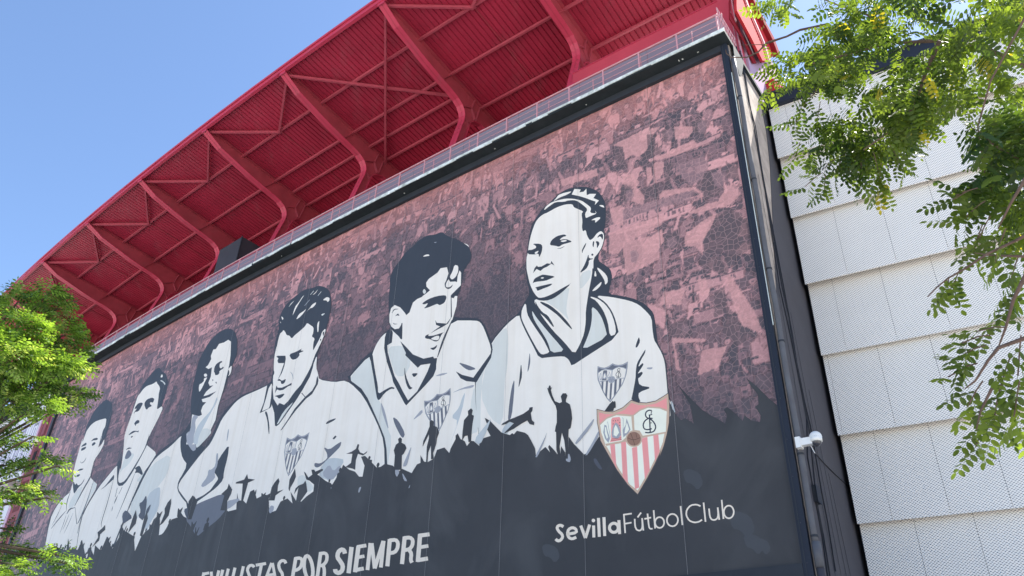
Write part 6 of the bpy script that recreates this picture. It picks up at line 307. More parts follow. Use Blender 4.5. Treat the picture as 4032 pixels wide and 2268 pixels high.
'crest':[(0,'T2',[-5.175,10.276,-4.891,10.146,-4.636,10.079,-4.328,10.138,-4.041,10.304,-3.825,10.183,-3.584,10.115,-3.294,10.109,-3.048,10.193,-2.895,10.258,-2.888,9.864,-2.939,9.399,-3.03,9.083,-3.148,8.776,-3.283,8.519,-3.212,8.688,-3.437,8.333,-3.696,7.973,-4.009,7.594,-4.299,7.905,-4.617,8.378,-4.913,8.938,-5.094,9.303,-5.135,9.615,-5.178,9.862]),(1,'T',[-5.158,10.248,-4.892,10.127,-4.637,10.06,-4.329,10.115,-4.043,10.278,-3.826,10.158,-3.585,10.092,-3.295,10.086,-3.05,10.17,-2.912,10.227,-2.907,9.868,-2.958,9.403,-3.049,9.087,-3.166,8.78,-3.302,8.522,-3.234,8.703,-3.459,8.351,-3.719,7.99,-4.01,7.621,-4.281,7.918,-4.592,8.379,-4.887,8.939,-5.073,9.299,-5.114,9.611,-5.16,9.858]),(2,'R',[-5.108,10.155,-4.895,10.053,-4.64,9.992,-4.295,10.043,-4.04,10.208,-3.83,10.095,-3.59,10.028,-3.3,10.024,-3.056,10.086,-2.963,10.123,-2.976,9.769,-3.19,9.896,-3.543,9.996,-3.79,9.957,-4.019,9.842,-4.288,9.93,-4.563,9.994,-4.848,9.948,-5.086,9.807]),(2,'Wc',[-5.075,9.757,-4.85,9.9,-4.54,9.942,-4.07,9.807,-4.058,9.388,-4.238,9.252,-4.403,9.159,-4.93,9.174,-5.045,9.527]),(2,'Wc',[-3.991,9.813,-3.793,9.911,-3.546,9.95,-3.194,9.85,-2.992,9.722,-3.066,9.161,-3.755,9.181,-3.841,9.345,-3.996,9.398]),(2,'Wc',[-4.927,9.109,-4.234,9.097,-3.795,9.125,-3.111,9.117,-3.175,8.891,-3.311,8.632,-3.312,8.679,-3.577,8.263,-4.001,7.715,-4.221,7.909,-4.502,8.336,-4.802,8.923,-4.935,9.179]),(3,'R',[-4.777,9.126,-4.626,9.12,-4.606,8.404,-4.747,8.729]),(3,'R',[-4.431,9.118,-4.276,9.117,-4.279,7.94,-4.426,8.145]),(3,'R',[-4.103,8.908,-3.945,8.907,-3.952,7.787,-4.081,7.759]),(3,'R',[-3.792,9.118,-3.62,9.121,-3.61,8.201,-3.773,7.972]),(3,'R',[-3.44,9.126,-3.292,9.125,-3.284,8.66,-3.444,8.402]),(4,'T',[-3.775,9.1,-3.792,9.03,-3.832,8.972,-3.891,8.931,-3.963,8.911,-4.042,8.914,-4.119,8.94,-4.188,8.986,-4.242,9.049,-4.275,9.122,-4.284,9.198,-4.267,9.27,-4.227,9.329,-4.167,9.371,-4.093,9.391,-4.013,9.387,-3.935,9.359,-3.866,9.312,-3.814,9.248,-3.782,9.175]),(5,'B',[-3.817,9.108,-3.831,9.05,-3.864,9.001,-3.913,8.967,-3.973,8.95,-4.039,8.953,-4.104,8.975,-4.162,9.014,-4.206,9.066,-4.234,9.127,-4.241,9.19,-4.227,9.25,-4.193,9.299,-4.143,9.334,-4.082,9.35,-4.016,9.347,-3.95,9.324,-3.893,9.284,-3.849,9.232,-3.823,9.171]),(6,'B2',[-4.227,9.21,-4.087,9.126,-3.998,9.109,-3.837,9.134,-3.841,9.148,-4.001,9.124,-4.082,9.139,-4.221,9.222]),(6,'B2',[-4.052,9.109,-4.016,8.952,-4.001,8.953,-4.038,9.11]),(6,'B2',[-4.131,9.338,-4.052,9.108,-4.038,9.111,-4.117,9.341]),(6,'B2',[-3.963,9.301,-3.941,9.16,-3.929,9.16,-3.951,9.301]),(3,'N',[-3.43,9.862,-3.506,9.888,-3.554,9.886,-3.608,9.862,-3.637,9.828,-3.652,9.774,-3.648,9.73,-3.625,9.681,-3.588,9.646,-3.529,9.614,-3.493,9.586,-3.451,9.541,-3.422,9.499,-3.388,9.437,-3.375,9.396,-3.372,9.35,-3.381,9.318,-3.409,9.277,-3.431,9.259,-3.468,9.249,-3.502,9.246,-3.553,9.248,-3.594,9.254,-3.675,9.278,-3.681,9.243,-3.598,9.219,-3.551,9.212,-3.496,9.21,-3.456,9.214,-3.411,9.226,-3.379,9.251,-3.347,9.299,-3.335,9.342,-3.338,9.398,-3.354,9.448,-3.39,9.514,-3.423,9.561,-3.468,9.61,-3.512,9.644,-3.57,9.675,-3.595,9.699,-3.612,9.735,-3.614,9.764,-3.602,9.808,-3.583,9.83,-3.539,9.85,-3.508,9.851,-3.437,9.827]),(3,'N',[-3.423,9.631,-3.517,9.659,-3.578,9.655,-3.652,9.623,-3.697,9.585,-3.732,9.524,-3.742,9.469,-3.729,9.397,-3.698,9.35,-3.639,9.317,-3.581,9.305,-3.467,9.309,-3.474,9.345,-3.584,9.341,-3.63,9.35,-3.675,9.376,-3.693,9.404,-3.704,9.464,-3.696,9.506,-3.665,9.56,-3.629,9.591,-3.563,9.619,-3.518,9.623,-3.429,9.596]),(3,'N',[-3.531,9.749,-3.543,9.239,-3.506,9.234,-3.493,9.743]),(3,'N',[-3.523,9.712,-3.426,9.719,-3.432,9.747,-3.529,9.74]),(3,'N',[-3.517,9.484,-3.457,9.483,-3.46,9.506,-3.52,9.507]),(3,'N',[-3.445,9.839,-3.475,9.764,-3.452,9.753,-3.423,9.828]),(3,'R',[-4.71,9.847,-4.67,9.898,-4.442,9.874,-4.408,9.796,-4.413,9.217,-4.402,9.181,-4.777,9.196,-4.734,9.303]),(4,'g',[-4.656,9.636,-4.575,9.737,-4.502,9.675,-4.435,9.521,-4.419,9.333,-4.524,9.239,-4.696,9.318,-4.715,9.461]),(5,'Wc',[-4.628,9.584,-4.571,9.665,-4.52,9.562,-4.478,9.414,-4.57,9.317,-4.655,9.38]),(4,'g',[-4.933,9.74,-4.87,9.703,-4.839,9.532,-4.772,9.31,-4.828,9.182,-4.924,9.316,-4.981,9.514]),(5,'Wc',[-4.92,9.678,-4.885,9.647,-4.865,9.514,-4.826,9.344,-4.874,9.307,-4.931,9.481]),(4,'g',[-4.221,9.78,-4.178,9.655,-4.117,9.434,-4.196,9.335,-4.349,9.251,-4.363,9.46,-4.256,9.601]),(5,'Wc',[-4.22,9.663,-4.192,9.588,-4.16,9.443,-4.244,9.356,-4.306,9.357,-4.273,9.512]),(4,'g',[-4.834,9.813,-4.765,9.331,-4.752,9.33,-4.821,9.812]),(4,'g',[-4.36,9.828,-4.334,9.807,-4.333,9.726,-4.357,9.459,-4.344,9.457,-4.321,9.724,-4.322,9.808,-4.352,9.836]),(5,'B2',[-4.722,9.267,-4.41,9.246,-4.411,9.257,-4.724,9.279]),(5,'B2',[-4.744,9.23,-4.405,9.199,-4.406,9.21,-4.745,9.241]),(4,'B2',[-4.634,9.796,-4.635,9.792,-4.637,9.788,-4.64,9.786,-4.645,9.785,-4.649,9.785,-4.654,9.787,-4.658,9.79,-4.661,9.793,-4.663,9.798,-4.664,9.802,-4.663,9.806,-4.661,9.81,-4.657,9.812,-4.653,9.813,-4.648,9.813,-4.643,9.811,-4.639,9.809,-4.636,9.805,-4.634,9.8]),(4,'B2',[-4.558,9.78,-4.559,9.776,-4.561,9.773,-4.565,9.77,-4.569,9.769,-4.574,9.769,-4.578,9.771,-4.583,9.774,-4.586,9.778,-4.588,9.782,-4.587,9.791,-4.585,9.794,-4.581,9.796,-4.577,9.798,-4.573,9.797,-4.568,9.796,-4.564,9.793,-4.561,9.789,-4.559,9.785]),(4,'B2',[-4.482,9.783,-4.483,9.779,-4.485,9.775,-4.489,9.773,-4.493,9.772,-4.498,9.772,-4.502,9.774,-4.506,9.777,-4.51,9.781,-4.512,9.785,-4.511,9.794,-4.509,9.797,-4.505,9.799,-4.501,9.8,-4.496,9.8,-4.492,9.799,-4.488,9.796,-4.484,9.792,-4.483,9.788]),(4,'B2',[-4.423,9.705,-4.424,9.701,-4.426,9.698,-4.43,9.695,-4.434,9.694,-4.443,9.696,-4.447,9.699,-4.45,9.703,-4.452,9.707,-4.453,9.711,-4.452,9.715,-4.449,9.719,-4.446,9.721,-4.442,9.722,-4.437,9.722,-4.433,9.72,-4.428,9.718,-4.425,9.714,-4.423,9.71]),(4,'B2',[-4.638,9.703,-4.639,9.698,-4.641,9.695,-4.645,9.693,-4.649,9.691,-4.654,9.692,-4.658,9.693,-4.662,9.696,-4.666,9.7,-4.668,9.704,-4.668,9.709,-4.667,9.713,-4.665,9.716,-4.661,9.719,-4.657,9.72,-4.652,9.72,-4.648,9.718,-4.644,9.715,-4.64,9.711,-4.638,9.707]),(4,'B2',[-4.435,9.614,-4.436,9.61,-4.438,9.607,-4.442,9.604,-4.446,9.603,-4.451,9.603,-4.455,9.605,-4.459,9.608,-4.462,9.612,-4.464,9.616,-4.465,9.62,-4.464,9.624,-4.462,9.628,-4.458,9.63,-4.454,9.631,-4.449,9.631,-4.445,9.629,-4.441,9.627,-4.437,9.623,-4.435,9.619])],
'crest6':[(0,'G',[-5.102,11.62,-4.983,11.55,-4.874,11.509,-4.734,11.522,-4.598,11.582,-4.508,11.519,-4.405,11.478,-4.277,11.463,-4.163,11.489,-4.092,11.511,-4.11,11.336,-4.157,11.133,-4.214,10.997,-4.282,10.866,-4.356,10.759,-4.315,10.83,-4.434,10.683,-4.568,10.535,-4.726,10.382,-4.839,10.532,-4.955,10.755,-5.056,11.016,-5.118,11.186,-5.119,11.326,-5.126,11.437]),(1,'g',[-5.096,11.607,-4.985,11.542,-4.875,11.501,-4.735,11.511,-4.6,11.571,-4.51,11.508,-4.407,11.468,-4.279,11.453,-4.165,11.479,-4.101,11.498,-4.118,11.339,-4.165,11.135,-4.222,10.999,-4.29,10.869,-4.364,10.761,-4.324,10.838,-4.443,10.692,-4.577,10.544,-4.726,10.393,-4.83,10.537,-4.944,10.755,-5.045,11.016,-5.109,11.183,-5.11,11.323,-5.118,11.435]),(2,'G',[-5.079,11.564,-4.99,11.509,-4.88,11.471,-4.724,11.478,-4.602,11.54,-4.515,11.48,-4.412,11.44,-4.284,11.425,-4.173,11.442,-4.129,11.454,-4.154,11.298,-4.242,11.364,-4.393,11.424,-4.505,11.417,-4.612,11.377,-4.727,11.428,-4.846,11.468,-4.974,11.46,-5.088,11.409]),(2,'W',[-5.085,11.386,-4.978,11.44,-4.838,11.444,-4.637,11.363,-4.654,11.178,-4.74,11.125,-4.819,11.091,-5.052,11.122,-5.084,11.283]),(2,'W',[-4.601,11.363,-4.508,11.397,-4.397,11.404,-4.246,11.344,-4.163,11.278,-4.226,11.033,-4.53,11.072,-4.56,11.149,-4.626,11.179]),(2,'W',[-5.054,11.093,-4.747,11.057,-4.551,11.05,-4.248,11.015,-4.288,10.918,-4.362,10.81,-4.36,10.831,-4.5,10.658,-4.717,10.435,-4.804,10.53,-4.906,10.732,-5.008,11.005,-5.054,11.124]),(3,'G',[-4.987,11.094,-4.92,11.084,-4.949,10.766,-4.994,10.916]),(3,'G',[-4.833,11.075,-4.765,11.067,-4.828,10.547,-4.882,10.644]),(3,'G',[-4.699,10.967,-4.629,10.96,-4.691,10.464,-4.75,10.458]),(3,'G',[-4.55,11.046,-4.473,11.04,-4.518,10.632,-4.602,10.538]),(3,'G',[-4.394,11.034,-4.328,11.027,-4.349,10.821,-4.433,10.714]),(4,'g',[-4.543,11.038,-4.555,11.007,-4.575,10.983,-4.604,10.968,-4.637,10.962,-4.671,10.967,-4.704,10.982,-4.733,11.006,-4.753,11.036,-4.764,11.07,-4.764,11.104,-4.753,11.135,-4.732,11.159,-4.703,11.175,-4.669,11.18,-4.634,11.175,-4.601,11.159,-4.573,11.135,-4.553,11.105,-4.543,11.071]),(5,'g',[-4.561,11.043,-4.571,11.018,-4.588,10.998,-4.612,10.985,-4.639,10.98,-4.668,10.984,-4.696,10.997,-4.719,11.016,-4.736,11.042,-4.745,11.07,-4.745,11.098,-4.736,11.124,-4.718,11.144,-4.694,11.157,-4.666,11.162,-4.637,11.158,-4.609,11.145,-4.586,11.124,-4.569,11.099,-4.561,11.071]),(6,'G',[-4.738,11.106,-4.68,11.063,-4.642,11.052,-4.569,11.055,-4.57,11.062,-4.642,11.058,-4.677,11.069,-4.735,11.111]),(6,'G',[-4.666,11.054,-4.658,10.983,-4.651,10.983,-4.659,11.054]),(6,'G',[-4.689,11.159,-4.666,11.054,-4.659,11.054,-4.682,11.159]),(6,'G',[-4.616,11.135,-4.614,11.071,-4.609,11.071,-4.611,11.134]),(3,'K',[-4.35,11.359,-4.382,11.374,-4.404,11.376,-4.429,11.367,-4.444,11.354,-4.453,11.33,-4.454,11.311,-4.446,11.288,-4.432,11.271,-4.407,11.254,-4.392,11.24,-4.376,11.218,-4.366,11.198,-4.354,11.169,-4.35,11.151,-4.351,11.13,-4.357,11.116,-4.372,11.099,-4.383,11.093,-4.399,11.09,-4.414,11.09,-4.437,11.093,-4.455,11.098,-4.49,11.112,-4.494,11.097,-4.459,11.082,-4.438,11.077,-4.414,11.074,-4.396,11.074,-4.375,11.077,-4.36,11.087,-4.343,11.106,-4.335,11.125,-4.334,11.15,-4.338,11.173,-4.351,11.204,-4.363,11.226,-4.38,11.25,-4.398,11.267,-4.422,11.283,-4.432,11.294,-4.437,11.311,-4.437,11.324,-4.429,11.343,-4.42,11.352,-4.399,11.359,-4.385,11.358,-4.355,11.344]),(3,'K',[-4.359,11.257,-4.399,11.274,-4.427,11.274,-4.461,11.264,-4.483,11.249,-4.502,11.223,-4.509,11.199,-4.507,11.167,-4.496,11.145,-4.472,11.127,-4.446,11.12,-4.396,11.116,-4.397,11.133,-4.446,11.136,-4.466,11.142,-4.484,11.155,-4.491,11.168,-4.493,11.196,-4.487,11.214,-4.47,11.236,-4.453,11.248,-4.422,11.258,-4.402,11.258,-4.364,11.242]),(3,'K',[-4.401,11.314,-4.433,11.089,-4.417,11.085,-4.385,11.31]),(3,'K',[-4.399,11.297,-4.356,11.296,-4.357,11.309,-4.4,11.31]),(3,'K',[-4.408,11.196,-4.382,11.193,-4.382,11.203,-4.409,11.206]),(3,'K',[-4.358,11.35,-4.375,11.318,-4.366,11.312,-4.349,11.344]),(3,'G',[-4.919,11.41,-4.898,11.431,-4.798,11.41,-4.787,11.374,-4.82,11.118,-4.817,11.101,-4.983,11.124,-4.958,11.17]),(4,'g',[-4.906,11.314,-4.865,11.355,-4.836,11.324,-4.814,11.253,-4.817,11.169,-4.868,11.132,-4.94,11.175,-4.941,11.239]),(5,'W',[-4.896,11.29,-4.867,11.323,-4.85,11.275,-4.838,11.208,-4.884,11.169,-4.919,11.201]),(4,'g',[-5.023,11.372,-4.997,11.353,-4.992,11.276,-4.974,11.175,-5.006,11.121,-5.042,11.184,-5.056,11.274]),(5,'W',[-5.021,11.344,-5.007,11.329,-5.005,11.269,-4.997,11.192,-5.02,11.178,-5.036,11.257]),(4,'g',[-4.705,11.358,-4.693,11.301,-4.677,11.201,-4.718,11.16,-4.79,11.13,-4.785,11.223,-4.73,11.281]),(5,'W',[-4.711,11.307,-4.702,11.272,-4.696,11.206,-4.738,11.172,-4.765,11.175,-4.742,11.242]),(4,'g',[-4.975,11.4,-4.97,11.184,-4.965,11.183,-4.97,11.399]),(4,'g',[-4.764,11.386,-4.754,11.375,-4.758,11.34,-4.782,11.222,-4.777,11.221,-4.752,11.338,-4.748,11.375,-4.761,11.389]),(5,'G',[-4.955,11.154,-4.817,11.13,-4.817,11.135,-4.955,11.159]),(5,'G',[-4.966,11.138,-4.818,11.109,-4.817,11.115,-4.966,11.143]),(4,'G',[-4.887,11.384,-4.889,11.381,-4.893,11.379,-4.897,11.381,-4.9,11.384,-4.9,11.39,-4.897,11.392,-4.893,11.392,-4.889,11.39,-4.887,11.386]),(4,'G',[-4.855,11.373,-4.857,11.37,-4.862,11.369,-4.866,11.372,-4.868,11.376,-4.867,11.379,-4.864,11.382,-4.858,11.381,-4.855,11.377]),(4,'G',[-4.821,11.371,-4.823,11.368,-4.828,11.367,-4.832,11.37,-4.834,11.373,-4.833,11.377,-4.83,11.38,-4.826,11.38,-4.823,11.377,-4.821,11.375]),(4,'G',[-4.799,11.334,-4.801,11.331,-4.806,11.33,-4.81,11.332,-4.812,11.336,-4.811,11.34,-4.808,11.342,-4.802,11.341,-4.799,11.338]),(4,'G',[-4.894,11.343,-4.896,11.339,-4.9,11.338,-4.904,11.34,-4.907,11.343,-4.907,11.349,-4.904,11.351,-4.898,11.35,-4.895,11.347]),(4,'G',[-4.809,11.295,-4.811,11.291,-4.814,11.29,-4.818,11.291,-4.821,11.295,-4.822,11.299,-4.82,11.302,-4.816,11.303,-4.812,11.302,-4.809,11.298])],
'crest5':[(0,'G',[-12.114,12.122,-11.955,12.079,-11.816,12.067,-11.659,12.126,-11.523,12.238,-11.4,12.195,-11.269,12.181,-11.117,12.203,-10.995,12.27,-10.92,12.318,-10.885,12.111,-10.874,11.863,-10.897,11.689,-10.934,11.518,-10.984,11.371,-10.96,11.466,-11.049,11.26,-11.156,11.047,-11.289,10.821,-11.466,10.957,-11.67,11.177,-11.869,11.444,-11.993,11.619,-12.039,11.779,-12.082,11.904]),(1,'g',[-12.102,12.109,-11.954,12.069,-11.815,12.057,-11.658,12.113,-11.522,12.224,-11.399,12.181,-11.268,12.168,-11.116,12.191,-10.994,12.257,-10.927,12.3,-10.895,12.112,-10.884,11.863,-10.907,11.69,-10.943,11.518,-10.994,11.371,-10.973,11.472,-11.062,11.267,-11.169,11.054,-11.292,10.834,-11.457,10.966,-11.657,11.18,-11.856,11.447,-11.982,11.618,-12.028,11.779,-12.072,11.904]),(2,'G',[-12.069,12.064,-11.949,12.03,-11.811,12.021,-11.635,12.079,-11.514,12.188,-11.396,12.148,-11.265,12.134,-11.113,12.158,-10.991,12.213,-10.945,12.24,-10.923,12.053,-11.046,12.101,-11.238,12.122,-11.364,12.079,-11.474,11.998,-11.622,12.02,-11.771,12.029,-11.916,11.979,-12.029,11.884]),(2,'W',[-12.02,11.859,-11.913,11.954,-11.755,12.004,-11.498,11.975,-11.458,11.757,-11.541,11.669,-11.62,11.605,-11.897,11.566,-11.985,11.74]),(2,'W',[-11.457,11.986,-11.362,12.055,-11.236,12.097,-11.044,12.077,-10.928,12.028,-10.921,11.727,-11.284,11.675,-11.342,11.753,-11.427,11.768]),(2,'W',[-11.89,11.532,-11.527,11.588,-11.3,11.642,-10.942,11.7,-10.957,11.575,-11.008,11.428,-11.011,11.452,-11.117,11.21,-11.294,10.884,-11.425,10.966,-11.606,11.165,-11.81,11.446,-11.9,11.568]),(3,'G',[-11.813,11.554,-11.734,11.565,-11.666,11.191,-11.766,11.349]),(3,'G',[-11.632,11.581,-11.55,11.595,-11.458,10.977,-11.551,11.072]),(3,'G',[-11.443,11.501,-11.361,11.515,-11.275,10.927,-11.34,10.9]),(3,'G',[-11.298,11.639,-11.208,11.656,-11.129,11.174,-11.196,11.04]),(3,'G',[-11.114,11.675,-11.037,11.687,-10.995,11.445,-11.058,11.295]),(4,'g',[-11.287,11.631,-11.291,11.593,-11.307,11.559,-11.334,11.532,-11.37,11.515,-11.412,11.509,-11.454,11.516,-11.494,11.534,-11.528,11.562,-11.551,11.598,-11.561,11.637,-11.558,11.676,-11.542,11.711,-11.514,11.738,-11.477,11.755,-11.435,11.76,-11.392,11.753,-11.352,11.734,-11.32,11.705,-11.297,11.67]),(5,'g',[-11.31,11.632,-11.313,11.6,-11.326,11.571,-11.349,11.549,-11.379,11.535,-11.414,11.53,-11.449,11.536,-11.483,11.551,-11.51,11.574,-11.529,11.604,-11.538,11.636,-11.536,11.669,-11.522,11.698,-11.499,11.72,-11.468,11.735,-11.433,11.739,-11.397,11.733,-11.364,11.717,-11.337,11.693,-11.318,11.664]),(3,'K',[-11.168,12.062,-11.21,12.068,-11.235,12.063,-11.261,12.046,-11.274,12.025,-11.277,11.995,-11.272,11.973,-11.256,11.949,-11.233,11.934,-11.2,11.923,-11.179,11.911,-11.153,11.891,-11.135,11.872,-11.112,11.843,-11.102,11.822,-11.097,11.798,-11.099,11.781,-11.11,11.757,-11.12,11.745,-11.139,11.737,-11.156,11.732,-11.183,11.728,-11.205,11.728,-11.249,11.733,-11.25,11.714,-11.204,11.709,-11.179,11.71,-11.15,11.714,-11.13,11.719,-11.107,11.73,-11.092,11.746,-11.08,11.774,-11.077,11.797,-11.083,11.826,-11.095,11.851,-11.12,11.883,-11.14,11.904,-11.168,11.926,-11.193,11.94,-11.226,11.951,-11.241,11.961,-11.253,11.979,-11.256,11.994,-11.254,12.018,-11.246,12.031,-11.224,12.045,-11.208,12.049,-11.169,12.043]),(3,'K',[-11.146,11.941,-11.197,11.948,-11.229,11.94,-11.265,11.916,-11.285,11.892,-11.299,11.857,-11.3,11.827,-11.287,11.791,-11.267,11.769,-11.234,11.757,-11.202,11.756,-11.143,11.768,-11.15,11.787,-11.207,11.775,-11.231,11.775,-11.257,11.785,-11.269,11.798,-11.279,11.828,-11.279,11.851,-11.267,11.882,-11.25,11.901,-11.218,11.922,-11.195,11.928,-11.146,11.922]),(3,'K',[-11.212,11.993,-11.178,11.725,-11.157,11.725,-11.192,11.993]),(3,'K',[-11.205,11.975,-11.155,11.987,-11.16,12.001,-11.21,11.989]),(3,'K',[-11.183,11.856,-11.152,11.86,-11.155,11.872,-11.187,11.867]),(3,'K',[-11.174,12.048,-11.184,12.006,-11.171,12.003,-11.162,12.044]),(3,'G',[-11.836,11.939,-11.819,11.969,-11.698,11.977,-11.674,11.939,-11.63,11.635,-11.622,11.617,-11.819,11.591,-11.805,11.651]),(4,'g',[-11.791,11.833,-11.757,11.893,-11.714,11.867,-11.666,11.792,-11.643,11.695,-11.69,11.636,-11.786,11.663,-11.807,11.736]),(5,'W',[-11.772,11.808,-11.749,11.856,-11.714,11.806,-11.68,11.732,-11.72,11.673,-11.77,11.698]),(4,'g',[-11.944,11.862,-11.908,11.849,-11.878,11.762,-11.825,11.651,-11.844,11.579,-11.905,11.641,-11.951,11.74]),(5,'W',[-11.932,11.831,-11.912,11.818,-11.89,11.75,-11.856,11.664,-11.878,11.64,-11.922,11.727]),(4,'g',[-11.575,11.947,-11.543,11.885,-11.493,11.775,-11.526,11.716,-11.599,11.658,-11.623,11.767,-11.579,11.85]),(5,'W',[-11.565,11.886,-11.544,11.849,-11.516,11.776,-11.553,11.723,-11.586,11.718,-11.581,11.802]),(4,'g',[-11.898,11.91,-11.823,11.663,-11.817,11.664,-11.891,11.91]),(4,'g',[-11.651,11.96,-11.636,11.951,-11.629,11.909,-11.62,11.767,-11.614,11.767,-11.623,11.909,-11.63,11.953,-11.648,11.965]),(5,'G',[-11.796,11.633,-11.631,11.65,-11.633,11.656,-11.797,11.639]),(5,'G',[-11.804,11.612,-11.625,11.626,-11.626,11.632,-11.806,11.618]),(4,'G',[-11.792,11.919,-11.793,11.914,-11.797,11.912,-11.802,11.912,-11.806,11.915,-11.808,11.917,-11.808,11.922,-11.806,11.925,-11.801,11.926,-11.796,11.925,-11.793,11.921]),(4,'G',[-11.751,11.917,-11.752,11.913,-11.756,11.91,-11.761,11.911,-11.764,11.912,-11.767,11.915,-11.768,11.918,-11.766,11.922,-11.763,11.925,-11.758,11.924,-11.753,11.922]),(4,'G',[-11.712,11.926,-11.713,11.921,-11.717,11.919,-11.722,11.919,-11.726,11.922,-11.728,11.926,-11.727,11.93,-11.725,11.932,-11.721,11.933,-11.716,11.932,-11.712,11.928]),(4,'G',[-11.675,11.89,-11.676,11.886,-11.679,11.883,-11.684,11.883,-11.687,11.885,-11.69,11.888,-11.691,11.891,-11.69,11.895,-11.686,11.897,-11.681,11.897,-11.677,11.894]),(4,'G',[-11.787,11.869,-11.788,11.865,-11.792,11.863,-11.797,11.863,-11.801,11.865,-11.803,11.87,-11.802,11.874,-11.798,11.877,-11.793,11.877,-11.789,11.874]),(4,'G',[-11.674,11.841,-11.675,11.837,-11.678,11.834,-11.683,11.835,-11.688,11.837,-11.69,11.842,-11.689,11.846,-11.687,11.848,-11.682,11.849,-11.677,11.847,-11.674,11.844])],
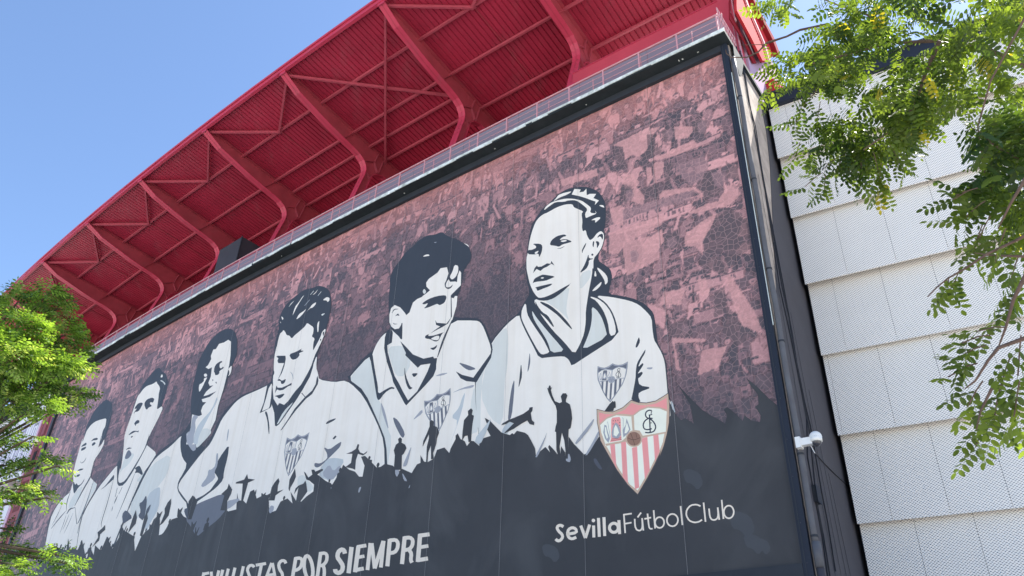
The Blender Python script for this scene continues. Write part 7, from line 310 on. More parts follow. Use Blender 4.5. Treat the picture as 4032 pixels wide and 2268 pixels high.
'crest4':[(0,'G',[-19.659,12.311,-19.492,12.224,-19.338,12.176,-19.143,12.204,-18.957,12.298,-18.83,12.218,-18.685,12.17,-18.506,12.158,-18.349,12.204,-18.251,12.24,-18.27,11.997,-18.329,11.712,-18.404,11.52,-18.494,11.334,-18.593,11.179,-18.539,11.281,-18.699,11.069,-18.881,10.854,-19.096,10.628,-19.258,10.828,-19.426,11.127,-19.576,11.48,-19.666,11.709,-19.673,11.903,-19.686,12.056]),(1,'g',[-19.65,12.293,-19.493,12.212,-19.339,12.164,-19.145,12.189,-18.959,12.282,-18.832,12.203,-18.687,12.156,-18.508,12.144,-18.351,12.19,-18.263,12.221,-18.281,12.0,-18.34,11.714,-18.415,11.522,-18.505,11.336,-18.604,11.181,-18.552,11.291,-18.712,11.08,-18.894,10.865,-19.095,10.645,-19.245,10.835,-19.411,11.127,-19.56,11.48,-19.654,11.706,-19.661,11.9,-19.675,12.053]),(2,'G',[-19.625,12.235,-19.499,12.167,-19.345,12.122,-19.129,12.144,-18.961,12.239,-18.838,12.164,-18.694,12.116,-18.515,12.106,-18.361,12.138,-18.301,12.158,-18.33,11.94,-18.455,12.024,-18.667,12.096,-18.822,12.078,-18.97,12.013,-19.131,12.075,-19.298,12.121,-19.476,12.1,-19.632,12.02]),(2,'W',[-19.628,11.989,-19.48,12.071,-19.286,12.088,-19.004,11.993,-19.021,11.734,-19.14,11.656,-19.248,11.602,-19.573,11.626,-19.623,11.846]),(2,'W',[-18.954,11.995,-18.826,12.049,-18.671,12.067,-18.459,11.996,-18.342,11.912,-18.421,11.569,-18.846,11.599,-18.89,11.702,-18.982,11.739]),(2,'W',[-19.575,11.586,-19.147,11.56,-18.874,11.566,-18.451,11.542,-18.505,11.405,-18.604,11.249,-18.601,11.278,-18.79,11.029,-19.084,10.702,-19.209,10.828,-19.357,11.099,-19.508,11.468,-19.576,11.629]),(3,'G',[-19.481,11.592,-19.388,11.585,-19.418,11.143,-19.486,11.347]),(3,'G',[-19.268,11.578,-19.172,11.573,-19.243,10.848,-19.322,10.979]),(3,'G',[-19.077,11.44,-18.979,11.435,-19.05,10.746,-19.131,10.732]),(3,'G',[-18.872,11.561,-18.766,11.559,-18.814,10.991,-18.928,10.855]),(3,'G',[-18.655,11.557,-18.563,11.552,-18.585,11.266,-18.699,11.111]),(4,'g',[-18.863,11.55,-18.878,11.507,-18.906,11.472,-18.944,11.448,-18.99,11.438,-19.039,11.442,-19.085,11.46,-19.125,11.491,-19.155,11.531,-19.171,11.577,-19.172,11.624,-19.157,11.667,-19.129,11.703,-19.089,11.727,-19.042,11.737,-18.993,11.733,-18.947,11.714,-18.907,11.682,-18.878,11.642,-18.863,11.596]),(5,'g',[-18.888,11.556,-18.9,11.52,-18.924,11.491,-18.956,11.471,-18.995,11.463,-19.035,11.466,-19.074,11.481,-19.107,11.507,-19.132,11.54,-19.145,11.578,-19.146,11.618,-19.134,11.654,-19.11,11.683,-19.077,11.703,-19.038,11.712,-18.997,11.708,-18.958,11.692,-18.925,11.666,-18.901,11.633,-18.888,11.595]),(3,'K',[-18.604,12.01,-18.65,12.028,-18.68,12.028,-18.715,12.015,-18.735,11.994,-18.747,11.961,-18.747,11.935,-18.736,11.904,-18.715,11.881,-18.681,11.86,-18.66,11.841,-18.637,11.812,-18.621,11.786,-18.604,11.747,-18.598,11.721,-18.599,11.693,-18.607,11.673,-18.626,11.649,-18.641,11.638,-18.664,11.633,-18.685,11.632,-18.717,11.635,-18.742,11.64,-18.791,11.656,-18.796,11.635,-18.746,11.618,-18.718,11.612,-18.684,11.61,-18.659,11.611,-18.631,11.618,-18.609,11.632,-18.587,11.661,-18.577,11.687,-18.575,11.721,-18.582,11.753,-18.601,11.795,-18.618,11.824,-18.643,11.856,-18.668,11.878,-18.702,11.899,-18.716,11.914,-18.724,11.937,-18.724,11.954,-18.714,11.981,-18.701,11.994,-18.673,12.005,-18.653,12.005,-18.611,11.988]),(3,'K',[-18.614,11.867,-18.67,11.887,-18.709,11.886,-18.756,11.869,-18.786,11.846,-18.812,11.81,-18.821,11.776,-18.817,11.731,-18.8,11.702,-18.766,11.679,-18.731,11.671,-18.66,11.67,-18.662,11.693,-18.731,11.693,-18.758,11.7,-18.785,11.717,-18.794,11.735,-18.797,11.772,-18.79,11.798,-18.768,11.83,-18.744,11.848,-18.701,11.864,-18.673,11.865,-18.62,11.846]),(3,'K',[-18.674,11.943,-18.712,11.629,-18.689,11.625,-18.651,11.938]),(3,'K',[-18.671,11.92,-18.611,11.922,-18.613,11.939,-18.673,11.937]),(3,'K',[-18.681,11.779,-18.644,11.777,-18.644,11.791,-18.681,11.793]),(3,'K',[-18.615,11.996,-18.638,11.951,-18.625,11.943,-18.602,11.988]),(3,'G',[-19.397,12.035,-19.369,12.065,-19.23,12.044,-19.213,11.995,-19.25,11.639,-19.246,11.616,-19.477,11.635,-19.444,11.7]),(4,'g',[-19.376,11.903,-19.32,11.963,-19.279,11.923,-19.246,11.827,-19.247,11.71,-19.318,11.655,-19.419,11.708,-19.423,11.797]),(5,'W',[-19.362,11.87,-19.322,11.919,-19.297,11.854,-19.279,11.762,-19.342,11.704,-19.391,11.745]),(4,'g',[-19.541,11.974,-19.505,11.95,-19.495,11.844,-19.467,11.705,-19.509,11.628,-19.561,11.713,-19.584,11.837]),(5,'W',[-19.537,11.936,-19.517,11.916,-19.513,11.834,-19.499,11.728,-19.53,11.706,-19.555,11.815]),(4,'g',[-19.099,11.98,-19.08,11.902,-19.054,11.764,-19.109,11.706,-19.209,11.658,-19.205,11.787,-19.131,11.871]),(5,'W',[-19.105,11.908,-19.092,11.861,-19.081,11.771,-19.138,11.72,-19.176,11.722,-19.147,11.816]),(4,'g',[-19.475,12.017,-19.461,11.718,-19.454,11.717,-19.468,12.016]),(4,'g',[-19.182,12.013,-19.167,12.0,-19.171,11.95,-19.201,11.786,-19.194,11.784,-19.163,11.948,-19.159,12.0,-19.176,12.018]),(5,'G',[-19.439,11.678,-19.247,11.656,-19.247,11.663,-19.439,11.685]),(5,'G',[-19.455,11.655,-19.247,11.627,-19.247,11.634,-19.454,11.662]),(4,'G',[-19.353,12.001,-19.355,11.996,-19.358,11.995,-19.363,11.995,-19.366,11.996,-19.37,12.0,-19.371,12.006,-19.369,12.01,-19.366,12.012,-19.361,12.012,-19.358,12.011,-19.354,12.007]),(4,'G',[-19.307,11.989,-19.309,11.985,-19.312,11.983,-19.317,11.983,-19.323,11.986,-19.324,11.989,-19.325,11.994,-19.323,11.999,-19.318,12.001,-19.312,11.999,-19.31,11.997,-19.307,11.992]),(4,'G',[-19.26,11.989,-19.262,11.985,-19.265,11.983,-19.27,11.983,-19.275,11.986,-19.277,11.988,-19.278,11.994,-19.276,11.998,-19.273,12.0,-19.268,12.0,-19.263,11.997,-19.261,11.995]),(4,'G',[-19.228,11.94,-19.23,11.935,-19.233,11.934,-19.238,11.933,-19.243,11.936,-19.245,11.939,-19.246,11.944,-19.243,11.949,-19.238,11.951,-19.233,11.949,-19.229,11.945]),(4,'G',[-19.361,11.944,-19.363,11.939,-19.368,11.937,-19.374,11.939,-19.378,11.943,-19.379,11.946,-19.378,11.951,-19.374,11.954,-19.369,11.955,-19.366,11.953,-19.362,11.949]),(4,'G',[-19.241,11.884,-19.243,11.879,-19.248,11.877,-19.254,11.879,-19.258,11.883,-19.259,11.886,-19.258,11.891,-19.254,11.894,-19.248,11.895,-19.243,11.892,-19.241,11.887])]}
STROKES={'club':[([-4.471,7.155,-4.456,6.664],
[-4.424,7.152,-4.409,6.661]),([-4.464,7.119,-4.21,7.116],
[-4.468,7.161,-4.214,7.158]),([-4.441,6.881,-4.229,6.885],
[-4.446,6.922,-4.234,6.926]),([-4.16,6.993,-4.159,6.842,-4.15,6.776,-4.127,6.718,-4.093,6.682,-4.038,6.659,-3.995,6.656,-3.954,6.674,-3.928,6.702,-3.907,6.75,-3.899,6.816,-3.897,6.978],
[-4.113,6.989,-4.113,6.84,-4.106,6.781,-4.087,6.735,-4.068,6.714,-4.028,6.697,-4.008,6.696,-3.984,6.707,-3.969,6.723,-3.952,6.762,-3.944,6.82,-3.943,6.982]),([-3.943,6.981,-3.926,6.663],
[-3.897,6.979,-3.881,6.661]),([-3.957,7.141,-4.068,7.032],
[-3.922,7.112,-4.033,7.003]),([-3.781,7.077,-3.768,6.812,-3.757,6.722,-3.734,6.681,-3.698,6.661,-3.639,6.657],
[-3.736,7.075,-3.723,6.811,-3.713,6.728,-3.7,6.705,-3.691,6.7,-3.64,6.697]),([-3.853,6.931,-3.661,6.942],
[-3.859,6.972,-3.667,6.982]),([-3.6,7.14,-3.592,6.675],
[-3.555,7.137,-3.547,6.673]),([-3.329,6.793,-3.337,6.758,-3.355,6.728,-3.381,6.706,-3.411,6.694,-3.442,6.693,-3.473,6.702,-3.501,6.721,-3.523,6.749,-3.536,6.783,-3.539,6.82,-3.531,6.855,-3.513,6.886,-3.487,6.908,-3.457,6.919,-3.425,6.921,-3.394,6.911,-3.366,6.892,-3.344,6.864,-3.332,6.83,-3.329,6.793],
[-3.285,6.788,-3.296,6.742,-3.32,6.703,-3.355,6.673,-3.398,6.655,-3.446,6.653,-3.492,6.667,-3.532,6.695,-3.562,6.733,-3.58,6.778,-3.584,6.825,-3.573,6.871,-3.549,6.912,-3.514,6.942,-3.47,6.959,-3.422,6.961,-3.375,6.946,-3.335,6.918,-3.305,6.88,-3.288,6.835,-3.285,6.788]),([-2.946,6.804,-2.957,6.763,-2.979,6.729,-3.01,6.703,-3.047,6.69,-3.087,6.688,-3.126,6.699,-3.161,6.722,-3.187,6.755,-3.203,6.795,-3.206,6.837,-3.196,6.878,-3.174,6.913,-3.143,6.939,-3.105,6.952,-3.064,6.953,-3.025,6.942,-2.991,6.919,-2.965,6.886,-2.949,6.846,-2.946,6.804],
[-2.903,6.798,-2.916,6.747,-2.945,6.703,-2.986,6.67,-3.036,6.651,-3.091,6.649,-3.144,6.665,-3.191,6.695,-3.226,6.738,-3.246,6.789,-3.25,6.843,-3.237,6.895,-3.209,6.94,-3.167,6.973,-3.116,6.992,-3.061,6.993,-3.007,6.977,-2.961,6.946,-2.927,6.902,-2.907,6.852,-2.903,6.798]),([-2.845,7.14,-2.837,6.665],
[-2.802,7.138,-2.794,6.663]),([-2.281,7.079,-2.361,7.126,-2.425,7.141,-2.52,7.142,-2.59,7.118,-2.66,7.058,-2.695,7.0,-2.711,6.921,-2.701,6.854,-2.661,6.772,-2.613,6.721,-2.537,6.682,-2.474,6.667,-2.396,6.668,-2.343,6.679,-2.277,6.711],
[-2.302,7.046,-2.377,7.09,-2.428,7.102,-2.512,7.103,-2.565,7.084,-2.626,7.031,-2.655,6.986,-2.668,6.917,-2.66,6.864,-2.625,6.79,-2.588,6.751,-2.522,6.718,-2.471,6.706,-2.401,6.707,-2.36,6.715,-2.297,6.746]),([-2.225,7.142,-2.223,6.668],
[-2.183,7.14,-2.181,6.666]),([-2.098,6.975,-2.1,6.826,-2.092,6.762,-2.068,6.71,-2.036,6.68,-1.988,6.665,-1.947,6.665,-1.899,6.682,-1.868,6.714,-1.846,6.767,-1.836,6.829,-1.832,6.971],
[-2.057,6.973,-2.059,6.826,-2.052,6.77,-2.034,6.73,-2.016,6.713,-1.981,6.702,-1.957,6.703,-1.921,6.715,-1.903,6.733,-1.885,6.777,-1.877,6.833,-1.873,6.973]),([-1.873,6.972,-1.866,6.67],
[-1.832,6.972,-1.826,6.669]),([-1.75,7.141,-1.759,6.678],
[-1.71,7.139,-1.718,6.676]),([-1.48,6.811,-1.491,6.769,-1.511,6.734,-1.538,6.709,-1.569,6.695,-1.6,6.693,-1.63,6.703,-1.657,6.724,-1.677,6.756,-1.688,6.796,-1.689,6.839,-1.678,6.88,-1.658,6.916,-1.631,6.941,-1.6,6.955,-1.568,6.957,-1.538,6.947,-1.511,6.925,-1.491,6.893,-1.48,6.853,-1.48,6.811],
[-1.441,6.805,-1.454,6.755,-1.479,6.711,-1.515,6.678,-1.558,6.658,-1.605,6.655,-1.65,6.67,-1.687,6.7,-1.714,6.742,-1.728,6.792,-1.729,6.844,-1.716,6.895,-1.691,6.939,-1.655,6.973,-1.611,6.993,-1.563,6.995,-1.518,6.98,-1.481,6.949,-1.455,6.907,-1.441,6.857,-1.441,6.805]),([-6.316,7.092,-6.385,7.14,-6.45,7.158,-6.522,7.153,-6.572,7.126,-6.599,7.074,-6.588,7.017,-6.546,6.954,-6.504,6.909,-6.451,6.866,-6.432,6.842,-6.42,6.806,-6.426,6.789,-6.462,6.754,-6.482,6.744,-6.518,6.745,-6.525,6.747,-6.565,6.786],
[-6.372,7.032,-6.429,7.072,-6.444,7.076,-6.483,7.074,-6.491,7.07,-6.501,7.051,-6.497,7.037,-6.466,6.991,-6.436,6.959,-6.38,6.913,-6.343,6.864,-6.323,6.799,-6.34,6.743,-6.392,6.69,-6.449,6.665,-6.522,6.665,-6.584,6.689,-6.636,6.739]),([-6.208,6.805,-5.966,6.812,-5.874,6.857,-5.892,6.947,-5.94,7.0,-6.02,7.035,-6.093,7.04,-6.177,7.017,-6.229,6.971,-6.255,6.895,-6.253,6.831,-6.221,6.757,-6.172,6.706,-6.096,6.673,-6.021,6.668,-5.912,6.694],
[-6.224,6.886,-5.99,6.892,-5.962,6.897,-5.978,6.924,-5.992,6.939,-6.037,6.958,-6.067,6.96,-6.12,6.946,-6.141,6.927,-6.159,6.873,-6.158,6.837,-6.137,6.786,-6.119,6.767,-6.078,6.748,-6.048,6.747,-5.948,6.77]),([-5.826,7.015,-5.686,6.669],
[-5.737,7.032,-5.597,6.686]),([-5.543,7.032,-5.686,6.694],
[-5.454,6.997,-5.597,6.66]),([-5.425,6.98,-5.425,6.666],
[-5.332,6.971,-5.333,6.658]),([-5.267,7.16,-5.256,6.661],
[-5.174,7.152,-5.165,6.654]),([-5.097,7.159,-5.091,6.663],
[-5.005,7.15,-5.001,6.655]),([-4.675,6.828,-4.681,6.803,-4.695,6.783,-4.715,6.768,-4.739,6.76,-4.765,6.759,-4.791,6.766,-4.814,6.78,-4.833,6.8,-4.845,6.824,-4.848,6.849,-4.843,6.874,-4.829,6.895,-4.809,6.91,-4.784,6.918,-4.758,6.918,-4.732,6.911,-4.709,6.897,-4.69,6.877,-4.679,6.853,-4.675,6.828],
[-4.587,6.817,-4.597,6.77,-4.624,6.73,-4.664,6.7,-4.714,6.684,-4.769,6.683,-4.823,6.697,-4.871,6.725,-4.909,6.765,-4.932,6.811,-4.938,6.86,-4.928,6.908,-4.901,6.948,-4.86,6.978,-4.81,6.995,-4.754,6.996,-4.7,6.981,-4.652,6.952,-4.615,6.912,-4.593,6.866,-4.587,6.817]),([-4.648,7.021,-4.642,6.66],
[-4.559,7.014,-4.554,6.654])],
'motto':[([-15.07,7.303,-15.127,7.409,-15.233,7.488,-15.379,7.528,-15.506,7.514,-15.609,7.455,-15.653,7.376,-15.65,7.264,-15.592,7.164,-15.486,7.075,-15.414,7.011,-15.327,6.931,-15.303,6.888,-15.302,6.819,-15.317,6.794,-15.374,6.768,-15.384,6.767,-15.448,6.789,-15.439,6.779,-15.454,6.833],
[-15.28,7.294,-15.323,7.378,-15.315,7.371,-15.346,7.38,-15.353,7.378,-15.41,7.345,-15.426,7.315,-15.425,7.244,-15.405,7.209,-15.321,7.14,-15.243,7.07,-15.137,6.969,-15.084,6.87,-15.081,6.761,-15.131,6.684,-15.245,6.631,-15.385,6.628,-15.536,6.677,-15.643,6.756,-15.675,6.845]),([-14.994,7.505,-14.97,6.656],
[-14.771,7.463,-14.751,6.619]),([-14.649,7.492,-14.657,6.659],
[-14.431,7.448,-14.442,6.62]),([-14.583,7.392,-14.134,7.392],
[-14.635,7.513,-14.184,7.512]),([-14.541,7.049,-14.162,7.056],
[-14.592,7.161,-14.212,7.167]),([-14.58,6.643,-14.121,6.658],
[-14.639,6.766,-14.177,6.779]),([-14.067,7.525,-14.055,6.666],
[-13.883,7.49,-13.874,6.636]),([-14.001,7.497,-13.718,6.669],
[-13.823,7.49,-13.545,6.666]),([-13.458,7.528,-13.719,6.694],
[-13.283,7.472,-13.544,6.642]),([-13.447,7.522,-13.438,6.685],
[-13.268,7.488,-13.263,6.656]),([-13.175,7.54,-13.156,6.694],
[-12.981,7.504,-12.965,6.663]),([-13.076,7.425,-12.856,7.416,-12.816,7.405,-12.783,7.373,-12.768,7.337,-12.767,7.254,-12.784,7.205,-12.831,7.153,-12.878,7.137,-13.078,7.137],
[-13.114,7.548,-12.875,7.537,-12.734,7.494,-12.635,7.406,-12.597,7.32,-12.596,7.212,-12.624,7.134,-12.697,7.055,-12.813,7.018,-13.031,7.016]),([-12.504,7.538,-12.508,6.696],
[-12.315,7.502,-12.323,6.664]),([-12.432,7.423,-12.217,7.412,-12.166,7.399,-12.128,7.37,-12.115,7.344,-12.114,7.269,-12.13,7.225,-12.176,7.176,-12.225,7.161,-12.419,7.156],
[-12.464,7.545,-12.233,7.532,-12.101,7.495,-11.995,7.417,-11.95,7.331,-11.948,7.228,-11.977,7.153,-12.05,7.079,-12.16,7.043,-12.37,7.036]),([-12.221,7.058,-12.138,6.97,-12.124,6.924,-12.129,6.817,-12.109,6.735,-12.046,6.658],
[-12.088,7.104,-11.991,6.998,-11.959,6.904,-11.964,6.793,-11.957,6.752,-11.91,6.697]),([-11.834,7.533,-11.827,6.691],
[-11.643,7.498,-11.64,6.661]),([-11.778,7.413,-11.314,7.403],
[-11.817,7.54,-11.35,7.528]),([-11.713,7.057,-11.324,7.058],
[-11.751,7.169,-11.361,7.169]),([-11.748,6.667,-11.296,6.673],
[-11.79,6.788,-11.336,6.794]),([-17.895,7.482,-17.898,6.746],
[-17.687,7.439,-17.693,6.707]),([-17.78,7.361,-17.575,7.355,-17.544,7.347,-17.508,7.319,-17.494,7.277,-17.505,7.171,-17.536,7.123,-17.616,7.086,-17.676,7.073,-17.838,7.075],
[-17.835,7.482,-17.606,7.474,-17.455,7.43,-17.339,7.34,-17.302,7.243,-17.316,7.115,-17.371,7.033,-17.485,6.978,-17.597,6.955,-17.778,6.955]),([-16.854,7.0,-16.812,6.878,-16.795,6.773,-16.803,6.697,-16.825,6.663,-16.82,6.662,-16.833,6.669,-16.897,6.716,-16.978,6.803,-17.056,6.916,-17.121,7.041,-17.165,7.164,-17.183,7.272,-17.175,7.349,-17.152,7.384,-17.157,7.386,-17.145,7.379,-17.078,7.328,-16.997,7.239,-16.918,7.125,-16.854,7.0],
[-16.665,6.995,-16.618,6.86,-16.6,6.739,-16.612,6.64,-16.664,6.569,-16.79,6.542,-16.935,6.589,-17.049,6.67,-17.151,6.778,-17.241,6.907,-17.314,7.046,-17.364,7.184,-17.385,7.309,-17.374,7.411,-17.32,7.486,-17.189,7.511,-17.04,7.46,-16.924,7.374,-16.823,7.263,-16.735,7.133,-16.665,6.995]),([-16.55,7.509,-16.53,6.617],
[-16.355,7.471,-16.338,6.584]),([-16.443,7.386,-16.249,7.38,-16.219,7.372,-16.184,7.343,-16.167,7.305,-16.161,7.213,-16.183,7.161,-16.252,7.103,-16.308,7.087,-16.499,7.093],
[-16.492,7.504,-16.277,7.496,-16.136,7.455,-16.03,7.372,-15.988,7.285,-15.981,7.169,-16.018,7.085,-16.113,7.006,-16.236,6.972,-16.451,6.977]),([-16.295,7.011,-16.218,6.894,-16.19,6.799,-16.159,6.547],
[-16.13,7.025,-16.047,6.896,-16.012,6.778,-15.981,6.523]),([-23.667,7.533,-23.674,6.67],
[-23.444,7.486,-23.454,6.628]),([-23.565,7.399,-23.128,7.403],
[-23.648,7.511,-23.21,7.514]),([-23.505,7.101,-23.154,7.102],
[-23.58,7.205,-23.227,7.204]),([-23.142,7.497,-22.666,6.633],
[-22.934,7.485,-22.465,6.626]),([-22.619,7.508,-22.671,6.651],
[-22.406,7.46,-22.461,6.608]),([-22.36,7.507,-22.396,6.754],
[-22.149,7.461,-22.188,6.711]),([-21.989,7.509,-22.038,6.723],
[-21.782,7.462,-21.833,6.681]),([-21.552,7.502,-21.592,6.685],
[-21.349,7.457,-21.392,6.644]),([-21.012,7.497,-21.041,6.698],
[-20.814,7.454,-20.845,6.659]),([-20.133,7.387,-20.24,7.466,-20.377,7.508,-20.537,7.515,-20.642,7.475,-20.701,7.388,-20.683,7.296,-20.594,7.19,-20.517,7.106,-20.412,6.999,-20.385,6.929,-20.412,6.769],
[-20.27,7.342,-20.342,7.399,-20.352,7.399,-20.438,7.404,-20.468,7.391,-20.507,7.334,-20.499,7.293,-20.426,7.208,-20.353,7.128,-20.237,7.006,-20.194,6.893,-20.222,6.724]),([-20.083,7.375,-19.471,7.374],
[-20.15,7.487,-19.536,7.484]),([-19.873,7.442,-19.893,6.719],
[-19.674,7.399,-19.696,6.68]),([-19.252,7.439,-19.516,6.692],
[-19.083,7.386,-19.347,6.643]),([-19.195,7.406,-18.766,6.689],
[-19.034,7.408,-18.61,6.692]),([-19.318,6.941,-18.81,6.941],
[-19.376,7.042,-18.865,7.041]),([-18.231,7.318,-18.32,7.413,-18.451,7.47,-18.606,7.486,-18.718,7.457,-18.799,7.382,-18.804,7.291,-18.737,7.169,-18.649,7.074,-18.524,6.981,-18.477,6.917,-18.452,6.813,-18.462,6.787,-18.607,6.761],
[-18.386,7.291,-18.452,7.363,-18.456,7.363,-18.532,7.372,-18.564,7.362,-18.616,7.316,-18.618,7.274,-18.566,7.18,-18.505,7.114,-18.374,7.015,-18.298,6.91,-18.267,6.776,-18.324,6.691,-18.501,6.655])]}
CROWD_HAND=[('d',[-4.2,19.73,-3.82,19.54,-3.79,18.94,-3.69,18.52,-4.1,18.71]),('d',[-2.9,19.56,-2.64,19.57,-2.63,18.95,-2.4,18.97,-2.49,18.55,-3.22,18.7,-3.0,19.0]),('d',[-2.43,17.24,-2.42,18.12,-2.1,18.03,-2.19,17.63,-2.35,16.89]),('d',[-3.35,17.52,-2.64,17.39,-2.68,16.79,-3.39,16.91]),('d',[-1.17,17.23,-0.8,16.93,-0.89,16.56,-0.67,16.34,-0.74,16.14,-1.29,16.14,-1.26,16.42,-1.48,16.75]),('d',[-0.41,17.3,-0.07,16.9,-0.09,16.37,-0.44,16.65]),('d',[-1.27,15.38,-0.57,15.6,-0.15,15.2,-0.41,14.22,-1.02,14.13,-1.46,14.31]),('d',[-3.87,15.46,-3.42,15.53,-3.35,14.98,-3.93,15.2]),('d',[-2.58,15.38,-2.18,15.28,-2.06,14.95,-2.43,14.75,-2.65,15.18]),('m',[-2.06,17.89,-1.11,17.82,-0.95,17.37,-1.2,16.93,-1.62,16.88,-1.84,17.28]),('m',[-4.47,16.98,-2.68,16.79,-1.54,16.66,-1.67,16.36,-3.36,16.52,-4.49,16.49]),('l',[-4.23,19.81,-3.14,19.89,-2.4,19.72,-2.64,19.57,-2.97,18.98,-3.27,18.82,-3.49,19.03,-3.79,18.94,-3.82,19.54]),('l',[-2.84,18.48,-1.35,18.61,-1.2,18.24,-1.97,18.26,-2.67,18.37]),('l',[-1.94,19.48,-1.19,19.09,-1.54,18.77,-1.94,18.91]),('l',[-2.58,19.67,-2.4,18.97,-2.58,18.86]),('l',[-3.05,18.26,-2.86,18.2,-2.83,17.73,-3.05,17.45]),('l',[-2.76,18.32,-2.41,18.21,-2.47,17.76,-2.8,17.46]),('l',[-3.94,18.31,-3.54,18.25,-3.31,17.76,-3.46,17.57,-3.85,17.74]),('l',[-2.68,16.79,-2.67,16.97,-2.53,17.09,-1.48,16.75,-1.26,16.42,-1.32,16.09,-1.4,16.48,-1.54,16.66,-2.47,16.82]),('l',[-1.82,15.89,-1.2,15.98,-0.82,15.93,-0.42,16.4,-0.21,16.14,-0.1,15.92,-0.21,15.79,-0.61,15.62,-0.84,15.72,-1.53,15.77]),('l',[-1.52,15.31,-1.12,15.37,-1.44,14.71,-1.46,14.31,-1.53,14.72,-2.02,14.85,-1.7,15.04]),('l',[-4.51,16.19,-3.49,16.21,-2.52,16.12,-2.71,15.78,-3.41,15.7,-3.97,15.56,-4.21,15.3,-4.54,15.42]),('l',[-3.45,15.19,-2.99,15.54,-2.67,15.64,-2.65,15.18,-2.94,14.83,-3.35,14.98]),('l',[-0.24,14.8,-0.09,14.9,-0.07,14.41,-0.38,14.47]),('l',[-0.47,14.08,-0.22,14.25,-0.06,14.09,-0.08,13.79,-0.49,13.94]),('d',[-4.16,15.24,-3.92,15.62,-3.71,15.41,-3.48,15.49,-3.29,15.07,-3.45,14.9,-3.32,14.62,-4.11,14.68]),('d',[-0.84,15.26,0.07,14.97,0.05,13.98,-0.83,13.74,-0.87,14.46]),('d',[-1.67,14.18,-0.56,13.92,-0.88,13.34,-1.57,13.86]),('d',[-1.29,12.93,-0.97,13.03,-1.01,12.17,-1.38,12.15]),('d',[-2.81,12.31,-2.11,12.3,-2.03,11.82,-2.67,11.74]),('d',[-2.91,19.63,-2.61,19.48,-2.75,18.65,-2.94,18.74]),('d',[-3.94,17.97,-3.57,17.72,-3.84,17.06,-4.05,17.49]),('d',[-0.98,12.43,-0.61,11.67,-0.31,11.33,-0.8,11.1,-1.2,11.58]),('d',[-4.76,17.45,-4.51,17.69,-4.39,16.79,-4.71,16.58]),('d',[-2.41,19.53,-2.11,19.63,-1.9,19.34,-2.02,18.92,-2.35,18.99]),('d',[-1.36,19.34,-1.06,19.41,-0.85,19.12,-0.93,18.63,-1.33,18.83]),('d',[-1.16,17.13,-0.88,17.17,-0.65,16.85,-0.89,16.29,-1.28,16.62]),('d',[-2.61,15.35,-2.29,15.38,-2.11,15.08,-2.21,14.74,-2.67,14.92]),('l',[-0.94,13.29,-0.75,13.36,-0.48,12.66,-0.22,12.0,-0.09,11.27,-0.61,11.67,-0.8,12.44]),('l',[-1.74,13.49,-1.48,13.47,-1.41,12.97,-1.67,12.91]),('l',[-1.97,15.11,-1.41,15.42,-0.93,15.53,-1.11,15.15,-1.48,14.7,-1.47,14.18,-1.69,14.62,-2.01,14.74]),('l',[-4.45,17.15,-3.99,17.13,-3.96,16.28,-4.33,16.51]),('l',[-3.49,17.77,-3.16,17.11,-3.25,16.81,-3.68,17.16]),('l',[-4.06,15.68,-2.77,15.49,-2.84,14.6,-3.98,14.4]),('l',[-2.66,11.87,-1.69,11.57,-1.7,11.47,-2.61,11.69,-2.5,10.79,-2.64,10.89]),('l',[-1.84,11.25,-1.13,11.19,-1.43,10.65,-2.03,10.55]),('l',[-2.79,13.42,-2.14,13.34,-2.31,12.84,-2.96,13.04]),('l',[-6.41,19.27,-4.87,19.08,-4.84,18.74,-6.32,18.93]),('m',[-2.23,19.44,-2.07,19.48,-1.97,19.25,-2.05,18.98,-2.22,19.03]),('m',[-1.15,19.24,-0.95,19.22,-0.86,18.98,-0.96,18.72,-1.16,18.82]),('m',[-0.94,17.03,-0.63,17.04,-0.46,16.81,-0.55,16.46,-0.86,16.5]),('m',[-3.81,17.6,-3.59,17.6,-3.52,17.35,-3.65,17.15,-3.83,17.26]),('m',[-2.54,15.22,-2.3,15.23,-2.21,15.0,-2.35,14.84,-2.56,14.95]),('m',[-3.79,15.23,-3.59,15.21,-3.49,14.99,-3.62,14.73,-3.78,14.85]),('m',[-2.37,12.18,-2.18,12.19,-2.11,11.97,-2.28,11.86])]
